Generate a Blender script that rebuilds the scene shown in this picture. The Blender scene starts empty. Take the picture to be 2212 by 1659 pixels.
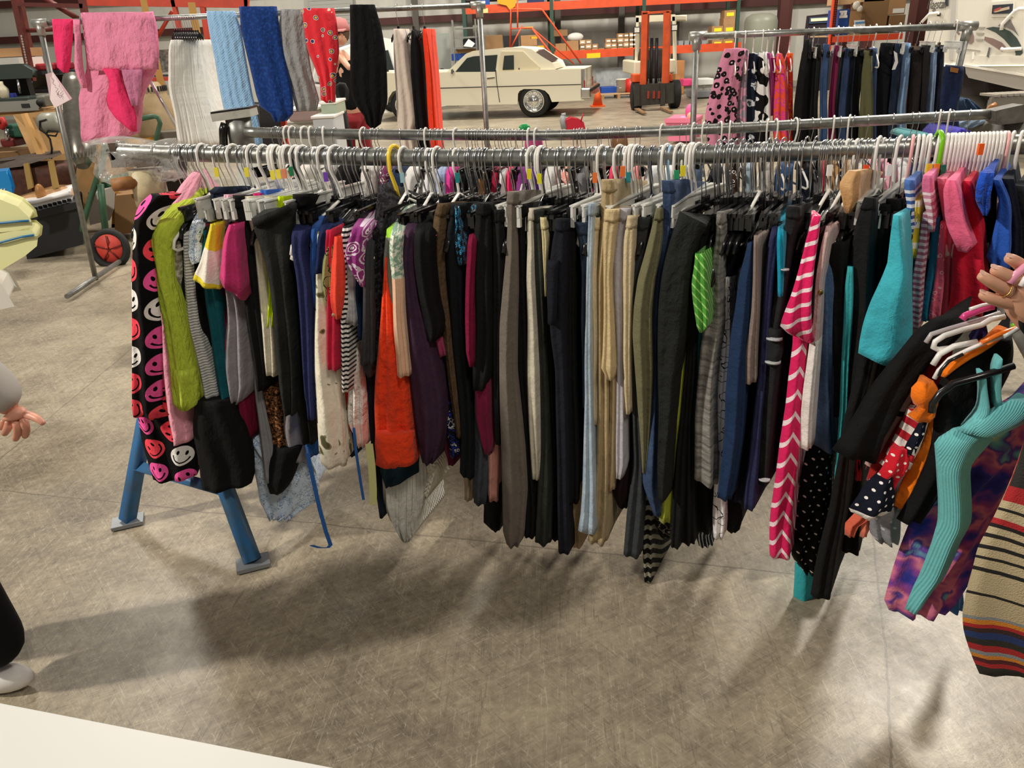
import bpy, math, random
from mathutils import Vector, Matrix
random.seed(7)
PI = math.pi
sc = bpy.context.scene
C = sc.collection
# ---------------------------------------------------------------- camera
W_, H_, F_ = 2212.0, 1659.0, 1661.0
EYE = 1.6; TH = math.radians(24); RO = 0.05
_R = Vector((1, 0, 0)); _U = Vector((0, math.sin(TH), math.cos(TH))); _F = Vector((0, math.cos(TH), -math.sin(TH)))
R2 = _R*math.cos(RO) - _U*math.sin(RO)
U2 = _R*math.sin(RO) + _U*math.cos(RO)
cam_d = bpy.data.cameras.new('camera'); cam = bpy.data.objects.new('camera', cam_d); C.objects.link(cam)
m = Matrix((R2, U2, -_F)).transposed().to_4x4(); m.translation = Vector((0, 0, EYE)); cam.matrix_world = m
cam_d.sensor_width = 36; cam_d.lens = 36*F_/W_; cam_d.clip_start = .05; cam_d.clip_end = 200
sc.camera = cam
sc.view_settings.view_transform = 'Standard'; sc.view_settings.look = 'None'
sc.view_settings.exposure = 0.0; sc.view_settings.gamma = 1; sc.view_settings.use_curve_mapping = False
# ---------------------------------------------------------------- world + lamps
w = bpy.data.worlds.new('world'); sc.world = w; w.use_nodes = True
w.node_tree.nodes['Background'].inputs[0].default_value = (1.0, .95, .87, 1)
w.node_tree.nodes['Background'].inputs[1].default_value = 0.17
def area(name, loc, tgt, power, size, col=(1, .93, .82)):
    l = bpy.data.lights.new(name, 'AREA'); l.energy = power; l.size = size; l.color = col; l.shape = 'DISK'
    o = bpy.data.objects.new(name, l); C.objects.link(o); o.location = loc
    o.rotation_euler = (Vector(tgt)-Vector(loc)).to_track_quat('-Z', 'Y').to_euler()
    return o
area('ceiling_lamp', (-7.0, .1, 5.6), (-.4, 1.8, .3), 600, .45)
area('ceiling_lamp', (1.8, -2.6, 7.0), (.6, 2.2, .4), 180, 1.2)
area('ceiling_lamp', (5.3, 8.1, 7.2), (1.6, 1.8, 0), 640, 1.3)
area('ceiling_lamp', (-5, 9, 7.2), (-5, 9.6, 0), 430, 1.2)
area('ceiling_lamp', (0, 11, 7.2), (0, 11.8, 0), 380, 1.2)
area('ceiling_lamp', (7, 6, 7.2), (7, 8.8, 0), 380, 1.2)
area('ceiling_lamp', (-6, 19, 7.2), (-6, 21, 0), 620, 1.2)
area('ceiling_lamp', (2, 18, 7.2), (2, 21, 0), 680, 1.2)
area('ceiling_lamp', (10, 18, 7.2), (10, 22, 0), 700, 1.2)
# ---------------------------------------------------------------- pixel of the photo -> point of the place
def ray(px, py):
    return (_F*F_ + R2*(px-W_/2) - U2*(py-H_/2)).normalized()
def P(px, py, Y):
    d = ray(px, py); t = Y/d.y
    return Vector((0, 0, EYE)) + d*t
def PZ(px, py, z=0):
    d = ray(px, py); t = (z-EYE)/d.z
    return Vector((0, 0, EYE)) + d*t
def PP(px, py, p0, n):
    d = ray(px, py); o = Vector((0, 0, EYE)); t = (p0-o).dot(n)/d.dot(n)
    return o + d*t
# ---------------------------------------------------------------- materials
def lin(h):
    h = h.lstrip('#'); v = [int(h[i:i+2], 16)/255 for i in (0, 2, 4)]
    return tuple([(x/12.92 if x <= .04045 else ((x+.055)/1.055)**2.4) for x in v]) + (1,)
class NT:
    def __init__(s, name):
        s.m = bpy.data.materials.new(name); s.m.use_nodes = True; s.t = s.m.node_tree; s.b = s.t.nodes['Principled BSDF']
    def n(s, typ, **kw):
        x = s.t.nodes.new(typ)
        for k, v in kw.items(): setattr(x, k, v)
        return x
    def put(s, inp, v):
        if hasattr(v, 'is_linked'): s.t.links.new(v, inp)
        else: inp.default_value = v
    def math(s, op, a, b=0.0, c=None):
        x = s.n('ShaderNodeMath', operation=op); s.put(x.inputs[0], a); s.put(x.inputs[1], b)
        if c is not None: s.put(x.inputs[2], c)
        return x.outputs[0]
    def mix(s, f, a, b):
        x = s.n('ShaderNodeMix', data_type='RGBA'); s.put(x.inputs[0], f); s.put(x.inputs[6], a); s.put(x.inputs[7], b)
        return x.outputs[2]
    def noise(s, vec, scale, detail=3, rough=.5):
        x = s.n('ShaderNodeTexNoise'); x.inputs['Scale'].default_value = scale; x.inputs['Detail'].default_value = detail
        x.inputs['Roughness'].default_value = rough
        if vec is not None: s.t.links.new(vec, x.inputs['Vector'])
        return x.outputs['Fac']
    def vor(s, vec, scale, feature='F1', rnd=1.0):
        x = s.n('ShaderNodeTexVoronoi', feature=feature); x.inputs['Scale'].default_value = scale
        x.inputs['Randomness'].default_value = rnd
        if vec is not None: s.t.links.new(vec, x.inputs['Vector'])
        return x
    def uv(s): return s.n('ShaderNodeTexCoord').outputs['UV']
    def obj(s): return s.n('ShaderNodeTexCoord').outputs['Object']
    def sep(s, v):
        x = s.n('ShaderNodeSeparateXYZ'); s.t.links.new(v, x.inputs[0]); return x.outputs[0], x.outputs[1], x.outputs[2]
    def com(s, a, b, c=0.0):
        x = s.n('ShaderNodeCombineXYZ'); s.put(x.inputs[0], a); s.put(x.inputs[1], b); s.put(x.inputs[2], c); return x.outputs[0]
    def ramp(s, fac, stops, const=True):
        x = s.n('ShaderNodeValToRGB'); x.color_ramp.interpolation = 'CONSTANT' if const else 'LINEAR'
        e = x.color_ramp.elements
        while len(e) < len(stops): e.new(.5)
        for i, (p, c) in enumerate(stops): e[i].position = p; e[i].color = lin(c)
        s.t.links.new(fac, x.inputs[0]); return x.outputs[0]
    def bump(s, h, strength=.3, dist=.01):
        x = s.n('ShaderNodeBump'); x.inputs['Strength'].default_value = strength; x.inputs['Distance'].default_value = dist
        s.t.links.new(h, x.inputs['Height']); s.t.links.new(x.outputs[0], s.b.inputs['Normal'])
MATS = {}
def mat(name, hexc, rough=.6, metal=0.0, spec=.4, noise=0.0, nscale=8, bump=0.0, bscale=60, trans=0.0, alpha=1.0, dark=None):
    if name in MATS: return MATS[name]
    s = NT(name); b = s.b
    b.inputs['Roughness'].default_value = rough; b.inputs['Metallic'].default_value = metal
    b.inputs['Specular IOR Level'].default_value = spec
    col = lin(hexc)
    if noise:
        f = s.noise(s.obj(), nscale, 5, .6)
        d = lin(dark) if dark else tuple([c*(1-noise) for c in col[:3]])+(1,)
        f2 = s.ramp(f, [(.35, '000000'), (.65, 'ffffff')], False)
        s.put(b.inputs['Base Color'], s.mix(f2, d, col))
    else: b.inputs['Base Color'].default_value = col
    if bump: s.bump(s.noise(s.obj(), bscale, 3), bump, .004)
    if trans: b.inputs['Transmission Weight'].default_value = trans; b.inputs['IOR'].default_value = 1.3
    if alpha < 1: b.inputs['Alpha'].default_value = alpha
    MATS[name] = s.m; return s.m
def fab(hexc, pat=None, rough=.85, crumple=.35, sheen=.1, **k):
    key = 'fabric_'+str(hexc)+str(pat)+str(sorted(k.items()))+str(crumple)
    if key in MATS: return MATS[key]
    s = NT('fabric'); b = s.b; uv = s.uv(); col = lin(hexc)
    if sum(col[:3]) < .09: col = tuple([q*.62 for q in col[:3]])+(1,)
    b.inputs['Roughness'].default_value = rough; b.inputs['Specular IOR Level'].default_value = .2
    b.inputs['Sheen Weight'].default_value = sheen if sum(col[:3]) > .25 else 0; b.inputs['Sheen Roughness'].default_value = .5
    c = None
    x, y, z = s.sep(uv)
    if pat == 'stripe':      # c2, p period, f fraction, ax, ang
        ang = k.get('ang', 0.0)
        t = s.math('ADD', s.math('MULTIPLY', y, math.cos(ang)), s.math('MULTIPLY', x, math.sin(ang)))
        if k.get('vee'): t = s.math('ADD', y, s.math('MULTIPLY', s.math('ABSOLUTE', x), k['vee']))
        t = s.math('ADD', t, s.math('MULTIPLY', s.noise(uv, 9), k.get('wob', .004)))
        fr = s.math('FRACT', s.math('DIVIDE', t, k['p']))
        c = s.mix(s.math('LESS_THAN', fr, k.get('f', .5)), col, lin(k['c2']))
        if 'c3' in k:
            fr2 = s.math('FRACT', s.math('DIVIDE', t, k['p']*3.1))
            c = s.mix(s.math('LESS_THAN', fr2, .22), c, lin(k['c3']))
    elif pat == 'bands':     # multi coloured horizontal bands; stops over v in metres/scale
        t = s.math('ADD', y, s.math('MULTIPLY', s.noise(uv, 4), k.get('wob', .03)))
        fr = s.math('FRACT', s.math('DIVIDE', s.math('SUBTRACT', t, k.get('o', 0.0)), k['p']))
        c = s.ramp(fr, k['stops'])
    elif pat == 'dots':
        p = k['p']
        u1 = s.math('DIVIDE', x, p); v1 = s.math('DIVIDE', y, p)
        row = s.math('FLOOR', v1); u1 = s.math('ADD', u1, s.math('MULTIPLY', s.math('MODULO', row, 2.0), .5))
        fx = s.math('SUBTRACT', s.math('FRACT', u1), .5); fy = s.math('SUBTRACT', s.math('FRACT', v1), .5)
        d = s.math('SQRT', s.math('ADD', s.math('MULTIPLY', fx, fx), s.math('MULTIPLY', fy, fy)))
        c = s.mix(s.math('LESS_THAN', d, k.get('r', .22)), col, lin(k['c2']))
    elif pat == 'smiley':
        p = .088
        u1 = s.math('DIVIDE', x, p); v1 = s.math('DIVIDE', y, p)
        colm = s.math('FLOOR', u1); v1 = s.math('ADD', v1, s.math('MULTIPLY', colm, .37))
        wn = s.n('ShaderNodeTexWhiteNoise', noise_dimensions='2D'); s.t.links.new(s.com(colm, s.math('FLOOR', v1)), wn.inputs['Vector'])
        fx = s.math('SUBTRACT', s.math('FRACT', u1), .5); fy = s.math('SUBTRACT', s.math('FRACT', v1), .5)
        # per-cell turn
        a = s.math('MULTIPLY', wn.outputs[0], 1.4); a = s.math('SUBTRACT', a, .9)
        ca = s.math('COSINE', a); sa = s.math('SINE', a)
        gx = s.math('SUBTRACT', s.math('MULTIPLY', fx, ca), s.math('MULTIPLY', fy, sa))
        gy = s.math('ADD', s.math('MULTIPLY', fx, sa), s.math('MULTIPLY', fy, ca))
        d = s.math('SQRT', s.math('ADD', s.math('MULTIPLY', gx, gx), s.math('MULTIPLY', gy, gy)))
        face = s.math('LESS_THAN', d, .40)
        ax_ = s.math('ABSOLUTE', gx)
        ex = s.math('SUBTRACT', ax_, .14); ey = s.math('MULTIPLY', s.math('SUBTRACT', gy, .12), .55)
        ed = s.math('SQRT', s.math('ADD', s.math('MULTIPLY', ex, ex), s.math('MULTIPLY', ey, ey)))
        eye = s.math('LESS_THAN', ed, .05)
        mo = s.math('LESS_THAN', s.math('ABSOLUTE', s.math('SUBTRACT', d, .28)), .028)
        mo = s.math('MULTIPLY', mo, s.math('LESS_THAN', gy, -.03))
        feat = s.math('MAXIMUM', eye, mo)
        fc = s.ramp(wn.outputs[0], [(0, 'ff4d5e'), (.33, 'ff5fae'), (.7, 'f4f0ec')])
        on = s.math('MULTIPLY', face, s.math('SUBTRACT', 1.0, feat))
        c = s.mix(on, col, fc)
    elif pat in ('vor', 'noise', 'mag'):
        v = uv
        if 'sx' in k: v = s.com(s.math('MULTIPLY', x, k['sx']), y)
        if pat == 'vor':
            wv = s.n('ShaderNodeVectorMath', operation='ADD'); s.t.links.new(v, wv.inputs[0])
            nz = s.n('ShaderNodeTexNoise'); nz.inputs['Scale'].default_value = k['s']*1.5; s.t.links.new(v, nz.inputs['Vector'])
            sc2 = s.n('ShaderNodeVectorMath', operation='SCALE'); s.t.links.new(nz.outputs['Color'], sc2.inputs[0]); sc2.inputs['Scale'].default_value = k.get('warp', .5)/k['s']
            s.t.links.new(sc2.outputs[0], wv.inputs[1])
            f = s.vor(wv.outputs[0], k['s']).outputs['Distance']
        else: f = s.noise(v, k['s'], k.get('det', 2), .5)
        c = s.ramp(f, k['stops'], k.get('const', True))
    elif pat == 'denim':
        f = s.noise(s.com(s.math('MULTIPLY', x, 3.0), y), 7, 4, .6); g = s.noise(uv, 420, 2)
        f = s.math('ADD', s.math('MULTIPLY', f, .8), s.math('MULTIPLY', g, .25))
        c = s.mix(s.ramp(f, [(.3, '000000'), (.75, 'ffffff')], False), col, lin(k['c2']))
    if c is None:
        n1 = s.noise(uv, 260, 2); hi = tuple([min(1, q*1.12+.002) for q in col[:3]])+(1,); lo = tuple([q*.86 for q in col[:3]])+(1,)
        c = s.mix(n1, lo, hi)
    s.put(b.inputs['Base Color'], c)
    h = s.math('MULTIPLY', s.noise(s.com(s.math('MULTIPLY', x, k.get('cx', 1.6)), y), k.get('cs', 13), 4, .55), 1.0)
    if k.get('rib'): h = s.math('ADD', h, s.math('MULTIPLY', s.math('SINE', s.math('MULTIPLY', x, 6.283/k['rib'])), .12))
    if k.get('knit'):
        q = s.math('MULTIPLY', s.math('SINE', s.math('MULTIPLY', x, 6.283/.02)), s.math('SINE', s.math('MULTIPLY', y, 6.283/.016)))
        h = s.math('ADD', h, s.math('MULTIPLY', q, .08))
    h = s.math('ADD', h, s.math('MULTIPLY', s.noise(uv, 350, 1), .05))
    s.bump(h, crumple, .045)
    MATS[key] = s.m; return s.m
# ---------------------------------------------------------------- mesh building
class MB:
    def __init__(s): s.v = []; s.f = []; s.sm = []
    def add(s, vs, fs, smooth=False):
        o = len(s.v); s.v += [tuple(v) for v in vs]; s.f += [tuple(i+o for i in f) for f in fs]; s.sm += [smooth]*len(fs)
        return s
    def box(s, c, d, rz=0, rx=0, ry=0):
        M = Matrix.Translation(c) @ Matrix.Rotation(rz, 4, 'Z') @ Matrix.Rotation(ry, 4, 'Y') @ Matrix.Rotation(rx, 4, 'X')
        vs = [M @ Vector((x*d[0]/2, y*d[1]/2, z*d[2]/2)) for x in (-1, 1) for y in (-1, 1) for z in (-1, 1)]
        return s.add(vs, [(0, 1, 3, 2), (4, 6, 7, 5), (0, 4, 5, 1), (2, 3, 7, 6), (0, 2, 6, 4), (1, 5, 7, 3)])
    def tube(s, pts, r, n=8, closed=False, cap=True):
        pts = [Vector(p) for p in pts]; N = len(pts); rr = r if isinstance(r, (list, tuple)) else [r]*N
        vs = []; up = Vector((0, 0, 1)); prev = None
        for i, p in enumerate(pts):
            a = pts[(i-1) % N] if closed else pts[max(i-1, 0)]; b = pts[(i+1) % N] if closed else pts[min(i+1, N-1)]
            t = (b-a)
            if t.length < 1e-9: t = Vector((0, 0, 1))
            t.normalize()
            if prev is None:
                q = t.cross(up)
                if q.length < .1: q = t.cross(Vector((1, 0, 0)))
            else:
                q = prev - t*prev.dot(t)
                if q.length < 1e-6: q = t.cross(up)
            q.normalize(); prev = q; w2 = t.cross(q)
            for k in range(n):
                an = 2*PI*k/n; vs.append(p + (q*math.cos(an)+w2*math.sin(an))*rr[i])
        fs = []
        for i in range(N if closed else N-1):
            j = (i+1) % N
            for k in range(n): fs.append((i*n+k, i*n+(k+1) % n, j*n+(k+1) % n, j*n+k))
        s.add(vs, fs, True)
        if cap and not closed:
            o = len(s.v)-len(vs)
            s.f.append(tuple(o+k for k in reversed(range(n)))); s.f.append(tuple(o+(N-1)*n+k for k in range(n))); s.sm += [False]*2
        return s
    def lathe(s, prof, c=(0, 0, 0), axis='Z', n=24, cap=True):
        vs = []
        for (r, h) in prof:
            for k in range(n):
                a = 2*PI*k/n; x, y = r*math.cos(a), r*math.sin(a)
                v = (x, y, h) if axis == 'Z' else ((h, x, y) if axis == 'X' else (x, h, y))
                vs.append(Vector(v)+Vector(c))
        N = len(prof); fs = [(i*n+k, i*n+(k+1) % n, (i+1)*n+(k+1) % n, (i+1)*n+k) for i in range(N-1) for k in range(n)]
        s.add(vs, fs, True)
        if cap:
            o = len(s.v)-len(vs)
            s.f.append(tuple(o+k for k in reversed(range(n)))); s.f.append(tuple(o+(N-1)*n+k for k in range(n))); s.sm += [False]*2
        return s
    def prism(s, poly, vec):
        vec = Vector(vec); n = len(poly)
        if vec.x == 0 and vec.z == 0 and vec.y > .09 and not LOCAL[0]:   # the clutter along the sides of the hall stands turned inwards
            cx = sum(p[0] for p in poly)/n
            if abs(cx) > 1.8: vec.x = vec.y*(-.45 if cx < 0 else .45)
        a = [Vector(p) for p in poly]; b = [p+vec for p in a]
        return s.add(a+b, [tuple(range(n)), tuple(reversed(range(n, 2*n)))] + [(i, (i+1) % n, n+(i+1) % n, n+i) for i in range(n)])
    def ball(s, c, r, n=14, m_=8, sq=(1, 1, 1)):
        vs = []; fs = []
        for i in range(m_+1):
            a = PI*i/m_
            for k in range(n):
                b = 2*PI*k/n; vs.append(Vector((r*math.sin(a)*math.cos(b)*sq[0], r*math.sin(a)*math.sin(b)*sq[1], r*math.cos(a)*sq[2]))+Vector(c))
        for i in range(m_):
            for k in range(n): fs.append((i*n+k, (i+1)*n+k, (i+1)*n+(k+1) % n, i*n+(k+1) % n))
        return s.add(vs, fs, True)
    def build(s, name, material, parent=None, bevel=0, origin=None):
        me = bpy.data.meshes.new(name)
        org = Vector(origin) if origin is not None else Vector((0, 0, 0))
        if origin is None and parent is None and s.v:
            xs = [v[0] for v in s.v]; ys = [v[1] for v in s.v]; zs = [v[2] for v in s.v]
            org = Vector(((min(xs)+max(xs))/2, (min(ys)+max(ys))/2, min(zs)))
        elif parent is not None: org = Vector((0, 0, 0))
        base = WL(parent) if parent is not None else Vector((0, 0, 0))
        if parent is not None and not LOCAL[0]:
            me.from_pydata([Vector(v)-base for v in s.v], [], s.f)
        else: me.from_pydata([Vector(v)-org for v in s.v], [], s.f)
        me.polygons.foreach_set('use_smooth', s.sm)
        me.materials.append(material); me.update()
        o = bpy.data.objects.new(name, me); C.objects.link(o)
        if parent is not None: o.parent = parent
        else: o.location = org
        if bevel:
            b = o.modifiers.new('bevel', 'BEVEL'); b.width = bevel; b.segments = 2; b.limit_method = 'ANGLE'; b.angle_limit = .7
        return o
LOCAL = [False]   # True while a prototype is modelled in its own coordinates
def WL(o):
    v = Vector(o.location)
    while o.parent is not None: o = o.parent; v += Vector(o.location)
    return v
def tag(o, label, cat, group=None, kind=None):
    o['label'] = label; o['category'] = cat
    if group: o['group'] = group
    if kind: o['kind'] = kind
    return o
def thing(name, label, cat, loc=(0, 0, 0), rz=0, group=None):
    o = bpy.data.objects.new(name, None); o.empty_display_size = .05; C.objects.link(o); o.location = loc; o.rotation_euler = (0, 0, rz)
    return tag(o, label, cat, group)
def dup(root, loc, rz=0, label=None, group=None, scale=None, mats=None):
    r = root.copy(); C.objects.link(r); r.location = loc; r.rotation_euler = (0, 0, rz)
    if label: r['label'] = label
    if group: r['group'] = group
    if scale: r.scale = scale
    for ch in list(root.children):
        c = ch.copy(); C.objects.link(c); c.parent = r
        if mats and ch.name.split('.')[0] in mats:
            c.material_slots[0].link = 'OBJECT'; c.material_slots[0].material = mats[ch.name.split('.')[0]]
        for g in list(ch.children):
            d = g.copy(); C.objects.link(d); d.parent = c
    return r
def struct(o):
    o['kind'] = 'structure'; return o
def pbox(px0, py0, px1, py1, Y, depth):
    """box standing at distance Y whose near face covers that stretch of the view; returns centre, size"""
    xm, ym = (px0+px1)/2, (py0+py1)/2
    a = P(px0, ym, Y); b = P(px1, ym, Y); t = P(xm, py0, Y); u = P(xm, py1, Y)
    return ((a.x+b.x)/2, Y+depth/2, (t.z+u.z)/2), (abs(b.x-a.x), depth, abs(t.z-u.z))
# ---------------------------------------------------------------- cloth
def parse(s):
    out = []
    for r in s.split(';'):
        q = [float(t) for t in r.split(',')]
        if len(q) == 3: q.append(q[0])
        out.append(q)       # yl, xl, xr, yr
    return out
def cloth_mesh(name, rows, Yf, Yr, mats, sh=None, back=.3, tanA=.3, nf=1.6, amp=.009, tb=.007, droop=0.0, bands=None, bulge=None, step=14, cap=True, wave=0.0, seed=None):
    rnd = random.Random(seed if seed is not None else int(rows[0][0]*7+rows[0][1]*13+rows[-1][1]))
    S = []
    for a, b in zip(rows[:-1], rows[1:]):
        n = max(1, int(abs(b[0]-a[0])/step+.5))
        for i in range(n):
            t = i/n; S.append([a[k]+(b[k]-a[k])*t for k in range(4)])
    S.append(rows[-1][:])
    # light smoothing of the edges, ends kept
    for _ in range(1):
        T = [r[:] for r in S]
        for i in range(1, len(S)-3):
            if abs(S[i][0]-S[i][3]) > 3: continue
            for k in (1, 2): S[i][k] = (T[i-1][k]+2*T[i][k]+T[i+1][k])/4
    ytop, ybot = S[0][0], S[-1][0]
    nF = 14; ph = rnd.random()*6.28; dr = rnd.uniform(-1.2, 1.2); ph2 = rnd.random()*6.28
    vs = []; uvs = []; L = nF+1+5
    for q, (yl, xl, xr, yr) in enumerate(S):
        tt = q/max(1, len(S)-1)
        Y = Yf; bk_ = back
        if sh is not None and yl < sh:
            f_ = min(1, (sh-yl)/max(1.0, sh-ytop)); Y = Yf + (Yr-Yf)*f_; bk_ = back*(1-.93*f_)
        A = P(xl, yl, Y); B = P(xr, yr, Y); wd = max(.002, B.x-A.x)
        bl = bulge if bulge is not None else min(.4*wd, .03)
        am = amp*min(1, wd/.05)*(.35+.65*tt)
        for i in range(nF+1):
            s_ = i/nF; p = A.lerp(B, s_); en = math.sin(PI*s_)
            th_ = 2*PI*nf*s_ + ph + dr*tt*2.2
            dy = -bl*(en**.6 if en > 0 else 0) + am*math.sin(th_)*(en**.3 if en > 0 else 0)
            dz = wave*math.sin(2*PI*nf*1.3*s_+ph2) if q == len(S)-1 else 0
            vs.append((p.x+am*.25*math.sin(tt*9+ph2), p.y+dy+(0 if sh is not None and yl < sh else am*.6*math.sin(tt*7+ph)), p.z+dz)); uvs.append(((s_-.5)*max(wd, .03), p.z))
        M = A.lerp(B, .5); tw = min(tb, wd)
        for k, (dy, sg) in enumerate(((.35, 1), (1, 1), (1.03, 0), (1, -1), (.35, -1))):
            d = bk_*dy; dz_ = droop*(1 if dy > .9 else .25)*max(0.0, 1-(yl-ytop)/110.0)
            half = (wd*.5*(1-dy)*.6 + tw*.5) if dy < .9 else tw*.5
            vs.append((M.x+tanA*d+sg*half, Y+d, M.z-dz_)); uvs.append((.06+wd*.5+d if sg >= 0 else -.06-wd*.5-d, M.z))
    fs = []; mi = []; N = len(S)
    for q in range(N-1):
        ym = (S[q][0]+S[q+1][0])/2; mm = 0
        if bands:
            for (yb, ix) in bands:
                if ym >= yb: mm = ix
        for i in range(L):
            j = (i+1) % L; fs.append((q*L+i, (q+1)*L+i, (q+1)*L+j, q*L+j)); mi.append(mm)
    nsm = len(fs)
    if cap:
        fs.append(tuple(range(L))); fs.append(tuple(reversed(range((N-1)*L, N*L)))); mi += [mi[0], mi[-1]]
    me = bpy.data.meshes.new(name)
    return me, vs, fs, uvs, mi, nsm, mats
def finish(me, vs, fs, uvs, mi, nsm, mats, org):
    me.from_pydata([Vector(v)-org for v in vs], [], fs)
    for i, p in enumerate(me.polygons): p.use_smooth = i < nsm; p.material_index = mi[i]
    ul = me.uv_layers.new(name='UVMap')
    vi = [0]*len(me.loops); me.loops.foreach_get('vertex_index', vi)
    flat = []
    for v in vi: flat += [uvs[v][0], uvs[v][1]]
    ul.data.foreach_set('uv', flat)
    for m_ in mats: me.materials.append(m_)
    me.update()
def cloth(name, rows, Yf, mats, parent=None, Yr=None, **k):
    if isinstance(rows, str): rows = parse(rows)
    if not isinstance(mats, (list, tuple)): mats = [mats]
    r = cloth_mesh(name, rows, Yf, Yr if Yr is not None else Yf, mats, **k)
    if parent is None:
        org = Vector((sum(v[0] for v in r[1])/len(r[1]), sum(v[1] for v in r[1])/len(r[1]), max(v[2] for v in r[1])))
    else: org = WL(parent)
    finish(*r, org)
    o = bpy.data.objects.new(name, r[0]); C.objects.link(o)
    if parent is None: o.location = org
    else: o.parent = parent
    return o
# ---------------------------------------------------------------- setting
def floor_mat():
    s = NT('concrete'); b = s.b; ob = s.n('ShaderNodeNewGeometry').outputs['Position']
    a = s.noise(ob, .55, 6, .62); g = s.noise(ob, 3.2, 8, .68); h = s.noise(ob, 38, 5, .7)
    sx0, sy0, sz0 = s.sep(ob)
    st_ = s.noise(s.com(s.math('ADD', s.math('MULTIPLY', sx0, 3.0), s.math('MULTIPLY', sy0, 1.5)), s.math('SUBTRACT', s.math('MULTIPLY', sy0, 16.0), s.math('MULTIPLY', sx0, 7.0))), 2.2, 8, .72)
    t = s.math('ADD', s.math('MULTIPLY', a, .34), s.math('ADD', s.math('MULTIPLY', g, .34), s.math('ADD', s.math('MULTIPLY', h, .24), s.math('MULTIPLY', st_, .10))))
    c = s.ramp(t, [(.38, '5b5348'), (.47, '827867'), (.54, '9a8f7b'), (.66, 'b8ad96')], False)
    # round damp stains, worn in
    v = s.vor(ob, 5.0); d = s.ramp(v.outputs['Distance'], [(.0, '8c8c8c'), (.16, 'b4b4b4'), (.22, 'ffffff')], False)
    area_ = s.ramp(s.noise(ob, .8, 2), [(.52, '000000'), (.62, 'ffffff')], False)
    mx = s.n('ShaderNodeMix', data_type='RGBA', blend_type='MULTIPLY'); s.put(mx.inputs[0], s.math('MULTIPLY', area_, .30)); s.put(mx.inputs[6], c); s.put(mx.inputs[7], d)
    c = mx.outputs[2]
    # scratches
    sx, sy, sz = s.sep(ob)
    for ang, dens in ((.5, 2.6), (-.9, 2.2), (1.5, 1.8)):
        u = s.math('ADD', s.math('MULTIPLY', sx, math.cos(ang)), s.math('MULTIPLY', sy, math.sin(ang)))
        w_ = s.math('SUBTRACT', s.math('MULTIPLY', sy, math.cos(ang)), s.math('MULTIPLY', sx, math.sin(ang)))
        n = s.noise(s.com(s.math('MULTIPLY', u, 1.0), s.math('MULTIPLY', w_, 22.0), ang), dens, 3, .6)
        k = s.math('MULTIPLY', s.math('LESS_THAN', s.math('ABSOLUTE', s.math('SUBTRACT', n, .5)), .004), .28)
        c = s.mix(k, c, lin('d8d0bc'))
        k = s.math('MULTIPLY', s.math('LESS_THAN', s.math('ABSOLUTE', s.math('SUBTRACT', n, .60)), .006), .45)
        c = s.mix(k, c, lin('5c554b'))
    # saw-cut joints
    for (ax, pos) in ((s.math('ADD', sy, s.math('MULTIPLY', sx, .26)), 2.215), (sx, -2.3), (s.math('SUBTRACT', sx, s.math('MULTIPLY', sy, .4)), .343), (sy, 7.2)):
        wob = s.math('ADD', ax, s.math('MULTIPLY', s.math('SUBTRACT', s.noise(ob, 2.2, 6, .7), .5), .05))
        k = s.math('MULTIPLY', s.math('LESS_THAN', s.math('ABSOLUTE', s.math('SUBTRACT', wob, pos)), .0035), .6)
        c = s.mix(k, c, lin('5a5247'))
    s.put(b.inputs['Base Color'], c)
    r = s.ramp(g, [(.3, 'b2b2b2'), (.7, '989898')], False); s.put(b.inputs['Roughness'], r)
    b.inputs['Specular IOR Level'].default_value = .36
    s.bump(s.math('ADD', h, g), .12, .006)
    return s.m
def wall_mat(name, hexc):
    s = NT(name); ob = s.obj(); x, y, z = s.sep(ob)
    rib = s.math('PINGPONG', x, .15); n = s.noise(s.com(s.math('MULTIPLY', x, 3.0), y, z), 1.2, 5, .6)
    c = s.mix(s.math('MULTIPLY', n, .5), lin(hexc), lin('8e8b82')); s.put(s.b.inputs['Base Color'], c)
    s.b.inputs['Roughness'].default_value = .55; s.bump(s.math('ADD', s.math('LESS_THAN', rib, .015), s.math('MULTIPLY', n, .2)), .5, .02)
    return s.m
struct(MB().box((1, 13, -.05), (46, 46, .1)).build('floor', floor_mat()))
WALL = wall_mat('wall_panel', 'cfcdc4')
struct(MB().box((1, 27.1, 3.5), (46, .2, 7)).build('wall_back', WALL))
struct(MB().box((-21.9, 13, 3.5), (.2, 46, 7)).build('wall_left', WALL))
struct(MB().box((23.9, 13, 3.5), (.2, 46, 7)).build('wall_right', WALL))
GIRT = mat('girt_paint', '4a2320', .5)
RED = mat('rack_red', 'c8432b', .45, noise=.3, nscale=4)
ORANGE = mat('rack_orange', 'd9532a', .45, noise=.2, nscale=4)
GREEN = mat('rack_green', '2f4a3e', .5)
k = 1
for z in (2.35, 3.35, 4.6):
    struct(MB().box((1, 26.88, z), (45, .22, .2)).build('trim_%d' % k, GIRT)); k += 1
for px in (900, 1015, 1205, 1342, 1460, 1700, 1825, 1870):
    a = P(px, 60, 26.7)
    struct(MB().box((a.x, 26.7, 3.5), (.18, .2, 7)).build('trim_%d' % k, GIRT if px > 1600 else mat('post_grey', '55504a', .6))); k += 1
a = P(1975, 60, 15.0); b_ = P(1990, 60, 15.0)
struct(MB().box((a.x+.1, 15, 3.5), (.34, .3, 7)).build('trim_%d' % k, GIRT)); k += 1
for px in (1692, 1880):
    a = P(px, 20, 24.4); struct(MB().box((a.x, 24.4, 3.5), (.25, .25, 7)).build('trim_%d' % k, GIRT)); k += 1
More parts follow.
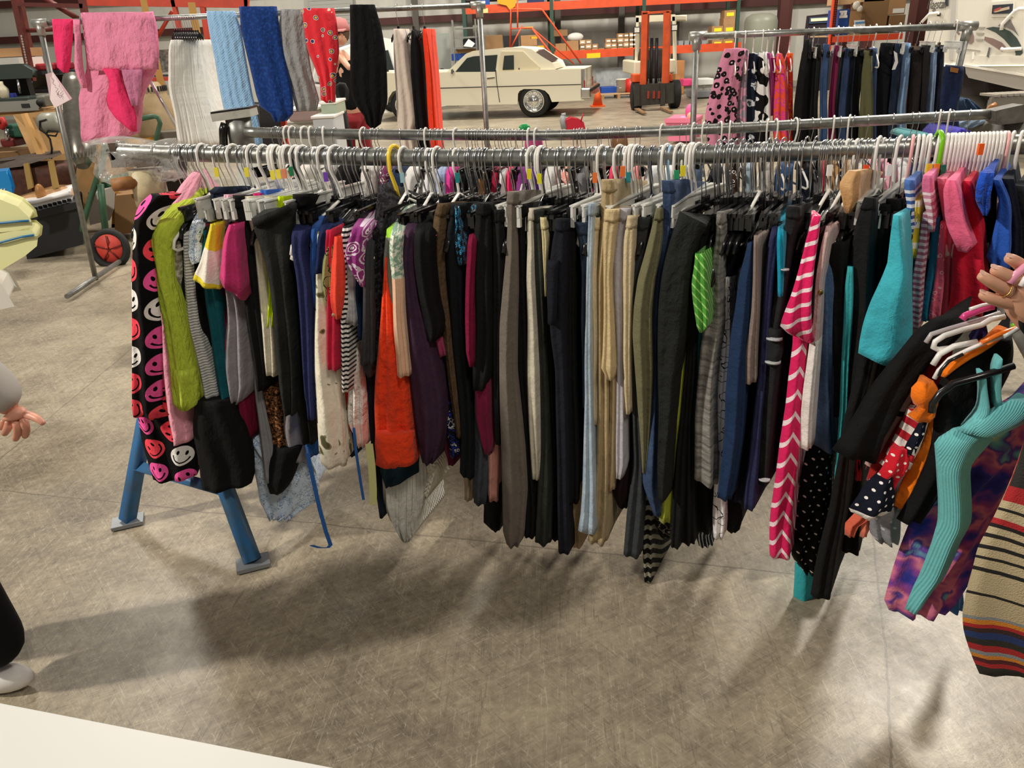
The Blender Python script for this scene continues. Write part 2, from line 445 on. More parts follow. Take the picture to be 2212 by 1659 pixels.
# roll-up door
d0 = MB(); x0 = P(668, 20, 26.6).x; x1 = P(762, 20, 26.6).x
for i in range(34): d0.box(((x0+x1)/2, 26.75, .1+i*.11), (x1-x0, .05 if i % 2 else .02, .105))
struct(d0.build('door_1', mat('door_slats', 'a3a39e', .5)))
# ---------------------------------------------------------------- galvanised pipe racks
GALV = mat('galvanised_steel', '9c9d98', .38, .85, noise=.35, nscale=30, bump=.15, bscale=90)
GALV2 = mat('galvanised_dull', '8e8f8b', .45, .75, noise=.3, nscale=20)
CHROME = mat('chrome_wire', 'c4c6c8', .22, 1.0)
BLKP = mat('black_plastic', '121214', .22, spec=.6)
WHTP = mat('white_plastic', 'e9e6e0', .3, spec=.5)
CLRP = mat('clear_plastic', 'e2e2dc', .12, spec=.7, alpha=.8)
def rail_Y(px): # plan line of the front rail
    d = ray(px, 335); t = 2.2/(d.y+.245*d.x); return d.y*t
FR = [(240, 325), (358, 331), (630, 337), (900, 341), (1113, 341), (1400, 338), (1712, 328), (2198, 312), (2420, 303)]
FRP = [P(x, y, rail_Y(x)) for x, y in FR]
def interp(pts, x):
    for a, b in zip(pts[:-1], pts[1:]):
        if a.x <= x <= b.x: return a.lerp(b, (x-a.x)/(b.x-a.x))
    return pts[0].copy() if x < pts[0].x else pts[-1].copy()
def pipe(name, label, pts, r, cat='pipe', n=20):
    fine = []
    N = len(pts)
    for i in range(N-1):
        p0 = pts[max(i-1, 0)]; p1 = pts[i]; p2 = pts[i+1]; p3 = pts[min(i+2, N-1)]
        for q in range(6):
            t = q/6; fine.append(.5*((2*p1)+(p2-p0)*t+(2*p0-5*p1+4*p2-p3)*t*t+(3*p1-p0-3*p2+p3)*t**3))
    fine.append(pts[-1])
    return tag(MB().tube(fine, r, n).build(name, GALV), label, cat)
pipe('clothes_rail', 'thick galvanised pipe carrying the long front row of clothes', FRP, .0235, 'rail')
S2 = [P(x, y, 3.55) for x, y in ((530, 286), (760, 290), (1000, 292), (1200, 292), (1400, 285), (1712, 270), (2152, 246))]
pipe('clothes_rail', 'second galvanised pipe behind the front row, full of hanger hooks', S2, .0225, 'rail')
# blue pipe stand under the left end of the front rail
BLUE = mat('blue_paint', '2a74b4', .4, noise=.35, nscale=9, dark='47657c')
WOODR = mat('roller_wood', 'a5703f', .6, noise=.5, nscale=20)
st = thing('pipe_stand', 'blue steel A-frame pipe stand under the left end of the front rail', 'stand', (-1.2, 2.5, 0))
fl = PZ(278, 1132); fr = PZ(548, 1222); bk = Vector((-1.32, 3.05, 0)); apex = P(352, 690, 2.55)
def leg(foot, par):
    f = Vector(foot); d = (apex-f); 
    mb = MB(); mb.tube([f+Vector((0, 0, .02)), f+d*.98], [.031, .026], 4)
    o = mb.build('leg', BLUE, par)
    MB().box((f.x, f.y, .012), (.11, .075, .014), rz=.35).build('foot_plate', mat('bare_steel', '8d9297', .4, .5), o)
    return o
for f in (fl, fr, bk): leg(f, st)
a1 = fl.lerp(apex, .30); a2 = fr.lerp(apex, .30)
MB().tube([a1, a2], .026, 4).build('crossbar', BLUE, st)
top = P(322, 400, 2.5)
MB().tube([apex, top], .036, 14).build('post', mat('stand_post', 'b9b4a4', .5, noise=.3, nscale=20), st)
MB().tube([top+Vector((0, 0, -.06)), top+Vector((0, 0, .05))], .052, 14).build('collar', mat('collar_paint', 'cdbf98', .5, noise=.3, nscale=30), st)
hd = MB().box((top.x, 2.5, top.z+.085), (.17, .07, .045)); hd.box((top.x-.07, 2.5, top.z+.11), (.02, .07, .05)); hd.box((top.x+.08, 2.5, top.z+.11), (.02, .07, .05))
hd.build('cradle', mat('rust_steel', '6b5a4c', .6, noise=.5, nscale=25), st)
MB().tube([P(243, 400, 2.45), P(300, 392, 2.47)], .02, 12).build('handle_bar', WOODR, st)
MB().tube([P(340, 383, 2.5), P(382, 378, 2.52)], .016, 12).build('handle_bar', WOODR, st)
# clear bag over the rail end
bg = MB(); n = 26; pts = []
for i in range(9):
    t = i/8; x = -1.265+.30*t
    c = interp(FRP, x); c.x = x
    for k2 in range(n):
        a = 2*PI*k2/n; rr = .031 + .012*math.sin(3*a+t*9)+.006*math.sin(11*a+t*20)
        dn = (.075+.02*math.sin(t*7))*max(0, -math.sin(a))**1.5*(1-.55*abs(t-.45)*1.6)
        pts.append(c+Vector((.006*math.sin(a*7+t*5), math.cos(a)*rr, math.sin(a)*rr-dn)))
bg.add(pts, [(i*n+q, i*n+(q+1) % n, (i+1)*n+(q+1) % n, (i+1)*n+q) for i in range(8) for q in range(n)], True)
bagm = NT('clear_film'); bagm.b.inputs['Base Color'].default_value = lin('d8d8d4'); bagm.b.inputs['Roughness'].default_value = .08; bagm.b.inputs['Alpha'].default_value = .30
bagm.b.inputs['Specular IOR Level'].default_value = 1.0; bagm.bump(bagm.noise(bagm.obj(), 45, 3), .8, .01)
tag(bg.build('plastic_bag', bagm.m), 'clear plastic bag pulled over the left end of the front rail', 'bag')
# second rail: left stand head, right stand
sh_ = thing('pipe_stand', 'grey roller pipe stand under the left end of the second rail', 'stand', (P(512, 300, 3.6).x, 3.6, 0))
tp = P(515, 262, 3.6)
MB().box((tp.x-.01, 3.6, tp.z+.03), (.17, .12, .032), ry=-.08).build('head_plate', mat('plate_white', 'b9b7ae', .5, noise=.3, nscale=14), sh_)
MB().box((tp.x-.01, 3.6, tp.z+.05), (.17, .12, .008), ry=-.08).build('rubber_pad', BLKP, sh_)
MB().tube([(tp.x, 3.6, 0), (tp.x, 3.6, tp.z-.1)], .045, 14).build('post', mat('post_paint', 'a9a9a2', .5), sh_)
MB().tube([(tp.x, 3.6, tp.z-.12), (tp.x, 3.6, tp.z+.02)], .055, 14).build('collar', GALV2, sh_)
MB().tube([P(486, 268, 3.56), P(482, 280, 3.56), P(484, 330, 3.56)], .018, 10).build('clamp', BLKP, sh_)
for q in range(3):
    a = 2*PI*q/3+.4; MB().tube([(tp.x, 3.6, .45), (tp.x+.42*math.cos(a), 3.6+.42*math.sin(a), .02)], .02, 8).build('leg', GALV2, sh_)
sh_ = thing('pipe_stand', 'weathered grey jack stand holding the right end of the second rail', 'stand', (P(2185, 300, 3.6).x, 3.6, 0))
tp = P(2183, 262, 3.6); GJ = mat('weathered_steel', '77756f', .6, noise=.45, nscale=14)
MB().tube([(tp.x, 3.6, 0), (tp.x, 3.6, tp.z)], .06, 14).build('post', GJ, sh_)
MB().prism([P(2150, 240, 3.5), P(2165, 236, 3.5), P(2212, 226, 3.5), P(2230, 262, 3.5), P(2160, 270, 3.5), P(2150, 262, 3.5)], (0, .08, 0)).build('saddle', mat('saddle_dark', '6d6a63', .6, noise=.4, nscale=18), sh_)
for q in range(3):
    a = 2*PI*q/3+.9; MB().tube([(tp.x, 3.6, .5), (tp.x+.45*math.cos(a), 3.6+.45*math.sin(a), .02)], .025, 8).build('leg', GJ, sh_)
# back-left rack (frame of pipe with feet)
def rack(name, label, Lt, Rt, r, feet=True, Lf=None, Rf=None, cross=None):
    t = thing(name, label, 'clothes rack', (Lt.x, Lt.y, 0))
    MB().tube([Lt, Rt], r, 14).build('rail', GALV, t)
    for e, f, sg in ((Lt, Lf, 1), (Rt, Rf, -1)):
        p = MB().tube([e, f], r*1.02, 12).build('post', GALV2, t)
        MB().tube([e+Vector((-r*2.4*sg, 0, 0)), e+Vector((r*3.2*sg, 0, 0))], r*1.45, 14).tube([e, e+(f-e).normalized()*r*4.2], r*1.45, 14).build('corner_fitting', mat('cast_fitting', 'a8a8a2', .4, .7), t)
        if feet:
            MB().tube([f+Vector((.03, -.5, .02)), f+Vector((-.03, .5, .02))], r, 12).build('foot', GALV2, t)
    if cross: MB().tube(cross, r*.62, 10).build('brace', CHROME, t)
    return t
rack('pipe_rack', 'galvanised pipe rack with draped blankets, back left', P(85, 50, 6), P(1035, 11, 6.2), .019, True, PZ(207, 605, .02), Vector((P(1053, 300, 6.2).x, 6.2, 0.02)),
     cross=[P(312, 153, 6.1), P(385, 280, 6.05)])
rack('pipe_rack', 'galvanised pipe rack with trousers and patterned dresses, back right', P(1505, 78, 6), P(2092, 56, 5.6), .022, True, Vector((P(1496, 330, 6.0).x, 6.0, 0.02)), Vector((P(2035, 200, 5.6).x, 5.6, .02)))
tgp = P(120, 172, 5.93)
sgn = tag(MB().prism([P(98, 160, 5.9), P(113, 156, 5.93), P(154, 213, 5.93), P(150, 216, 5.9), P(118, 233, 5.9), P(108, 215, 5.9)], (0, .012, 0)).build('paper_sign', mat('pale_paper', 'ecd9dc', .7)), 'pale pink handwritten paper taped round the left rack post', 'sign')

mk = MB()
for pts in (((112, 168), (117, 174), (114, 180), (121, 186)), ((119, 188), (126, 192), (121, 198), (127, 204)), ((128, 196), (124, 205), (131, 212)), ((123, 203), (131, 207))):
    mk.tube([P(x, y, 5.885) for x, y in pts], .0016, 5)
mk.build('pencil_marks', mat('pencil', '6b5560', .7), sgn)
# ---------------------------------------------------------------- far end of the hall
GLASS = mat('car_glass', '1b2524', .3, spec=.5); CREAM = mat('car_cream', 'd9d3bd', .25, spec=.6); CARCH = mat('chrome_trim', 'c9cac8', .15, 1.0)
RUB = mat('rubber', '151515', .7); DARKM = mat('dark_metal', '26262a', .5)
def cpt(X, Y_, D): return P(840+X/3.95, Y_/3.95, D)
def car(name, label, D, body, roof, roofd, glasses, wheels, yaw, extra=None, bm=CREAM):
    piv = Vector((cpt(1235, 985, D).x, D, 0)); t = thing(name, label, 'car', piv, yaw)
    M = Matrix.Identity(4)
    loc = lambda X, Y_, dy=0: (cpt(X, Y_, D)+Vector((0, dy, 0)))-piv
    LOCAL[0] = True
    MB().prism([loc(*p) for p in body], (0, 1.88, 0)).build('body', bm, t, bevel=.03)
    MB().prism([loc(*p, .10) for p in roof], (0, 1.68, 0)).build('roof', bm, t, bevel=.05)
    for g in glasses: MB().prism([loc(*p, .085) for p in g], (0, .03, 0)).build('side_window', GLASS, t)
    for (wx, wy, wr) in wheels:
        for dy in (.02, 1.62):
            c = loc(wx, wy, dy); 
            wo = MB().lathe([(0, 0), (wr*.62, 0), (wr*.66, .01), (wr*.9, -.005), (wr, .03), (wr, .2), (wr*.9, .23), (0, .23)], (c.x, c.y, wr), 'Y', 30).build('wheel', RUB, t)
            if dy < 1:
                hb = MB().lathe([(wr*.62, -.004), (wr*.64, -.014), (wr*.67, -.004)], (c.x, c.y, wr), 'Y', 30, False)
                hb.build('whitewall', mat('whitewall', 'd8d5c8', .5), wo)
                hb = MB().lathe([(0, -.03), (.05, -.028), (.09, -.008), (.18, -.004), (wr*.6, -.018)], (c.x, c.y, wr), 'Y', 30, False)
                for q in range(20):
                    a = 2*PI*q/20; hb.tube([(c.x+.09*math.cos(a), c.y-.012, wr+.09*math.sin(a)), (c.x+wr*.58*math.cos(a+.12), c.y-.02, wr+wr*.58*math.sin(a+.12))], .006, 5)
                hb.build('hubcap', CARCH, wo)
    if extra: extra(t, loc)
    LOCAL[0] = False
    return t
def cad_extra(t, loc):
    MB().prism([loc(385, 760, -.012), (loc(1640, 712, -.012)), loc(1640, 718, -.012), loc(385, 767, -.012)], (0, .012, 0)).build('side_trim', DARKM, t)
    MB().prism([loc(900, 600, -.006), loc(908, 600, -.006), loc(915, 700, -.006), loc(942, 878, -.006), loc(936, 878, -.006), loc(909, 700, -.006)], (0, .01, 0)).build('door_gap', DARKM, t)
    MB().prism([loc(828, 668, -.03), loc(898, 660, -.03), loc(898, 668, -.03), loc(828, 678, -.03)], (0, .03, 0)).build('door_handle', CARCH, t)
    MB().prism([loc(515, 600, -.10), loc(530, 592, -.10), loc(538, 620, -.10), loc(528, 640, -.10), (loc(515, 632, -.10))], (0, .08, 0)).build('mirror', CARCH, t)
    # vinyl landau roof panel
    MB().prism([loc(945, 440, .07), loc(1140, 440, .07), loc(1200, 500, .07), loc(1285, 575, .07), loc(1270, 608, .07), loc(925, 614, .07)], (0, .03, 0)).build('landau_panel', mat('vinyl_cream', 'c9bfa2', .5), t)
    MB().prism([loc(975, 478, .05), loc(1058, 472, .05), loc(1060, 595, .05), loc(960, 600, .05)], (0, .03, 0)).build('opera_window', GLASS, t)
    MB().prism([loc(1098, 585, .06), loc(1106, 580, .06), loc(1110, 592, .06), loc(1100, 597, .06)], (0, .01, 0)).build('emblem', DARKM, t)
    MB().prism([loc(1165, 460, .30), loc(1225, 455, .3), loc(1360, 545, .3), loc(1280, 560, .3)], (0, 1.30, .06)).build('rear_window', GLASS, t)
    # rear end: tall tail lamps, bumper
    a = loc(1640, 600); b_ = loc(1660, 830)
    for dy in (0.0, 1.74):
        MB().box((a.x+.03, dy+.07, a.z-.28), (.06, .14, .62)).build('tail_lamp_housing', CARCH, t)
        MB().box((a.x+.065, dy+.07, a.z-.34), (.02, .06, .28)).build('tail_lamp', mat('lamp_red', 'a8121c', .25), t)
    MB().box((a.x+.10, .94, b_.z+.10), (.22, 1.96, .22)).build('bumper', CARCH, t, bevel=.03)
    MB().box((a.x+.215, .94, b_.z+.16), (.03, 1.96, .06)).build('bumper_strip', RUB, t)
    MB().box((a.x+.02, .94, b_.z+.45), (.04, 1.5, .28)).build('trunk_panel', CREAM, t)
body = [(385, 690), (440, 640), (500, 636), (900, 628), (1280, 608), (1640, 596), (1648, 700), (1655, 838), (1400, 855), (1385, 830), (1370, 790), (1340, 760), (1290, 745), (1150, 745), (1105, 765), (1088, 800), (1085, 880), (700, 895), (410, 908), (395, 850), (-500, 905), (-520, 700)]
body = [(-330, 700), (-318, 655), (385, 640), (500, 634), (900, 628), (1280, 608), (1640, 596), (1648, 700), (1655, 838), (1400, 855), (1378, 800), (1340, 762), (1290, 748), (1150, 748), (1105, 768), (1088, 800), (1085, 880), (410, 905), (240, 905), (225, 840), (180, 785), (120, 768), (20, 768), (-40, 790), (-80, 850), (-90, 905), (-330, 900)]
roof = [(470, 636), (640, 480), (700, 458), (920, 436), (1000, 426), (1130, 428), (1200, 440), (1290, 500), (1375, 550), (1400, 600), (900, 632)]
glasses = [[(525, 632), (640, 500), (700, 484), (780, 478), (780, 628)], [(800, 478), (912, 470), (893, 622), (800, 626)]]
car('vintage_coupe', 'cream two-door vintage luxury coupe with wire wheel covers, parked at the back', 18.3, body, roof, None, glasses, [(1235, 865, .35), (75, 880, .35)], -.22, cad_extra)
def bx(px0, py0, px1, py1, Y, d, m_, name='box', parent=None, bevel=0): 
    c, s = pbox(px0, py0, px1, py1, Y, d); return MB().box(c, s).build(name, m_, parent, bevel)
# white car behind the dresses on the left
t = thing('white_car', 'white car seen in slices behind the hanging dresses', 'car', (P(820, 200, 22).x, 22, 0))
WC = mat('car_white', 'dcdcd8', .3)
MB().prism([P(700, 185, 22), P(845, 178, 22), P(960, 180, 22), P(960, 225, 22), P(868, 240, 22), P(700, 250, 22)], (0, 1.8, 0)).build('body', WC, t, bevel=.05)
MB().prism([P(705, 180, 22.1), P(720, 120, 22.1), P(830, 85, 22.1), P(860, 92, 22.1), P(935, 150, 22.1), P(960, 180, 22.1)], (0, 1.6, 0)).build('cabin', WC, t, bevel=.04)
MB().prism([P(730, 172, 22.05), P(745, 125, 22.05), P(838, 108, 22.05), P(858, 175, 22.05)], (0, .05, 0)).build('side_window', GLASS, t)
c = P(850, 225, 22); MB().lathe([(0, -.02), (.2, -.02), (.33, 0), (.33, .2), (0, .2)], (c.x, 21.98, .33), 'Y', 24).build('wheel', RUB, t)
MB().lathe([(0, -.04), (.06, -.04), (.09, 0)], P(955, 155, 21.9), 'Y', 12).build('mirror', DARKM, t)
# ---------------------------------------------------------------- pallet racking along the back wall
YB = 24.6
def beam(px0, py0, px1, py1, Y, m_, par, hgt=.13, name='beam'):
    a = P(px0, py0, Y); b_ = P(px1, py1, Y); z = (a.z+b_.z)/2
    return MB().box(((a.x+b_.x)/2, Y, z), (abs(b_.x-a.x), .06, hgt)).build(name, m_, par)
t = thing('pallet_rack', 'long orange and green pallet rack along the back wall', 'shelving', (P(1300, 100, YB).x, YB, 0))
beam(1005, 22, 1600, -8, YB, ORANGE, t, .22); beam(1195, 122, 1600, 98, YB, ORANGE, t, .22)
beam(1005, 20, 1600, -10, YB+1.1, ORANGE, t, .18); beam(1195, 120, 1600, 96, YB+1.1, ORANGE, t, .18)
for zz, x0, x1, py in ((0, 1005, 1600, 8), (1, 1195, 1600, 108)):
    a = P(x0, py, YB); b_ = P(x1, py, YB); MB().box(((a.x+b_.x)/2, YB+.55, (1.25 if zz else 2.72)), (b_.x-a.x, 1.05, .03)).build('shelf_deck', mat('deck_dark', '2c2a28', .7), t)
for px in (1004, 1192, 1390, 1592):
    for dy in (0, 1.1):
        a = P(px, 60, YB); MB().box((a.x, YB+dy, 2.3), (.10, .08, 4.6)).build('upright', GREEN, t)
tag(MB().box(P(1282, 120, YB-.06), (.40, .02, .13)).build('label_plate', mat('label_yellow', 'e8c81e', .5)), 'yellow capacity label on the orange rack beam', 'sign')
tag(MB().box(P(1049, 23, YB-.06), (.14, .02, .12)).build('label_plate', mat('label_pale', 'd8cf8e', .5)), 'pale yellow label at the left end of the upper beam', 'sign')
# rows of small cartons
CARD = mat('cardboard', 'a9825a', .8, noise=.12, nscale=3); CARD2 = mat('cardboard_dark', '8a6a47', .8, noise=.15, nscale=3); CARD3 = mat('cardboard_light', 'c2a078', .8)
WP = mat('white_paper', 'e8e6e2', .6); YP = mat('label_yellow2', 'f0dd28', .5)
def carton(px0, py0, px1, py1, Y, d, m_, lb, group=None, labm=None, cat='box', lab_=(.2, .35, .8, .75)):
    c, s = pbox(px0, py0, px1, py1, Y, d)
    t = thing('carton', lb, cat, (c[0], c[1], c[2]-s[2]/2), 0, group)
    MB().box(c, s).build('carton_body', m_, t)
    if labm:
        MB().box((c[0]-s[0]/2+s[0]*(lab_[0]+lab_[2])/2, Y-.004, c[2]-s[2]/2+s[2]*(1-(lab_[1]+lab_[3])/2)), (s[0]*(lab_[2]-lab_[0]), .01, s[2]*(lab_[3]-lab_[1]))).build('paper_label', labm, t)
    MB().box((c[0], c[1], c[2]+s[2]/2+.001), (min(.05, s[0]*.3), s[1], .004)).build('tape_strip', CARD3, t)
    return t
cr = [(1252, 86), (1265, 84), (1279, 92), (1293, 100), (1308, 88), (1320, 80), (1334, 74), (1347, 70), (1358, 73), (1367, 76)]
for i, (x, yt) in enumerate(cr):
    base = 116-.05*(x-1252); yy = base; q = 0
    while yy > yt+4:
        carton(x, yy-9.6, x+12.5, yy-.6, YB-.02+.01*q, .35, [CARD, CARD2, CARD3][(i+q) % 3], 'small parts carton with a white end label on the orange shelf', 'small labelled cartons on the orange shelf', WP); yy -= 10; q += 1
carton(1200, 94, 1223, 117, YB, .5, CARD, 'square brown carton, left of the tall one on the orange shelf'); carton(1224, 88, 1250, 116, YB, .5, CARD, 'tall plain brown carton right of the square one')
carton(1196, 64, 1226, 78, YB+.1, .5, CARD2, 'flat open carton on top of the two brown cartons')
tag(MB().ball(P(1243, 80, YB+.1), .17, sq=(1.4, .8, .7)).build('rag_heap', mat('rag_white', 'd5d2cc', .8)), 'heap of white rags on the brown cartons', 'rags')
for (a, b_, c_, d_, wh) in ((1565, 22, 1589, 39, 'top of the yellow-labelled stack'), (1563, 39, 1588, 54, 'unlabelled face, second from the top of the stack'), (1563, 54, 1587, 72, 'third in the yellow-labelled stack'), (1538, 56, 1562, 72, 'left of the stack, on the middle row'), (1538, 86, 1561, 101, 'bottom left under the pipe rack rail'), (1562, 84, 1585, 100, 'bottom right under the pipe rack rail')):
    carton(a, b_, c_, d_, YB, .45, CARD, 'brown carton with a bright yellow label, '+wh if 'unlabelled' not in wh else 'brown carton with no label, second from the top of the stack', None, None if 'unlabelled' in wh else YP, lab_=(.2, .3, .85, .75))
for i in range(5):
    x = 1466+i*12.5; tag(bx(x, 88-.3*i, x+10, 103-.4*i, YB, .3, mat('bin_grey', '8c8f92', .5), 'parts_bin'), 'grey metal parts bin on the orange shelf', 'bin', 'grey parts bins right of the forklift')
bl = mat('bin_blue', '1f4aa0', .45)
tag(bx(1035, 0, 1058, 12, YB, .5, bl, 'storage_bin'), 'blue bin on the upper beam, left', 'bin'); tag(bx(1140, -8, 1175, 6, YB, .5, mat('bin_navy', '1a2a55', .5), 'storage_bin'), 'dark blue bin on the upper beam behind the ladder', 'bin')
tag(MB().prism([P(1072, -6, YB-.1), P(1118, -6, YB-.1), P(1112, 14, YB-.1), P(1102, 22, YB-.1), P(1094, 12, YB-.1), P(1076, 8, YB-.1)], (0, .1, 0)).build('rain_jacket', mat('cloth_yellow', 'd9a020', .6)), 'yellow rain jacket hanging over the upper orange beam', 'jacket')
tag(bx(1299, 188, 1332, 204, 23.2, .5, bl, 'storage_bin', bevel=.01), 'blue plastic bin on the pallet near the bumper', 'bin')
c = P(1344, 205, 23.2); t = thing('bucket', 'white plastic bucket on the pallet', 'bucket', c); LOCAL[0] = True
MB().lathe([(.0, 0), (.15, 0), (.17, .40), (.185, .40), (.185, .43), (0, .43)]).build('pail', mat('pail_white', 'd9d6cc', .4), t); MB().tube([(-.18, 0, .36), (-.12, -.15, .2), (.12, -.15, .2), (.18, 0, .36)], .006, 6).build('bail', CHROME, t); LOCAL[0] = False
c = P(1362, 204, 23.1); tag(MB().lathe([(0, 0), (.14, 0), (.16, .42), (0, .42)], c).build('bucket', mat('pail_red', 'c0271f', .4)), 'red bucket left of the forklift', 'bucket')
pl = thing('pallet', 'wooden pallet under the bin and the buckets', 'pallet', P(1340, 208, 23))
a = P(1298, 206, 22.9); b_ = P(1375, 203, 22.9)
for y in (22.95, 23.2, 23.45): MB().box(((a.x+b_.x)/2, y, .12), (b_.x-a.x, .12, .03)).build('deck_board', CARD3, pl)
for x in (a.x+.05, (a.x+b_.x)/2, b_.x-.05): MB().box((x, 23.2, .05), (.08, .7, .10)).build('stringer', CARD, pl)
c = P(1291, 212, 20.5); c.z = 0; t = thing('traffic_cone', 'orange traffic cone at the rear bumper', 'cone', c); LOCAL[0] = True
MB().lathe([(.13, .03), (.03, .48), (.0, .48)]).build('cone_body', mat('cone_orange', 'e8622a', .5), t); MB().box((0, 0, .015), (.34, .34, .03)).build('cone_base', mat('cone_orange', 'e8622a', .5), t); LOCAL[0] = False
a = P(1290, 180, 25); tag(MB().prism([P(1290, 152, 25), P(1365, 148, 25), P(1362, 200, 25), P(1294, 205, 25)], (0, .25, 0)).build('plastic_sheeting', mat('sheeting', 'a7adb0', .25, spec=.8, noise=.3, nscale=6), bevel=.05), 'bundle of cloudy plastic sheeting under the orange shelf', 'sheeting')
tag(bx(1459, 131, 1478, 203, 23, .5, mat('crate_wood', 'b07a4a', .6, noise=.2, nscale=5), 'wooden_crate', bevel=.01), 'tall narrow wooden crate right of the forklift', 'crate')
tag(bx(1476, 171, 1500, 186, 22, .5, mat('tub_pink', 'd8447a', .4), 'plastic_tub', bevel=.02), 'tub with a pink lid right of the wooden crate', 'tub')
t = thing('parts_cart', 'low grey cart full of fittings behind the pipe rack post', 'cart', P(1510, 208, 21.5))
bx(1497, 196, 1545, 211, 21.3, .8, mat('cart_grey', '74767a', .5), 'tray', t, .02); bx(1508, 170, 1542, 184, 21.4, .6, mat('cart_lid', 'cfd0cc', .5), 'lid', t, .02); bx(1508, 184, 1542, 197, 21.45, .5, mat('fittings', 'b5b0a8', .5, noise=.6, nscale=18), 'fittings', t)
# tall wire shelf behind the coupe
t = thing('wire_shelf', 'grey wire shelf unit above the roof of the coupe', 'shelving', P(1005, 110, 23))
for px in (982, 1031):
    for dy in (0, .5):
        a = P(px, 130, 23); MB().box((a.x, 23+dy, 1.1), (.03, .03, 2.2)).build('post', GALV2, t)
for py in (62, 82, 105): 
    a = P(982, py, 23); b_ = P(1031, py, 23); MB().box(((a.x+b_.x)/2, 23.25, a.z), (b_.x-a.x, .5, .04)).build('wire_tier', GALV2, t)
tag(MB().prism([P(1001, 100, 22.9), P(1012, 84, 22.9), P(1026, 94, 22.9), P(1020, 102, 22.9)], (0, .06, 0)).build('folded_paper', WP), 'white paper standing on the wire shelf', 'paper')
for (x0, y0, x1, y1, m_, lb) in ((1048, 76, 1086, 110, CARD2, 'dark brown carton row behind the coupe roof'), (984, 103, 1030, 114, CARD, 'flat brown carton just above the coupe roof, left'), (1088, 76, 1120, 112, mat('tarp_black', '1c1c1e', .5), 'black tarpaulin bundle behind the ladder'),
    (1125, 76, 1160, 100, CARD, 'open carton behind the orange ladder'), (1000, 84, 1030, 102, mat('slate', '3c4350', .5), 'slate blue crate in the wire shelf'), (975, 115, 1040, 130, bl, 'blue tray behind the coupe roof')):
    tag(bx(x0, y0, x1, y1, 23.3, .5, m_, 'carton' if 'carton' in lb else 'crate', bevel=.01), lb, 'box')
for (x0, y0, x1, y1, lb) in ((915, 70, 945, 222, 'narrow'), (948, 72, 975, 220, 'wide')):
    tag(bx(x0, y0, x1, y1, 24, .08, mat('pane_grey', '8f958f', .15, spec=.8), 'window_pane'), lb+' glass pane leaning on the back wall, left of the coupe', 'glass')
# orange rolling stair
LAD = mat('ladder_orange', 'd8512e', .4); t = thing('rolling_stair', 'orange rolling warehouse ladder with yellow step edges', 'ladder', P(1150, 140, 21.5))
def rod(pts, r=.02, Y=21.5, par=None, n_='rail', m_=LAD): return MB().tube([P(x, y, Y+dy) for (x, y, dy) in pts], r, 8).build(n_, m_, par)
for dy in (0, .7):
    rod([(1102, 105, dy), (1104, 20, dy), (1106, 20, dy), (1168, 20, dy), (1172, 22, dy), (1255, 137, dy)], .022, par=t, n_='handrail')
    rod([(1118, 60, dy), (1118, 0, dy)], par=t, n_='guard_post'); rod([(1150, 62, dy), (1208, 139, dy)], .025, par=t, n_='stringer')
    rod([(1104, 62, dy), (1148, 60, dy), (1240, 138, dy)], .018, par=t, n_='mid_rail')
    rod([(1103, 105, dy), (1128, 55, dy)], .018, par=t, n_='brace')
for i, (x, y) in enumerate(((1142, 60), (1157, 81), (1170, 101), (1188, 120))):
    a = P(x, y, 21.5); MB().box((a.x, 21.85, a.z), (.22, .7, .05)).build('step', mat('step_yellow', 'dba428', .5), t)
# ---------------------------------------------------------------- forklift
D = 18.6; t = thing('forklift', 'forklift with orange mast, cream body and forks lowered', 'forklift', P(1410, 225, D))
FO = mat('lift_orange', 'd9582a', .45, noise=.25, nscale=6); FC = mat('lift_cream', 'd6cfb6', .45); FD = mat('lift_dark', '39352f', .6, noise=.4, nscale=8)
for (x0, x1) in ((1386, 1397), (1433, 1444)):
    MB().prism([P(x0+1, 25, D), P(x1+1, 25, D), P(x1-3, 182, D), P(x0-3, 182, D)], (0, .16, 0)).build('mast_rail', FO, t, bevel=.01)
MB().prism([P(1388, 26, D), P(1447, 22, D), P(1447, 27, D), P(1388, 31, D)], (0, .14, 0)).build('mast_crosshead', FO, t)
for x in (1408, 1419):
    MB().tube([P(x, 82, D+.15), P(x-2, 180, D+.15)], .035, 10).build('hydraulic_cylinder', DARKM, t)
for x in (1400, 1404, 1424, 1428): MB().tube([P(x, 130, D+.05), P(x-1, 176, D+.05)], .012, 8).build('hydraulic_hose', RUB, t)
MB().prism([P(1375, 36, D+.9), P(1457, 33, D+.9), P(1457, 43, D+.9), P(1375, 46, D+.9)], (0, 1.2, 0)).build('overhead_guard', FC, t, bevel=.02)
for (a_, b_) in (((1377, 38), (1373, 160)), ((1455, 36), (1457, 160))):
    MB().prism([P(a_[0]-3, a_[1], D+.9), P(a_[0]+3, a_[1], D+.9), P(b_[0]+3, b_[1], D+.9), P(b_[0]-3, b_[1], D+.9)], (0, .12, 0)).build('guard_pillar', FC, t)
bx(1370, 132, 1386, 162, D+.7, 1.8, FC, 'fender', t, .03); bx(1440, 128, 1459, 158, D+.7, 1.8, FC, 'fender', t, .03)
bx(1386, 105, 1432, 170, D+.9, 1.2, FD, 'dashboard', t, .03)
for (x0, x1, y0, y1) in ((1368, 1384, 160, 178), (1439, 1453, 160, 176)): bx(x0, y0, x1, y1, D+.2, .4, FO, 'tilt_housing', t, .02)
MB().prism([P(1383, 184, D-.05), P(1452, 180, D-.05), P(1453, 222, D-.05), P(1381, 228, D-.05)], (0, .12, 0)).build('carriage', FD, t, bevel=.01)
for x in (1398, 1410, 1421): bx(x, 197, x+5, 213, D-.09, .04, mat('lift_red', '8c2f20', .5), 'carriage_bar', t)
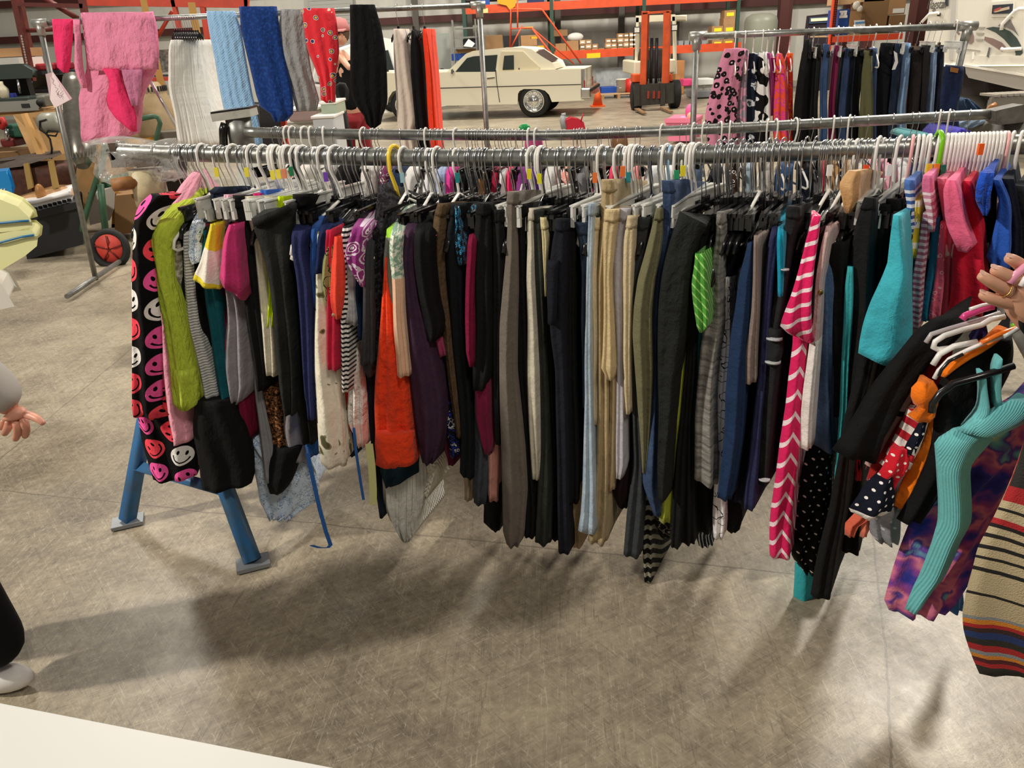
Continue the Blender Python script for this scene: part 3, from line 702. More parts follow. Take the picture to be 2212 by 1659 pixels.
for (x0, x1, xt) in ((1371, 1382, 1367), (1427, 1437, 1422)):
    MB().prism([P(x0, 180, D-.12), P(x1, 180, D-.12), P(x1, 228, D-.12), P(x0, 230, D-.12)], (0, .06, 0)).build('fork_shank', FD, t)
    a = P(x0, 230, D-.15); b_ = P(x1, 230, D-.15); MB().prism([(a.x, D-.1, .05), (b_.x, D-.1, .05), (b_.x-.02, D-1.1, .03), (a.x+.02, D-1.1, .03)], (0, 0, .03)).build('fork', mat('fork_worn', '8a6a4a', .5, noise=.3, nscale=9), t)
for x in (1368, 1450):
    c = P(x, 205, D+.4); MB().lathe([(0, 0), (.16, 0), (.3, .02), (.31, .05), (.31, .2), (.3, .22), (0, .22)], (c.x-(.05), D+.4, .31), 'X', 22).build('tyre', RUB, t)
for (x, y) in ((1375, 65), (1456, 60)): 
    c = P(x, y, D+.8); MB().box(c, (.14, .1, .14)).build('work_lamp', DARKM, t, bevel=.01); MB().box(c+Vector((0, -.055, 0)), (.11, .01, .10)).build('lamp_lens', mat('lens', 'd8d8d0', .2), t)
# ---------------------------------------------------------------- air tank, sign cabinet
c = P(1636, 150, 23); z0 = P(1636, 28, 23).z
t = thing('air_tank', 'big grey-green upright air tank behind the back-right rack', 'tank', (c.x, 23, 0)); LOCAL[0] = True
MB().lathe([(0, .25), (.3, .28), (.44, .45), (.44, z0-.22), (.40, z0-.1), (.25, z0-.02), (0, z0)], n=30).build('tank_shell', mat('tank_grey', '7f8173', .45), t)
MB().tube([(.43, -.05, z0-.5), (.56, -.05, z0-.5)], .03, 10).build('valve', DARKM, t)
for a in (0, 2.1, 4.2): MB().tube([(.35*math.cos(a), .35*math.sin(a), 0), (.35*math.cos(a), .35*math.sin(a), .4)], .03, 8).build('leg', mat('tank_grey', '7f8173', .45), t)
LOCAL[0] = False
c = thing('arcade_cabinet', 'dark cabinet with a small cream marquee sign between the columns', 'cabinet', P(1765, 90, 22))
MB().prism([P(1744, 36, 22), P(1800, 30, 22), P(1800, 225, 22), P(1728, 228, 22), P(1738, 80, 22)], (0, .7, 0)).build('cabinet_body', mat('cabinet_dark', '2a2229', .4), c, bevel=.02)
MB().prism([P(1749, 38, 21.97), P(1797, 35, 21.97), P(1796, 48, 21.97), P(1748, 51, 21.97)], (0, .03, 0)).build('marquee', mat('marquee_blue', '3f4f68', .4), c)
MB().prism([P(1752, 40, 21.95), P(1790, 38, 21.95), P(1790, 44, 21.95), P(1752, 46.5, 21.95)], (0, .02, 0)).build('marquee_panel', mat('marquee_cream', 'e6e0bd', .4), c)
# ---------------------------------------------------------------- orange shelf with cartons on the right
YS = 14.2; t = thing('pallet_rack', 'bright orange pallet rack holding cartons, right of the cabinet', 'shelving', P(1850, 90, YS))
OB = mat('rack_bright', 'e5502e', .45)
up = MB().prism([P(1803, -20, YS), P(1812, -20, YS), P(1800, 110, YS), P(1790, 110, YS)], (0, .08, 0)).build('upright', OB, t)
ho = MB(); 
for i in range(22):
    ff = i/22; ho.box(P(1806-11*ff, -10+112*ff, YS-.004), (.022, .01, .03)).box(P(1810-11*ff, -10+112*ff, YS-.004), (.022, .01, .03))
ho.build('slot_holes', mat('hole_dark', '3a1510', .8), up)
a = P(1797, 86, YS); b_ = P(1948, 78, YS)
MB().box(((a.x+b_.x)/2, YS, (a.z+b_.z)/2), (b_.x-a.x, .06, .09)).build('beam', OB, t); MB().box(((a.x+b_.x)/2, YS+.5, (a.z+b_.z)/2+.05), (b_.x-a.x, 1.0, .02)).build('shelf_deck', CARD3, t)
for (x0, y0, x1, y1, m_, lb, cat) in ((1811, 20, 1833, 80, mat('hand_blue', '1b4a9c', .35), 'glossy blue pump box with white markings', 'box'), (1834, 24, 1860, 78, CARD, 'brown carton with two tape squares', 'box'), (1862, -4, 1918, 72, CARD2, 'largest brown carton on the orange rack', 'box'),
      (1812, -12, 1841, 10, CARD3, 'pale carton hanging into view at the top', 'box'), (1860, -14, 1912, 4, CARD3, 'pale flat carton on top of the largest one', 'box'), (1920, -10, 1957, 31, CARD, 'brown carton with a barcode label', 'box'), (1921, 32, 1955, 60, CARD2, 'brown carton with torn flap below the barcode one', 'box'), (1928, 62, 1950, 77, mat('box_violet', '26266e', .4), 'small violet-blue box on the orange beam', 'box')):
    tag(bx(x0, y0, x1, y1, YS+.1, .5, m_, 'carton', bevel=.008), lb, cat)
for (x, y, w_, h_) in ((1822, 25, .12, .03), (1819, 30, .045, .04), (1826, 30, .045, .04), (1822, 36, .13, .04)): tag(MB().box(P(x, y, YS+.08), (w_, .01, h_)).build('decal', WP), 'white marking on the blue pump box', 'marking', 'white markings on the blue pump box')
tag(MB().box(P(1941, 23, YS+.09), (.19, .01, .07)).build('barcode_label', WP), 'white barcode label on the brown carton', 'label')
tag(MB().prism([P(1846, 44, YS), P(1868, 43, YS), P(1869, 60, YS), P(1848, 60, YS)], (0, .03, 0)).build('paper_sign', WP), 'white card with a blue stripe on the orange rack', 'sign')
tag(MB().prism([P(1848, 48, YS-.01), P(1868, 46, YS-.01), P(1868, 50, YS-.01), P(1848, 52, YS-.01)], (0, .008, 0)).build('stripe', mat('stripe_blue', '4c8fc8', .5)), 'blue stripe across the white card', 'sign')
tag(MB().ball(P(1850, 12, YS), .065, sq=(1, .8, 1)).ball(P(1857, 19, YS-.02), .05).build('white_hoses', mat('plastic_dull', 'cfc9bd', .4)), 'white plastic fittings on top of the brown carton', 'fittings')
# ---------------------------------------------------------------- travel trailer on the right
TW = mat('trailer_white', 'dcd8cc', .35); TG = mat('trailer_grey', 'a09b92', .45)
c0 = P(2062, 140, 9.6); c0.z = 0; cL = P(1988, 120, 9.95); cL.z = 0; cR = P(2330, 150, 8.6); cR.z = 0; zb = P(2085, 142, 9.6).z; cB = cL+Vector((2.5, 1.5, 0))
t = thing('travel_trailer', 'white folding travel trailer with green and brown swoosh graphics', 'trailer', c0)
def up_(v, z): return Vector((v.x, v.y, z))
MB().prism([up_(cL, zb), up_(c0, zb), up_(cR, zb), up_(cR+Vector((0, 3, 0)), zb), up_(cB, zb)], (0, 0, 2.6)).build('shell', TW, t, bevel=.04)
n1 = Vector((-(cR-c0).normalized().y, (cR-c0).normalized().x, 0)); n1 = -n1 if n1.y > 0 else n1   # side face normal towards the viewer
n0 = Vector((-(c0-cL).normalized().y, (c0-cL).normalized().x, 0)); n0 = -n0 if n0.y > 0 else n0
def face(pts, nrm, base, off, th, name, m_, bevel=0):
    b0 = base+nrm*off; q = [PP(x, y, b0, nrm) for x, y in pts]
    return MB().prism(q, -nrm*th).build(name, m_, t, bevel)
face([(2070, 120), (2240, 120), (2240, 166), (2083, 142), (2070, 140)], n1, c0, .012, .012, 'lower_body', TW)
face([(2085, 140), (2205, 162), (2220, 164), (2220, 196), (2195, 192), (2092, 168), (2086, 158)], n1, c0, .03, .03, 'lower_skirt', TG)
face([(2082, 139), (2230, 163), (2230, 168), (2083, 144)], n1, c0, .05, .05, 'skirt_trim', TW)
DG = mat('graphic_green', '3d4a44', .4); BR = mat('graphic_brown', '86706a', .4)
face([(2129, 61), (2145, 58), (2165, 60), (2182, 68), (2196, 82), (2205, 98), (2206, 110), (2196, 114), (2180, 98), (2168, 84), (2150, 70)], n1, c0, .008, .006, 'green_swoosh', DG)
face([(2127, 79), (2145, 83), (2164, 92), (2172, 101), (2165, 112), (2150, 102), (2126, 87)], n1, c0, .008, .006, 'brown_swoosh', BR)
face([(2192, 108), (2207, 103), (2209, 115), (2190, 131), (2194, 118)], n1, c0, .01, .006, 'green_swoosh', DG)
face([(2155, 56), (2170, 44), (2182, 42), (2200, 78), (2188, 66), (2172, 58)], n1, c0, .012, .006, 'grey_swoosh', mat('graphic_grey', '7b7673', .4))
face([(2083, 76), (2092, 70), (2097, 58), (2103, 78), (2103, 90), (2097, 95), (2088, 92)], n1, c0, .01, .006, 'brown_swoosh', BR)
face([(2060, 62), (2064, 60), (2074, 73), (2070, 76)], n1, c0, .01, .006, 'brown_swoosh', BR)
for (y) in (58, 71, 84): face([(2110-(y-58)*.13, y), (2127-(y-58)*.13, y), (2125-(y-58)*.13, y+4.5), (2112-(y-58)*.13, y+4.5)], n1, c0, .012, .01, 'vent_louvre', TG)
fw = face([(2141, 4), (2190, 0), (2187, 36), (2140, 37)], n1, c0, .02, .02, 'window_frame', TW)
face([(2144, 11), (2188, 8), (2186, 29), (2142, 30)], n1, c0, .035, .015, 'window_pane', mat('pane_dark', '3b3e46', .12, spec=.8))
face([(2163, 18), (2180, 14), (2180, 20), (2150, 27), (2146, 26)], n1, c0, .04, .01, 'window_sticker', mat('sticker_tan', 'b9a48c', .5))
face([(2148, 20), (2162, 15), (2161, 21), (2146, 26)], n1, c0, .04, .01, 'window_sticker', mat('sticker_red', 'a8443c', .5))
face([(2085, 105), (2117, 109), (2117, 111), (2085, 107)], n1, c0, .012, .01, 'latch_bar', TG)
face([(2100, 112), (2104, 113), (2103, 128), (2099, 129)], n1, c0, .02, .02, 'latch', mat('latch_white', 'eceae4', .4)); face([(2136, 102), (2139, 103), (2136, 125), (2131, 122)], n1, c0, .02, .02, 'latch', CHROME)
def tubef(pts, nrm, base, off, r, name, m_): return MB().tube([PP(x, y, base+nrm*off, nrm) for x, y in pts], r, 8).build(name, m_, t)
tubef([(2220, 19), (2202, 19), (2192, 24), (2165, 52), (2163, 65)], n1, c0, .06, .02, 'grab_rail', mat('latch_white', 'eceae4', .4))
tubef([(2162, 105), (2168, 107), (2206, 105)], n1, c0, .08, .018, 'grab_rail', mat('latch_white', 'eceae4', .4))
tubef([(1991, 48), (2008, 30), (2028, 28)], n0, c0, .06, .018, 'grab_rail', mat('latch_white', 'eceae4', .4))
face([(2041, -10), (2048, -10), (2047, 13), (2042, 13)], n0, c0, .02, .02, 'narrow_window', mat('pane_dark', '3b3e46', .12, spec=.8))
face([(2024, 29), (2029, 28), (2029, 35), (2024, 35)], n0, c0, .04, .03, 'hinge', DARKM)
face([(2056, -20), (2067, -20), (2060, 130), (2050, 130)], n0, c0, .015, .015, 'corner_trim', mat('trim_grey', 'b9b7b1', .4))
cu = bpy.data.curves.new('lettering', 'FONT'); cu.body = 'Flagstaff'; cu.size = .17; cu.extrude = .002; cu.shear = .3
cu.materials.append(mat('letter_grey', '4a4845', .5)); tq = bpy.data.objects.new('lettering_curve', cu); C.objects.link(tq); bpy.context.view_layer.update()
tm = bpy.data.meshes.new_from_object(tq.evaluated_get(bpy.context.evaluated_depsgraph_get())); bpy.data.objects.remove(tq)
tx = bpy.data.objects.new('lettering', tm); C.objects.link(tx); tx.parent = t
pa = PP(2001, 20, c0+n0*.012, n0); ex = (c0-cL).normalized(); M = Matrix((ex*.42, Vector((0, 0, 1))*.85, n0)).transposed().to_4x4(); M.translation = pa-c0
tx.matrix_local = M
c = P(2092, 200, c0.y+.1); MB().lathe([(0, 0), (.2, 0), (.3, .02), (.36, .05), (.36, .22), (.3, .24), (0, .24)], (c.x-.1, c.y, .40), 'X', 26).build('tyre', mat('tyre_grey', '4a4741', .7), t)
MB().lathe([(0, -.01), (.12, -.02), (.2, .0)], (c.x-.11, c.y, .40), 'X', 20).build('hubcap', CHROME, t)
c = P(2300, 200, 9.4); MB().lathe([(0, 0), (.36, .02), (.36, .22), (0, .24)], (c.x, 9.6, .38), 'X', 24).build('tyre', RUB, t)
MB().prism([up_(c0, .35)+Vector((.6, .3, 0)), up_(cR, .35)+Vector((0, .3, 0)), up_(cR, .35)+Vector((0, 2, 0)), up_(c0, .35)+Vector((.8, 2, 0))], (0, 0, zb-.30)).build('chassis', mat('chassis_dark', '2a2320', .8), t)
# step stool, cane, piles right of the rack
t = thing('step_stool', 'grey slatted folding step in front of the trailer', 'step', P(2180, 210, 7.2))
a = P(2141, 207, 7.2); b_ = P(2250, 200, 7.2)
for i in range(8): MB().box((a.x+.05+i*(b_.x-a.x)/8, 7.3, a.z), ((b_.x-a.x)/8-.012, .25, .02)).build('tread_slat', mat('slat_grey', '8d857c', .6), t)
MB().box(((a.x+b_.x)/2, 7.2, a.z-.05), (b_.x-a.x, .04, .07)).build('step_edge', mat('edge_grey', '6c655c', .6), t)
for x in (a.x+.12, b_.x-.1): MB().box((x, 7.3, (a.z-.05)/2), (.04, .2, a.z-.05)).build('leg', mat('edge_grey', '6c655c', .6), t)
tag(MB().tube([P(2085, 470, 6.4), P(2123, 300, 6.4), P(2128, 262, 6.4), P(2131, 246, 6.4), P(2139, 232, 6.4), P(2151, 226, 6.4)], .022, 10).build('cane', mat('cane_wood', 'a06a3c', .4)), 'curved wooden cane handle behind the second rail', 'cane')
def heap(name, lb, cat, m_, c, r, sq): return tag(MB().ball(c, r, 18, 10, sq).build(name, m_), lb, cat)
tb = thing('folding_table', 'folding table heaped with folded clothes behind the second rail', 'table', P(2140, 300, 6.6)); 
zt = P(2150, 300, 6.6).z-.06
MB().box((P(2190, 300, 6.6).x, 6.9, zt-.02), (1.9, .8, .04)).build('tabletop', mat('table_white', 'c9c8c4', .5), tb)
for x in (-.85, .85):
    for y in (6.55, 7.25): MB().tube([(P(2190, 300, 6.6).x+x, y, 0), (P(2190, 300, 6.6).x+x, y, zt-.03)], .015, 8).build('leg', GALV2, tb)
def pile(nm, lb, hx, rows, Y, bk=.35): o = cloth(nm, rows, Y, fab(hx, crumple=1, cs=10), back=bk, tanA=0, tb=.3, nf=2.5, amp=.02, step=6); tag(o, lb, 'clothes pile')
pile('folded_jeans', 'crumpled blue jeans thrown over the table behind the pipe rack', '2f435e', '213,2075,2094;220,2068,2102;232,2070,2118;242,2072,2128', 6.4)
pile('clothes_pile', 'grey-green pile of folded clothes on the table', '6d6b62', '262,2120,2140;272,2092,2146;285,2080,2145;300,2078,2145', 6.35)
pile('clothes_pile', 'light blue folded shirt edge on the table', '8aa0b8', '258,2085,2130;266,2070,2128;276,2066,2100', 6.3)
pile('clothes_pile', 'sage green and grey folded stack at the right edge', '7d7d70', '262,2200,2240;275,2192,2240;305,2186,2240', 6.3)
pile('clothes_pile', 'violet folded garment at the right edge of the table', '6b5aa6', '250,2200,2240;258,2196,2240;266,2196,2240', 6.25)
pile('blue_cloth', 'royal blue cloth mound just above the white baby hangers', '3b35a8', '278,2070,2086;284,2062,2098;292,2054,2108;298,2052,2112', 5.0)
pile('teal_cloth', 'teal cloth mound left of the royal blue one', '4f8f94', '288,1992,2006;292,1982,2016;300,1978,2020', 5.0)
# things on the floor beyond the second rail
t = thing('bicycle_seat', 'red and grey child bicycle seat seen above the second rail', 'toy', P(1240, 280, 14))
MB().prism([P(1225, 262, 14), P(1235, 257, 14), P(1250, 260, 14), P(1259, 266, 14), P(1262, 278, 14), P(1225, 280, 14)], (0, .3, 0)).build('red_shell', mat('toy_red', 'a8182c', .4), t, bevel=.02)
MB().tube([P(1213, 249, 14), P(1222, 247, 14)], .03, 10).tube([P(1217, 250, 14), P(1215, 262, 14), P(1218, 278, 14)], .05, 10).build('grey_handle', mat('toy_grey', '8d8f93', .4), t)
MB().tube([P(1255, 262, 14), P(1260, 245, 14)], .012, 8).build('red_horn', mat('toy_red', 'a8182c', .4), t)
tag(MB().ball(P(1133, 276, 5), .03, sq=(1.2, .6, .8)).build('green_tag', mat('tag_green', '1e9a50', .4)), 'small green plastic clip above the second rail', 'clip')
t = thing('laundry_basket', 'pink plastic laundry basket on the floor behind the second rail', 'basket', P(1470, 290, 12.8))
bk_ = mat('basket_pink', 'e77f9b', .45)
MB().prism([P(1440, 262, 12.6), P(1500, 262, 12.6), P(1496, 302, 12.6), P(1446, 302, 12.6)], (0, .5, 0)).build('basket_body', bk_, t, bevel=.02); MB().prism([P(1437, 257, 12.58), P(1502, 257, 12.58), P(1502, 264, 12.58), P(1437, 264, 12.58)], (0, .54, 0)).build('basket_rim', bk_, t, bevel=.01)
for i in range(5): MB().box(P(1448+i*11, 275, 12.59), (.045, .02, .06)).build('slot', mat('slot_dark', '8c3a50', .7), t)
t = thing('doll', 'doll with a pink hood lying on the laundry basket', 'doll', P(1492, 245, 12.8))
MB().ball(P(1491, 241, 12.8), .09, sq=(.9, .9, 1.3)).build('hood', mat('doll_pink', 'd95a94', .5), t); MB().ball(P(1494, 250, 12.75), .075).build('face', mat('doll_skin', 'e8b594', .5), t); MB().ball(P(1484, 258, 12.85), .11, sq=(1.4, 1, .6)).build('doll_body', mat('doll_lilac', 'a98ab0', .5), t)
tag(MB().lathe([(0, 0), (.10, 0), (.13, .12), (.11, .25), (.06, .30), (0, .31)], PZ(1338, 330, 0)).build('brown_jar', mat('jar_brown', '6b4a2e', .3)), 'brown glossy pot seen between the two rails', 'pot')
tag(MB().ball(P(1153, 312, 4.3), .055, sq=(.9, .5, 1.3)).build('pink_scarf', fab('b04a78')), 'shiny pink knotted fabric below the second rail', 'fabric')
# storage totes behind the print blanket
for (x0, y0, x1, y1, Y, m_, lb) in ((622, 262, 692, 438, 8.4, mat('tote_clear', 'c6c4ba', .2, alpha=.8), 'clear tote with a white lid under the navy throw'), (688, 252, 735, 455, 8.0, mat('tote_white', 'c2c6ca', .3), 'pale grey tote with a white lid under the red blanket'), (693, 222, 728, 252, 8.2, mat('tote_green', 'a9b8a4', .2, alpha=.85), 'small clear tote stacked on the pale grey one'), (622, 236, 686, 262, 8.3, mat('tote_pinkish', 'a8918c', .3), 'tote of pink things stacked on the clear one')):
    c, s = pbox(x0, y0, x1, y1, Y, .5); tt = thing('storage_tote', lb, 'storage box', (c[0], c[1], c[2]-s[2]/2)); MB().box(c, s).build('tote_body', m_, tt, bevel=.02); MB().box((c[0], c[1], c[2]+s[2]/2), (s[0]*1.08, s[1]*1.08, .025)).build('lid', WHTP, tt, bevel=.006)
t = thing('hand_truck', 'black hand truck handle behind the black shawl', 'hand truck', P(745, 250, 9.0))
MB().tube([P(729, 186, 9), P(735, 182, 9), P(744, 183, 9), P(750, 195, 9), P(749, 212, 9), P(742, 222, 9), P(730, 210, 9), P(728, 195, 9)], .022, 8, closed=True).build('handle_loop', RUB, t); MB().tube([P(741, 222, 9), P(757, 315, 9), (P(765, 400, 9).x, 9, .02)], .025, 8).build('frame', RUB, t)
tag(MB().prism([P(606, 256, 7.6), P(616, 256, 7.6), P(636, 480, 7.6), P(624, 480, 7.6)], (0, .06, 0)).build('red_post', RED), 'red steel post under the navy throw', 'post')
tag(MB().prism([P(565, 230, 7.4), P(600, 232, 7.4), P(606, 330, 7.4), P(570, 330, 7.4)], (0, .4, 0)).build('black_crate', mat('crate_black', '1c1c20', .5), bevel=.02), 'black crate under the blankets', 'crate')
# ---------------------------------------------------------------- workshop clutter on the left
DR = mat('rack_maroon', '6a2a24', .5, noise=.3, nscale=10)
t = thing('pallet_rack', 'dark red pallet rack with drilled posts behind the workbench, left', 'shelving', P(90, 100, 9.2))
def post(x0, y0, x1, y1, Y, m_, par, wpx=9, nm='upright', dp=.07):
    return MB().prism([P(x0-wpx/2, y0, Y), P(x0+wpx/2, y0, Y), P(x1+wpx/2, y1, Y), P(x1-wpx/2, y1, Y)], (0, dp, 0)).build(nm, m_, par)
u = post(27, -10, 66, 175, 9.2, DR, t, 12); 
h = MB()
for i in range(16):
    f = i/16; h.box(P(46+19*f, 78+92*f, 9.19), (.014, .01, .02))
h.build('slot_holes', mat('hole_pale', 'b9aa9a', .7), u)
post(172, -10, 183, 45, 9.2, DR, t, 11); post(38, -10, 70, 150, 9.9, DR, t, 8)
MB().prism([P(35, 5, 9.2), P(178, 8, 9.2), P(178, 18, 9.2), P(35, 13, 9.2)], (0, .06, 0)).build('beam', DR, t)
MB().tube([P(92, -6, 9.3), P(168, 40, 9.3)], .03, 6).build('diagonal_brace', DR, t); MB().tube([P(48, 67, 9.3), P(120, 63, 9.3)], .025, 6).build('brace', DR, t)
t = thing('pallet_rack', 'brighter red pallet rack behind the white shirts and pink blanket', 'shelving', P(380, 60, 10))
MB().prism([P(180, -8, 10), P(536, -8, 10), P(534, 17, 10), P(180, 12, 10)], (0, .08, 0)).build('beam', RED, t)
MB().prism([P(300, 168, 10), P(372, 166, 10), P(372, 174, 10), P(300, 178, 10)], (0, .08, 0)).build('beam', RED, t)
post(372, 0, 385, 60, 10, RED, t, 8); post(436, 15, 468, 222, 10, RED, t, 10); post(530, -5, 532, 20, 10, RED, t, 8)
MB().prism([P(200, 166, 10.02), P(470, 160, 10.02), P(470, 163, 10.02), P(200, 169, 10.02)], (0, .8, 0)).build('shelf_board', DARKM, t)
MB().tube([P(372, 25, 10.1), P(340, 80, 10.1)], .022, 6).build('brace', RED, t); MB().box(P(465, 158, 9.98), (.13, .05, .08)).build('beam_connector', RED, t)
for (x0, y0, x1, y1, lb) in ((303, 0, 358, 235, 'yellow wooden beam leaning left of the white shirts'), (407, 5, 432, 110, 'yellow wooden beam leaning behind the white shirts')):
    tag(MB().prism([P(x0, y0, 9.0), P(x0+14, y0, 9.0), P(x1+9, y1, 9.0), P(x1-6, y1, 9.0)], (0, .09, 0)).build('wooden_beam', mat('beam_wood', 'c9994e', .5, noise=.15, nscale=5)), lb, 'beam')
tag(MB().prism([P(340, 108, 10.3), P(368, 106, 10.3), P(370, 155, 10.3), P(341, 158, 10.3)], (0, .2, 0)).build('printed_box', mat('box_print', '8d867b', .6, noise=.7, nscale=30)), 'grey box with dark markings left of the white shirts', 'box')
tag(MB().prism([P(278, 180, 9.5), P(318, 196, 9.5), P(352, 176, 9.5), P(366, 200, 9.5), P(300, 220, 9.5)], (0, .3, 0)).build('canvas_bundle', mat('canvas', 'a39a88', .8), bevel=.02), 'pale canvas bundle above the mixer drum', 'bundle')
# workbench with saw and tool case
t = thing('workbench', 'wooden workbench with saws at the far left', 'workbench', P(60, 300, 8.8))
MB().prism([P(-60, 246, 8.5), P(125, 234, 8.5), P(125, 243, 8.5), P(-60, 256, 8.5)], (0, .6, 0)).build('bench_top', mat('bench_wood', 'b48a58', .6, noise=.25, nscale=5), t)
for x in (-30, 60): MB().box((P(x, 300, 8.6).x, 8.75, .4), (.09, .3, .8)).build('leg', CARD2, t)
bx(-60, 330, 40, 342, 8.3, .5, CARD2, 'lower_shelf', t)
t = thing('drill_press_vise', 'green benchtop machine with red grips under the workbench', 'machine', P(30, 290, 8.3))
bx(12, 268, 58, 297, 8.2, .3, mat('machine_green', '2c5a4a', .4), 'machine_body', t, .02); MB().tube([P(-4, 262, 8.15), P(6, 258, 8.15), P(10, 268, 8.15), P(2, 276, 8.15)], .03, 8).build('red_grip', mat('grip_red', 'a8221e', .5), t)
MB().tube([P(14, 278, 8.15), P(16, 302, 8.15)], .022, 8).build('spindle', CHROME, t); bx(0, 300, 30, 318, 8.15, .3, mat('machine_red', '6b1a1a', .5), 'base', t, .02)
t = thing('miter_saw', 'grey tool with black knob on the workbench', 'saw', P(75, 220, 8.5))
MB().prism([P(-60, 226, 8.45), P(62, 218, 8.45), P(78, 216, 8.45), P(82, 236, 8.45), P(-60, 244, 8.45)], (0, .3, 0)).build('saw_table', mat('alu', 'a3a29c', .4, .5), t, bevel=.01)
bx(46, 224, 63, 233, 8.44, .05, DARKM, 'slot_plate', t); MB().ball(P(86, 222, 8.44), .035).build('knob', RUB, t)
bx(77, 206, 97, 232, 8.5, .25, mat('alu_dark', '77766f', .4, .5), 'saw_head', t, .02)
t = thing('tool_case', 'open dark grey plastic tool case with bottles inside', 'tool case', P(30, 200, 8.5))
MB().prism([P(-60, 148, 8.5), P(45, 142, 8.5), P(66, 154, 8.5), P(66, 164, 8.5), P(-60, 170, 8.5)], (0, .45, 0)).build('case_lid', mat('case_grey', '34403c', .45), t, bevel=.02)
bx(-60, 170, 62, 214, 8.9, .1, mat('case_inside', '141416', .6), 'case_back', t); bx(-60, 212, 62, 222, 8.45, .4, mat('case_grey', '34403c', .45), 'case_tray', t, .01)
c = P(12, 212, 8.5); tag(MB().lathe([(0, 0), (.045, 0), (.05, .06), (.05, .09), (.02, .13), (.02, .16), (0, .16)], c, n=16).build('glue_bottle', mat('bottle_pale', 'cfc9ae', .4)), 'pale bottle with a label in the open tool case', 'bottle')
tag(bx(20, 201, 30, 212, 8.5, .06, mat('can_blue', '2a3a9c', .4), 'blue_can', bevel=.01), 'blue can beside the pale bottle in the tool case', 'can')
MBp = P(42, 190, 8.5); tag(MB().tube([P(38, 172, 8.5), P(43, 202, 8.5)], .012, 8).build('clamp_bar', CHROME), 'steel bar clamp in the open tool case', 'clamp')
MB().prism([P(-60, 149, 9.1), P(46, 148, 9.1), P(46, 153, 9.1), P(-60, 154, 9.1)], (0, .9, 0)).build('shelf_board', DARKM, t)
tag(bx(-50, 105, 46, 124, 9.4, .5, CARD, 'carton'), 'brown carton with raised flap on the upper shelf at the far left', 'box'); tag(bx(-50, 126, 42, 148, 9.3, .5, mat('carton_white', 'd9d6cd', .6), 'carton'), 'white carton below the brown one at the far left', 'box')
tag(bx(75, 137, 110, 152, 9.6, .4, mat('case_red', '8a1522', .5), 'red_case', bevel=.02), 'dark red case behind the left rack post', 'case')
tag(bx(108, 135, 125, 152, 9.7, .4, mat('case_red2', '7a1020', .5), 'red_case', bevel=.02), 'small dark red case right of the rack post', 'case')
t = thing('dark_shelf', 'dark steel shelf unit behind the paper sign', 'shelving', P(120, 190, 9.8))
for y in (153, 193): MB().prism([P(70, y, 9.6), P(170, y-3, 9.6), P(170, y+6, 9.6), P(70, y+9, 9.6)], (0, .5, 0)).build('shelf_board', DARKM, t)
MB().prism([P(70, 162, 9.9), P(170, 160, 9.9), P(170, 195, 9.9), P(70, 195, 9.9)], (0, .1, 0)).build('back_panel', mat('panel_olive', '5c594c', .7), t)
# plywood, motor, fan cage, tank
tag(MB().prism([P(28, 248, 8.1), P(235, 225, 8.4), P(255, 470, 8.0), P(130, 470, 7.7)], (0, .03, 0)).build('plywood_sheet', mat('plywood', 'a8824f', .7, noise=.35, nscale=3)), 'stained plywood sheet leaning behind the rack post', 'plywood')
tag(MB().prism([P(44, 246, 8.0), P(52, 245, 8.0), P(96, 345, 7.8), P(84, 347, 7.8)], (0, .06, 0)).build('wood_slat', mat('slat_wood', 'b58a50', .6)), 'wooden slat along the edge of the plywood', 'slat')
t = thing('electric_motor', 'grey electric motor with a coiled black cord', 'motor', P(110, 265, 7.9))
c = P(110, 265, 7.9); MB().lathe([(0, -.10), (.075, -.10), (.095, -.06), (.095, .08), (0, .10)], c, 'X', 22).build('motor_shell', mat('motor_grey', '86857a', .35), t)
MB().tube([P(100, 258, 7.8), P(86, 262, 7.8), P(86, 280, 7.8), P(104, 292, 7.8), P(120, 294, 7.8), P(126, 284, 7.8), P(104, 282, 7.8), P(100, 290, 7.8), P(108, 300, 7.8), P(112, 320, 7.8), P(111, 343, 7.8)], .009, 6).build('cord', RUB, t)
t = thing('air_duct', 'tall ribbed galvanised duct standing behind the left rack post', 'duct', P(170, 360, 7.3)); LOCAL[0] = False
a = P(163, 170, 7.5); b_ = P(178, 360, 7.0); rr_ = MB(); d_ = (b_-a)
prof = []
q = [a+d_*(i/10) for i in range(11)]; rr_.tube(q, [.10, .115, .12, .12, .12, .12, .12, .12, .115, .10, .05], 28).build('duct_shell', mat('duct_metal', '8b877d', .3, .8, noise=.4, nscale=10), t)
for k2 in range(26):
    an = 2*PI*k2/26; off = Vector((.121*math.cos(an), .121*math.sin(an), 0)); 
    if k2 == 0: w_ = MB()
    w_.tube([a+off+d_*.08, a+off+d_*.88], .003, 5)
w_.build('wire_ribs', CHROME, t)
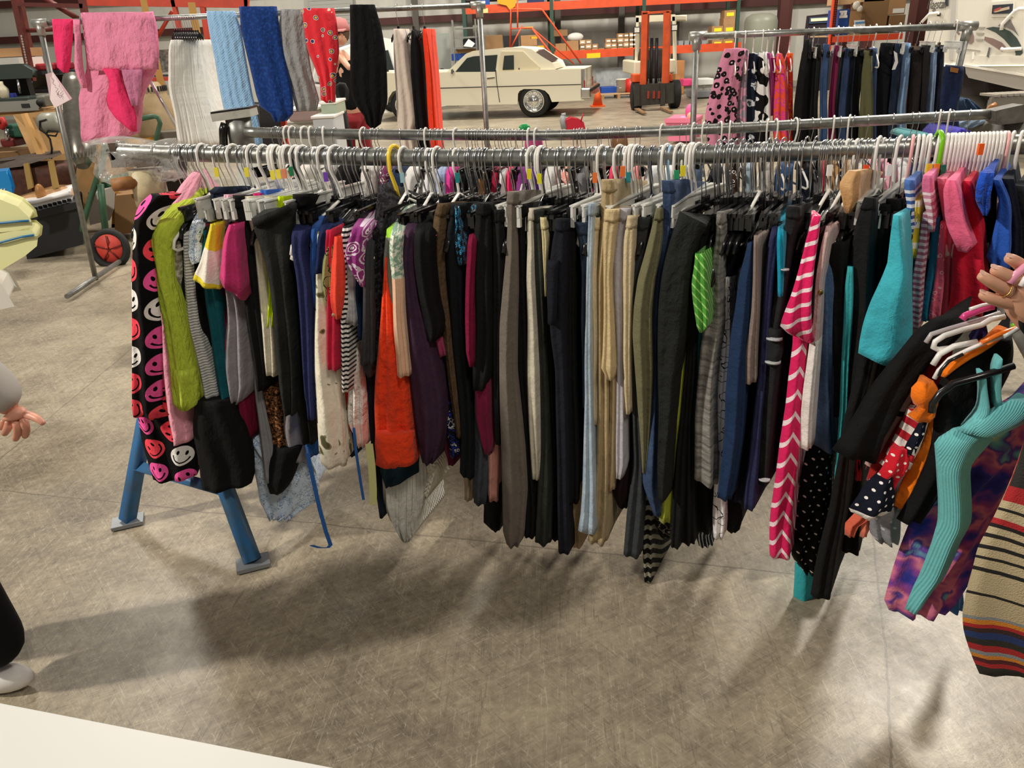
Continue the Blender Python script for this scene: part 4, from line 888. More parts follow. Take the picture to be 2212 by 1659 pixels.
# wicker trunk, basket, tote
t = thing('wicker_trunk', 'dark brown wicker trunk with leather straps', 'trunk', P(60, 430, 7.5))
WK = fab('4a2416', 'stripe', c2='6b3a22', p=.03, f=.5)
cl = cloth('trunk_body', '362,-60,118;380,-60,116;420,-60,112;425,-60,104', 7.4, mat('wicker', '4f2b1c', .7, noise=.5, nscale=24, bump=.6, bscale=60), t, back=.4, tanA=0, tb=.9, amp=.001, nf=.5)
MB().prism([P(-60, 360, 7.35), P(40, 344, 7.6), P(95, 338, 7.7), P(106, 345, 7.35), P(45, 360, 7.33), P(-60, 372, 7.33)], (0, .3, .02)).build('trunk_lid', mat('wicker_dark', '41352d', .7, noise=.4, nscale=18), t, bevel=.02)
for (x0, x1) in ((50, 66), (103, 120)): MB().prism([P(x0, 354-(x0-50)*.1, 7.33), P(x0+11, 352-(x0-50)*.1, 7.33), P(x1+6, 405, 7.33), P(x1-6, 410, 7.33)], (0, .02, 0)).build('strap', mat('strap_tan', '9c8048', .6), t)
tag(MB().ball(P(88, 418, 7.2), .055, 18, 10, (.8, .8, 1.6)).build('wooden_jar', mat('jar_wood', 'a8733c', .4, noise=.3, nscale=12)), 'brown wooden jar in the laundry basket', 'jar')
tag(MB().prism([P(36, 430, 7.2), P(85, 412, 7.3), P(120, 400, 7.4), P(156, 410, 7.3), P(160, 424, 7.1), P(100, 442, 7.1), P(40, 452, 7.1)], (0, .35, 0)).build('carton', CARD, bevel=.01), 'flattened brown cardboard in the laundry basket', 'box')
t = thing('laundry_basket', 'white slotted laundry basket on the black tote', 'basket', P(90, 460, 7.0))
BW = mat('basket_white', 'dcdad8', .35)
MB().prism([P(24, 442, 6.95), P(82, 436, 6.95), P(150, 418, 6.95), P(155, 443, 6.95), P(60, 468, 6.95), P(44, 458, 6.95)], (0, .45, 0)).build('basket_body', BW, t, bevel=.015)
MB().tube([P(22, 444, 6.93), P(82, 435, 6.93), P(151, 417, 6.93)], .018, 8).build('basket_rim', BW, t)
h = MB()
for i in range(8):
    for r_ in range(2): h.box(P(77+i*10.3-2*r_, 451-i*2.7+r_*9.5, 6.94), (.026, .02, .024))
h.build('slot_holes', mat('slot_black', '101012', .8), t)
t = thing('storage_tote', 'black storage tote on the floor under the laundry basket', 'storage box', P(110, 520, 7.0))
MB().prism([P(44, 474, 6.9), P(168, 442, 6.9), P(175, 524, 6.9), P(62, 554, 6.9)], (0, .5, 0)).build('tote_body', mat('tote_black', '17181b', .5), t, bevel=.02)
MB().prism([P(42, 468, 6.87), P(168, 438, 6.87), P(169, 447, 6.87), P(43, 480, 6.87)], (0, .56, 0)).build('tote_rim', mat('tote_black', '17181b', .5), t, bevel=.01)
tag(MB().prism([P(-10, 380, 6.5), P(8, 378, 6.5), P(18, 410, 6.5), P(14, 432, 6.5), P(-10, 440, 6.5)], (0, .2, 0)).build('crisp_bag', mat('bag_blue', '1f7fc0', .25), bevel=.03), 'blue glossy packet with white lettering at the far left', 'packet')
tag(MB().prism([P(0, 409, 6.49), P(4, 407, 6.49), P(3, 411, 6.49), P(6, 414, 6.49), P(1, 420, 6.49), P(-1, 418, 6.49), P(2, 415, 6.49), P(-1, 412, 6.49)], (0, .01, 0)).prism([P(8, 408, 6.49), P(10, 407, 6.49), P(10, 419, 6.49), P(8, 420, 6.49)], (0, .01, 0)).build('lettering', WP), 'white letters on the blue packet', 'lettering')
tag(MB().ball(P(135, 385, 7.6), .10, 16, 8, (1.3, .8, 1)).build('blue_cushion', mat('cushion_blue', '4a4a78', .8)), 'dusty violet-blue cushion behind the left rack post', 'cushion')
# cement mixer
t = thing('cement_mixer', 'yellow cement mixer with a dusty tan drum', 'cement mixer', P(330, 300, 8.2))
c = P(318, 238, 8.4); TN = mat('drum_tan', 'a8906a', .6, noise=.3, nscale=5); YM = mat('mixer_yellow', 'c98f1e', .5, noise=.25, nscale=6)
d_ = MB().lathe([(.16, .26), (.20, .2), (.25, .05), (.31, -.12), (.33, -.2), (.33, -.24), (0, -.24)], c, n=30); d_.build('drum', TN, t)
MB().lathe([(.26, -.24), (.33, -.24), (.32, -.34), (.22, -.46), (0, -.47)], c, n=30).build('drum_bowl', YM, t)
g_ = MB()
for i in range(40):
    an = 2*PI*i/40; g_.box((c.x+.225*math.cos(an), c.y+.225*math.sin(an), c.z+.20), (.014, .014, .05), rz=an)
g_.build('ring_gear', DARKM, t)
MB().prism([P(208, 308, 8.1), P(285, 300, 8.1), P(284, 372, 8.1), P(262, 385, 8.1), P(240, 380, 8.1)], (0, .3, 0)).build('motor_housing', YM, t, bevel=.02)
MB().prism([P(244, 392, 7.7), P(252, 392, 7.7), P(250, 492, 7.7), P(241, 492, 7.7)], (0, .05, 0)).prism([P(241, 484, 7.7), P(292, 480, 7.7), P(292, 488, 7.7), P(241, 492, 7.7)], (0, .05, 0)).build('leg_frame', YM, t)
bx(335, 284, 385, 300, 8.0, .4, mat('mixer_grey', '5a5348', .6), 'chassis', t, .01)
# green hand truck / barrow with a red wheel
GR = mat('barrow_green', '3a6048', .5, noise=.3, nscale=10)
t = thing('hand_cart', 'green tubular hand cart with a red-hubbed rubber wheel', 'hand cart', P(235, 560, 6.9))
MB().tube([P(296, 258, 6.7), P(332, 251, 6.7), P(341, 254, 6.7), P(346, 266, 6.7), P(340, 290, 6.7), P(335, 318, 6.7)], .02, 8).build('handle', GR, t)
MB().tube([P(228, 308, 6.9), P(222, 350, 6.9), P(205, 400, 6.9), P(180, 480, 6.9), P(178, 500, 6.9)], .026, 8).tube([P(217, 398, 6.9), P(228, 500, 6.9)], .03, 8).build('frame_tube', GR, t)
MB().prism([P(218, 395, 6.95), P(300, 375, 6.95), P(300, 388, 6.95), P(240, 404, 6.95), P(220, 408, 6.95)], (0, .3, 0)).build('tray', GR, t)
c = P(238, 538, 6.55); rw = .165
w_ = MB().tube([(c.x+(rw-.025)*math.cos(2*PI*i/28), c.y+.03*math.sin(2*PI*i/28), c.z+(rw-.025)*math.sin(2*PI*i/28)) for i in range(28)], .032, 10, closed=True).build('tyre', RUB, t)
h = MB().lathe([(0, -.02), (.03, -.025), (.06, -.006), (.125, -.012), (.13, .02), (0, .02)], c, 'Y', 24)
h.build('hub', mat('hub_red', 'c8453a', .5), w_); s2 = MB()
for i in range(5):
    an = 2*PI*i/5+.3; s2.tube([c+Vector((0, -.024, 0)), c+Vector((.12*math.cos(an), -.02, .12*math.sin(an)))], .006, 6)
s2.build('spoke', mat('hub_dark', '6a1f1a', .6), w_)
tag(MB().prism([P(195, 430, 7.6), P(242, 412, 7.6), P(240, 448, 7.6), P(232, 470, 7.6), P(200, 478, 7.6)], (0, .3, 0)).build('plastic_sheeting', mat('sheet_pale', 'b3aca3', .4), bevel=.03), 'crumpled pale plastic bag behind the hand cart', 'bag')
tag(MB().prism([P(250, 425, 7.5), P(300, 420, 7.5), P(300, 500, 7.5), P(250, 505, 7.5)], (0, .3, 0)).build('carton', CARD2, bevel=.01), 'brown carton behind the yellow mixer leg', 'box')
tag(MB().prism([P(300, 300, 8.8), P(400, 300, 8.8), P(400, 420, 8.8), P(300, 420, 8.8)], (0, .2, 0)).build('dark_crate', mat('crate_dark', '2c2724', .7), bevel=.02), 'dark crate behind the clear bag', 'crate')
tag(MB().box(P(150, 470, 8.9), (1.6, .06, 1.0)).build('dark_board', mat('board_dark', '4a3f33', .8, noise=.4, nscale=3)), 'dark stained board standing behind the hand cart', 'board')
# cream boat-shaped pads with blue piping, near left
CM = mat('pad_cream', 'dcdca4', .35); BL = mat('pad_blue', '2c6f9c', .4)
t = thing('padded_seat', 'cream padded seat stack with blue edge piping at the left edge', 'seat', P(10, 520, 3.8))
for (pts, pi) in (([(-140, 405), (0, 438), (35, 452), (60, 476), (62, 484), (40, 490), (0, 495), (-140, 500)], [(-140, 492), (0, 482), (40, 478), (62, 477)]), ([(-140, 505), (0, 510), (35, 504), (66, 503), (76, 512), (74, 528), (50, 548), (0, 578), (-140, 600)], [(-140, 530), (0, 524), (45, 512), (73, 508)])):
    MB().prism([P(x, y, 3.7) for x, y in pts], (0, .26, 0)).build('cushion', CM, t, bevel=.05); MB().tube([P(x, y, 3.688) for x, y in pi], .006, 6).build('piping', BL, t)
MB().prism([P(-60, 590, 3.75), P(0, 622, 3.75), P(19, 656, 3.75), P(0, 660, 3.75), P(-60, 664, 3.75)], (0, .3, 0)).build('base', mat('base_white', 'cfccc4', .4), t, bevel=.02)
# ---------------------------------------------------------------- white table in the near corner
tp = [PZ(-60, 1524, .75), PZ(0, 1538, .75), PZ(230, 1578, .75), PZ(420, 1618, .75), PZ(640, 1661, .75), PZ(700, 1674, .75)]
t = thing('folding_table', 'white plastic table top in the bottom left corner', 'table', (-.8, .4, 0))
a = tp[0]; b_ = tp[-1]; dr = (b_-a).normalized(); nn = Vector((-dr.y, dr.x, 0)); nn = -nn if nn.y > 0 else nn
q = [a-dr*.7, b_+dr*.15, b_+dr*.15+nn*.75, a-dr*.7+nn*.75]
MB().prism([Vector((v.x, v.y, .71)) for v in q], (0, 0, .04)).build('tabletop', mat('table_plastic', 'c9c8c3', .35), t, bevel=.012)
for v in (q[0]+nn*.1+dr*.12, q[1]+nn*.1-dr*.12, q[2]-nn*.1-dr*.12, q[3]-nn*.1+dr*.12): MB().tube([(v.x, v.y, 0), (v.x, v.y, .71)], .016, 10).build('leg', GALV2, t)
# ---------------------------------------------------------------- hangers, modelled once each round the rail point
LOCAL[0] = True
def hook_pts(r=.027, h=.13, side=1):
    p = []
    for i in range(13):
        a = PI*(-.10) + PI*1.10*i/12; p.append(Vector((0, math.cos(a)*r*side*-1, math.sin(a)*r)))
    p = [Vector((0, -q.y, q.z)) for q in p]
    e = p[-1]
    p += [Vector((0, e.y, -.03)), Vector((0, e.y*.3, -.07)), Vector((0, 0, -.10)), Vector((0, 0, -h))]
    return p
# the arms run along local Y (front = -Y)
def make_hanger(kind, hookm, bodym, label, group, thick=False, small=1.0):
    t = thing({'clip': 'clip_hanger', 'shirt': 'clothes_hanger', 'tube': 'plastic_hanger'}[kind], label, 'hanger', (0, 0, -20), 0, group)
    t.location = (0, 0, 0)
    hr = .0016 if not thick else .0042
    MB().tube(hook_pts(.0265 if not thick else .029), hr, 7 if thick else 6).build('hook', hookm, t)
    b = MB()
    if kind == 'clip':
        b.box((0, 0, -.122), (.010, .04, .026)).box((0, 0, -.130), (.011, .32, .010)).box((0, 0, -.139), (.004, .30, .014))
        if thick: b.box((0, -.01, -.112), (.006, .34, .030)).box((0, -.01, -.098), (.014, .34, .004)).box((0, -.172, -.128), (.010, .012, .05))
        b.build('bar', bodym, t)
        for y in (-.135, .135):
            MB().box((0.004, y, -.150), (.012, .030, .036)).box((-.006, y, -.148), (.008, .024, .030)).build('clip', bodym, t)
            MB().tube([(0, y-.012, -.138), (0.008, y, -.133), (0, y+.012, -.138)], .0025, 6).build('spring', CHROME, t)
    elif kind == 'shirt':
        b.box((0, 0, -.135), (.012, .03, .03))
        for sg in (-1, 1):
            pts = [(0, sg*.0, -.14), (0, sg*.05*small, -.150), (0, sg*.12*small, -.175), (0, sg*.165*small, -.195), (0, sg*.185*small, -.222)]
            b.tube(pts, [.006, .008, .0095, .0095, .006], 8)
        b.tube([(0, -.17*small, -.205), (0, .17*small, -.205)], .003, 6)
        b.build('shoulders', bodym, t)
    else:
        q = small
        b.tube([(0, 0, -.115), (0, -.10*q, -.155), (0, -.205*q, -.215), (0, -.215*q, -.235), (0, -.20*q, -.245), (0, .20*q, -.245), (0, .215*q, -.235), (0, .205*q, -.215), (0, .10*q, -.155)], .0048, 8, closed=True)
        b.build('frame', bodym, t)
    return t
HG = {}
HG['clipB'] = make_hanger('clip', CHROME, BLKP, 'black clip hanger with a silver wire hook on the front rail', 'black clip hangers on the front rail')
HG['clipW'] = make_hanger('clip', WHTP, CLRP, 'clear trouser hanger with a white hook on the front rail', 'clear trouser hangers on the front rail', True)
HG['shirtB'] = make_hanger('shirt', CHROME, BLKP, 'black shoulder hanger with a silver wire hook on the front rail', 'black shoulder hangers on the front rail')
HG['shirtC'] = make_hanger('shirt', CHROME, CLRP, 'clear shoulder hanger with a silver wire hook on the front rail', 'clear shoulder hangers on the front rail')
HG['tubeW'] = make_hanger('tube', WHTP, WHTP, 'white tubular plastic hanger on the front rail', 'white tubular hangers on the front rail', True)
HG['babyW'] = make_hanger('tube', WHTP, WHTP, "small white children's hanger at the right end of the front rail", "small white children's hangers", True, .62)
LOCAL[0] = False
USED = set()
def put_hanger(kind, loc, rz, label=None, group=None, mats=None, scale=None):
    src = HG[kind]
    o = dup(src, loc, rz, label, group, scale, mats)
    USED.add(kind)
    return o
def clean_hangers():
    for k_, o in HG.items():
        for c in list(o.children): bpy.data.objects.remove(c)
        bpy.data.objects.remove(o)
def ang_at(px): # plan angle of hangers on the front rail: their front ends point to the left
    t = min(1, max(0, (px-240)/1600)); return math.radians(14+22*t)
# ---------------------------------------------------------------- clothes on the front rail
BK = '19191b'
def gar(kind, name, label, cat, mt, off, rows, sh=None, hang=None, back=None, **k):
    R_ = parse(rows); xc = (R_[0][1]+R_[0][2])/2; a = ang_at(xc); Yr = rail_Y(xc)
    fo = {'s': .20, 't': .15, 'n': .15, 'b': .13}[kind]; Yf = Yr-fo+off
    if back is None: back = {'s': .36, 't': .27, 'n': .27, 'b': .22}[kind]
    if name.endswith('_top'): name = name[:-4]+'_shirt'
    if kind == 't': k.setdefault('droop', .055)
    if kind == 's' and sh is None: k.setdefault('droop', .05)
    o = cloth(name, R_, Yf, mt, None, Yr=Yr, sh=sh, back=back, tanA=math.tan(a), **k)
    tag(o, label, cat)
    if kind == 't' and cat in ('trousers', 'jeans') and abs(R_[0][3]-R_[0][0]) < 6:
        r0, r1 = R_[0], R_[1]; y1 = min(r0[0]+25, r1[0]-1); f_ = (y1-r0[0])/(r1[0]-r0[0])
        wb = [[r0[0]-1, r0[1]-.6, r0[2]+.6, r0[3]-1], [y1, r0[1]+(r1[1]-r0[1])*f_-.8, r0[2]+(r1[2]-r0[2])*f_+.8, y1]]
        cloth('waistband', wb, Yf-.003, mt if not isinstance(mt, list) else mt[0], o, back=.12, tanA=math.tan(a), amp=.003, step=6, nf=1.2, droop=.03)
    if kind != 'n':
        if sh: hx = P(xc, R_[0][0], Yr).x
        else: hx = P(xc, R_[0][0], Yf).x + (Yr-Yf)*math.tan(a)
        p = interp(FRP, hx)
        hk = hang or {'s': 'shirtB', 't': 'clipB', 'b': 'babyW'}[kind]
        put_hanger(hk, p, -a+random.uniform(-.05, .05))
        HOOKX.append(p.x)
    return o
HOOKX = []
def sub(par, name, mt, dY, rows, label=None, **k):
    R_ = parse(rows); xc = (R_[0][1]+R_[0][2])/2
    o = cloth(name, R_, dY, mt, par, back=k.pop('back', .03), tanA=.2, **k)
    if label: o['label'] = label
    return o
SM = fab('0d0b0e', 'smiley', .9, sheen=.3)
o = gar('s', 'fleece_robe', 'black fleece robe printed with pink and white smiling faces, leftmost', 'robe', SM, .03,
  '440,330,392;480,292,380;520,287,370;600,284,372;700,285,372;820,287,368;900,297,372;950,304,425;1000,318,425;1036,330,424,1026', sh=480, nf=2.2, amp=.010, back=.3)
sub(o, 'sleeve', SM, 2.20, '418,326,392;440,300,372;470,289,345;520,288,325;560,286,335;640,285,342;700,285,350;760,285,352;820,286,352;880,286,352;898,288,366', nf=1.6, amp=.012)
gar('s', 'fleece_top', 'pale pink fleece top hanging between the smiley robe and the lime shirt', 'top', fab('f0a3b8', crumple=.5, sheen=.4), .05,
  '368,418,440;400,388,428;430,372,412;470,348,388;520,336,372;600,338,375;700,344,385;800,350,395;860,357,405;905,363,415;935,368,420;958,370,418,948', sh=500, amp=.005)
LM = fab('c3d648', cs=28, crumple=.5, sheen=0, cx=5)
o = gar('s', 'crinkle_shirt', 'lime green crinkled long-sleeve shirt with a rolled cuff', 'shirt', LM, .0,
  '400,408,434;430,385,425;455,352,405;480,328,387;500,320,376;540,322,372;600,332,374;650,343,388;700,352,400;760,362,410;800,368,420;840,372,430;866,376,434;884,390,410', sh=485, nf=2.4, amp=.008)
sub(o, 'rolled_cuff', LM, 2.22, '792,372,424;820,373,431;850,377,434;872,384,428;886,398,408', nf=.8, amp=.010)
gar('s', 'knit_cardigan', 'grey-beige patterned knit cardigan behind the lime sleeve', 'cardigan', fab('a59e8c', 'noise', s=70, stops=[(0, '7e7868'), (.48, 'a8a190'), (.56, 'cbc5b4')]), .03,
  '450,398,425;480,374,410;520,362,392;600,366,394;680,380,404;760,392,416;806,402,424', sh=520)
gar('s', 'jacket', 'long black jacket between the beige cardigan and the grey striped sleeve', 'jacket', fab('161617'), .045,
  '455,410,435;500,378,415;560,376,404;640,388,417;700,398,424;800,412,442;850,425,452;900,424,474;930,424,480', sh=510)
gar('n', 'skirt', 'black skirt hanging lowest between the smiley robe and the dark blue trousers', 'skirt', fab('101011'), -.03,
  '860,420,500;930,418,535;990,425,548;1030,432,548;1058,440,546,1042', nf=2, amp=.010)
gar('s', 'striped_sweater', 'white and grey fine-striped long-sleeve sweater', 'sweater', fab('d9d8d3', 'stripe', c2='8a8b8a', p=.009, f=.45), .02,
  '476,396,416;520,395,413;600,398,419;700,405,432;760,421,447;810,429,463;850,434,472;876,438,474;908,446,476,902', sh=500, bands=[(870, 0)])
gar('s', 'black_tee', 'black short-sleeve top tucked behind the yellow and white sleeve', 'top', fab('141415'), .05,
  '500,412,440;600,415,442;680,418,452;755,432,456', sh=510)
gar('s', 'paisley_blouse', 'light blue paisley blouse with a short fluted sleeve', 'blouse', fab('dfe8f0', 'vor', s=95, warp=1.4, stops=[(0, '5d7aa0'), (.24, 'e3ebf2'), (.42, '7591b5'), (.52, 'dbe5ee')]), .01,
  '430,446,466;450,432,455;470,418,441;490,409,434;516,404,431;545,407,432;570,414,428,567', sh=495, hang='tubeW')
gar('n', 'paisley_skirt', 'pale blue scroll-print cotton skirt with an uneven hem', 'skirt', fab('c9d6e6', 'vor', s=48, warp=1.6, stops=[(0, '7f97b8'), (.22, 'd4dfec'), (.4, '8da4c4'), (.5, 'cddaea')]), .09,
  '940,536,560;1000,545,668;1050,554,692;1085,562,684;1105,574,650;1116,582,625', nf=3.4, amp=.014, wave=.012)
gar('s', 'teal_top', 'dark teal long-sleeve top left of the yellow and white sleeve', 'top', fab('0f5560'), .03,
  '445,442,464;485,427,447;540,430,448;600,438,464;660,445,477;720,455,484;780,462,492;840,470,502;900,480,515;932,498,515,918', sh=495)
gar('s', 'maroon_top', 'dark maroon top showing as thin slivers beside the teal sleeve', 'top', fab('7a1334'), .045,
  '470,444,458;520,443,460;600,458,474;700,468,490;800,490,514;870,510,530;955,513,540,948', sh=480)
YW = fab('ece6da'); YL = fab('e4d132')
gar('s', 'ringer_tee', 'white short-sleeve tee with yellow yoke and yellow sleeve band', 'shirt', [YL, YW], -.015,
  '472,456,465;495,452,469;532,443,468,543;560,433,471,574;590,420,474,617;602,417,476,626', sh=480, bands=[(0, 0), (531, 1), (593, 0)], step=6)
gar('t', 'jeans', 'dark navy jeans with belt loops, left of the magenta tee', 'jeans', fab('1b2434', 'denim', c2='2b3850'), .02,
  '404,465,485;415,449,487;435,456,486;476,468,485;560,470,484;700,478,492;780,484,494')
gar('t', 'roll_tab_shirt', 'mauve-grey blouse with pink-white top and knotted rolled sleeve', 'blouse', [fab('e9b5c4'), fab('928c92')], .0,
  '420,483,504;434,484,506;452,484,505;490,479,501;520,472,500;570,474,507;610,484,517;650,487,530;700,487,537;740,482,542;790,481,547;830,490,547;860,498,530;875,502,512', nf=2.2, amp=.014, bands=[(0, 0), (450, 1)], hang='clipW')
gar('s', 'magenta_tee', 'bright magenta short-sleeve tee with lace trim', 'shirt', fab('d23a7c'), -.02,
  '470,500,509;500,488,512;540,480,517;570,477,520;602,474,531,650', sh=480)
gar('t', 'trousers', 'grey trousers hanging narrow below the black pair, left part', 'trousers', fab('87878c'), .03,
  '600,512,535;700,530,553;800,547,564;860,551,572;900,557,582;980,565,596;1038,571,601,1030')
gar('t', 'trousers', 'black trousers right of the magenta tee, with a narrow waist', 'trousers', fab('1b1b1c'), -.01,
  '422,503,530;450,505,532;520,514,547;600,522,558;700,534,568;800,550,574;842,554,573')
gar('t', 'cream_trousers', 'pale pinkish cream trousers between two black pairs', 'trousers', fab('e3dcc4'), .0,
  '424,528,548;470,534,553;510,546,560;560,551,570;620,557,578;700,564,592;770,570,598;808,574,599,812', hang='clipW')
gar('t', 'shorts', 'magenta garment clipped with only its top showing by the cream trousers', 'shorts', fab('cf2270'), .04, '417,546,566;452,550,568;520,557,570', hang='clipW')
gar('t', 'shorts', 'royal blue garment clipped with only its top corner showing', 'shorts', fab('3766c0'), .06, '410,561,582;431,566,584;500,570,584', hang='clipW')
gar('t', 'trousers', 'beige corduroy waistband left of the neon yellow top', 'trousers', fab('cfc29c', rib=.006), .03, '424,571,598;450,568,600;520,575,600;600,578,596', hang='clipW')
gar('t', 'neon_tee', 'neon yellow garment showing between cream and black trousers', 'top', fab('d6f51a', sheen=0), .015, '424,600,613;445,598,612;520,594,600;580,577,584;620,580,594;660,578,595;705,575,592')
BJ = fab('1d1f1e', 'denim', c2='2d2f2d')
o = gar('t', 'jeans', 'washed black jeans with a wide open waist and belt-loop seam', 'jeans', BJ, -.05,
  '474,543,636,436;500,549,632,470;530,560,630,505;570,573,630,570;640,588,632;700,593,641;760,596,643;840,600,641;895,612,637', nf=1.7, amp=.012)
sub(o, 'waistband', BJ, rail_Y(590)-.215, '472,543,636,434;490,548,634,452', nf=.5, amp=.002)
gar('t', 'trousers', 'plain black trousers directly behind the wide-waisted black jeans', 'trousers', fab('131314'), .02,
  '420,633,664;480,631,658;560,633,655;700,640,664;800,642,670;900,640,676;955,650,680')
gar('n', 'sequin_top', 'dark brown leopard lace piece below the black jeans', 'top', fab('2a160c', 'noise', s=95, stops=[(0, '0d0805'), (.46, '7a4a26'), (.52, '170d08'), (.6, 'a9744a')]), .06,
  '830,566,612;900,578,632;950,586,634;984,590,618')
gar('n', 'grey_skirt', 'mauve-grey skirt hanging behind the leopard lace piece', 'skirt', fab('8b868b'), .075, '880,600,650;950,598,664;1000,596,662,990', nf=2.2)
gar('n', 'black_slip', 'black rounded hem in front of the pale blue scroll-print skirt', 'skirt', fab('0e0e0f'), .06, '960,590,655;1010,578,640;1040,575,628;1063,582,612', amp=.004)
NV = fab('252a55')
o = gar('s', 'sweatshirt', 'navy blue sweatshirt with a ribbed cuff, right of the black jeans', 'sweatshirt', NV, .0,
  '452,670,692;475,645,682;497,630,664;540,630,661;600,640,674;700,648,678;780,653,680;858,658,680;866,661,679;905,664,680', sh=500)
gar('n', 'apron', 'royal blue apron end with a long tie, under the navy sweatshirt', 'apron', fab('1c4f92'), .05, '850,640,672;933,652,684;988,663,690,978')
def strap(name, label, pts, Y, r, m, cat='strap'):
    q = [P(x, y, Y) for x, y in pts]; fine = []
    for i in range(len(q)-1):
        for k_ in range(5): fine.append(q[i].lerp(q[i+1], k_/5))
    fine.append(q[-1])
    mb = MB(); vs = []
    for p in fine: vs += [p+Vector((-r, 0, 0)), p+Vector((r, 0, 0)), p+Vector((r, .004, 0)), p+Vector((-r, .004, 0))]
    fs = []
    for i in range(len(fine)-1):
        for k_ in range(4): fs.append((i*4+k_, i*4+(k_+1) % 4, (i+1)*4+(k_+1) % 4, (i+1)*4+k_))
    fs += [(0, 1, 2, 3), tuple(len(vs)-4+k_ for k_ in (3, 2, 1, 0))]
    mb.add(vs, fs); return tag(mb.build(name, m), label, cat)
strap('apron_tie', 'long royal blue tie string reaching almost to the floor', [(664, 980), (676, 1037), (691, 1103), (704, 1150), (714, 1178), (708, 1184), (690, 1184), (673, 1179)], 2.02, .006, fab('2d62ad'))
gar('s', 'blue_top', 'bright blue top on a bare white hanger left of the cream print pyjamas', 'top', fab('1d4c93'), .01,
  '442,702,720;470,680,702;495,672,686;560,669,683;620,671,682;664,677,682', sh=500, hang='tubeW')
DOG = fab('efe8d4', 'noise', s=17, stops=[(0, '5f5a3c'), (.34, '8f8a66'), (.375, 'efe8d4'), (.70, 'a58f78'), (.72, 'efe8d4')])
o = gar('s', 'pyjamas', 'cream pyjamas printed with olive dogs and paw marks', 'pyjamas', DOG, .0,
  '500,686,700;600,681,698;660,681,708;720,679,712;800,679,724;880,682,736;950,686,744;990,690,750;1000,694,742', nf=1.2, amp=.010)
sub(o, 'leg', DOG, rail_Y(700)-.20, '797,708,724;860,716,734;930,722,742;990,729,749;1004,733,749', nf=.6)
gar('s', 'navy_tee', 'dark navy tee with a pointed sleeve above the cream pyjamas', 'shirt', fab('16224a'), -.01,
  '442,716,740;470,700,732;500,688,712;550,684,707;590,677,700', sh=500)
gar('s', 'crimson_top', 'crimson top with a straight sleeve over the cream pyjamas', 'top', fab('c01a3c'), -.015,
  '455,722,744;485,705,724;530,702,718;600,704,718;665,705,733;730,706,736;796,708,737', sh=500)
gar('s', 'olive_print_top', 'olive green top printed with black leaf outlines', 'top', fab('8f905c', 'vor', s=26, warp=.8, stops=[(0, '8f905c'), (.46, '15150f'), (.52, '8f905c')]), -.02,
  '505,708,724;560,697,719;610,695,718;650,702,717;676,710,716', sh=520)
CR = fab('f04a34')
o = gar('s', 'puff_sleeve_blouse', 'orange-red blouse with a gathered puff sleeve and wood button', 'blouse', CR, -.035,
  '496,724,737;540,720,740;575,715,743;640,714,744;665,716,742;689,722,735', sh=510)
MB().lathe([(.0, -.003), (.0045, -.003), (.0045, .002), (0, .002)], P(720, 680, rail_Y(720)-.27), 'Y', 12).build('button', mat('wood_button', 'd9b98a', .4), o)
gar('s', 'striped_top', 'black and white striped long-sleeve top behind the puff sleeve', 'top', fab('ece9e6', 'stripe', c2='1b1a1d', p=.0145, f=.46), -.005,
  '455,772,792;490,738,754;560,735,748;600,738,752;690,735,756;760,735,756;846,739,754', sh=490)
gar('s', 'purple_print_tee', 'white tee with purple paisley print and a flared sleeve', 'shirt', fab('ece5ea', 'vor', s=30, warp=.5, stops=[(0, 'ece5ea'), (.14, '8a2d77'), (.26, 'ece5ea'), (.34, '8a2d77'), (.5, 'd9c6d8'), (.6, '8a2d77')]), -.04,
  '442,806,815;462,785,820;485,763,797;520,752,788;551,742,786;580,757,785;619,779,785', sh=490)
gar('s', 'heather_tee', 'heather grey tee sleeve left of the navy blue panel', 'shirt', fab('b4b4b6', 'noise', s=40, sx=.3, stops=[(.3, '8f8f92'), (.6, 'c4c4c6')], const=False), -.01,
  '555,745,762;600,749,768;650,749,769;690,744,772,702', sh=570)
gar('n', 'lace_dress', 'white lace dress with pale pink ruffled lining', 'dress', [fab('efe8e2', 'vor', s=75, warp=1, stops=[(0, 'f4efe9'), (.35, 'cfc4bc'), (.42, 'f4efe9')], crumple=.9), fab('eed3c9')], -.01,
  '690,753,771;760,752,778;820,752,786;880,750,794;912,752,793;935,764,792;962,768,790', nf=2.6, amp=.012, bands=[(0, 0), (915, 1)])
gar('n', 'red_slip', 'small red hem left of the white lace dress', 'skirt', fab('d9382c'), .02, '830,741,756;930,750,764')
gar('n', 'navy_dress', 'navy dress hem between the cream pyjamas and the lace dress', 'dress', fab('12183a'), .04, '690,722,752;800,722,748;850,733,756;900,740,764;955,748,782;985,752,768', nf=2)
gar('s', 'blue_panel_top', 'deep blue top between the heather tee and charcoal jacket', 'top', fab('16304e'), .0, '500,764,778;560,764,778;640,767,778;734,773,782', sh=520)
o = gar('s', 'charcoal_jacket', 'charcoal jacket sleeve left of the black textured blouse', 'jacket', fab('38393d'), -.02,
  '476,800,818;520,787,810;560,785,808;620,785,807;700,782,808;786,779,811,790', sh=515)
gar('n', 'grey_top', 'dark grey rounded hem under the charcoal jacket', 'top', fab('4b4c51'), .0, '780,781,812;800,786,810;814,794,802')
gar('s', 'textured_blouse', 'black textured lace blouse left of the orange dress', 'blouse', fab('1b1a1d', 'noise', s=60, stops=[(.3, '0e0d10'), (.5, '2d2b30'), (.6, '121114')]), .0,
  '398,818,844;450,812,850;500,806,835;600,805,826;700,806,824;790,806,822', sh=500)
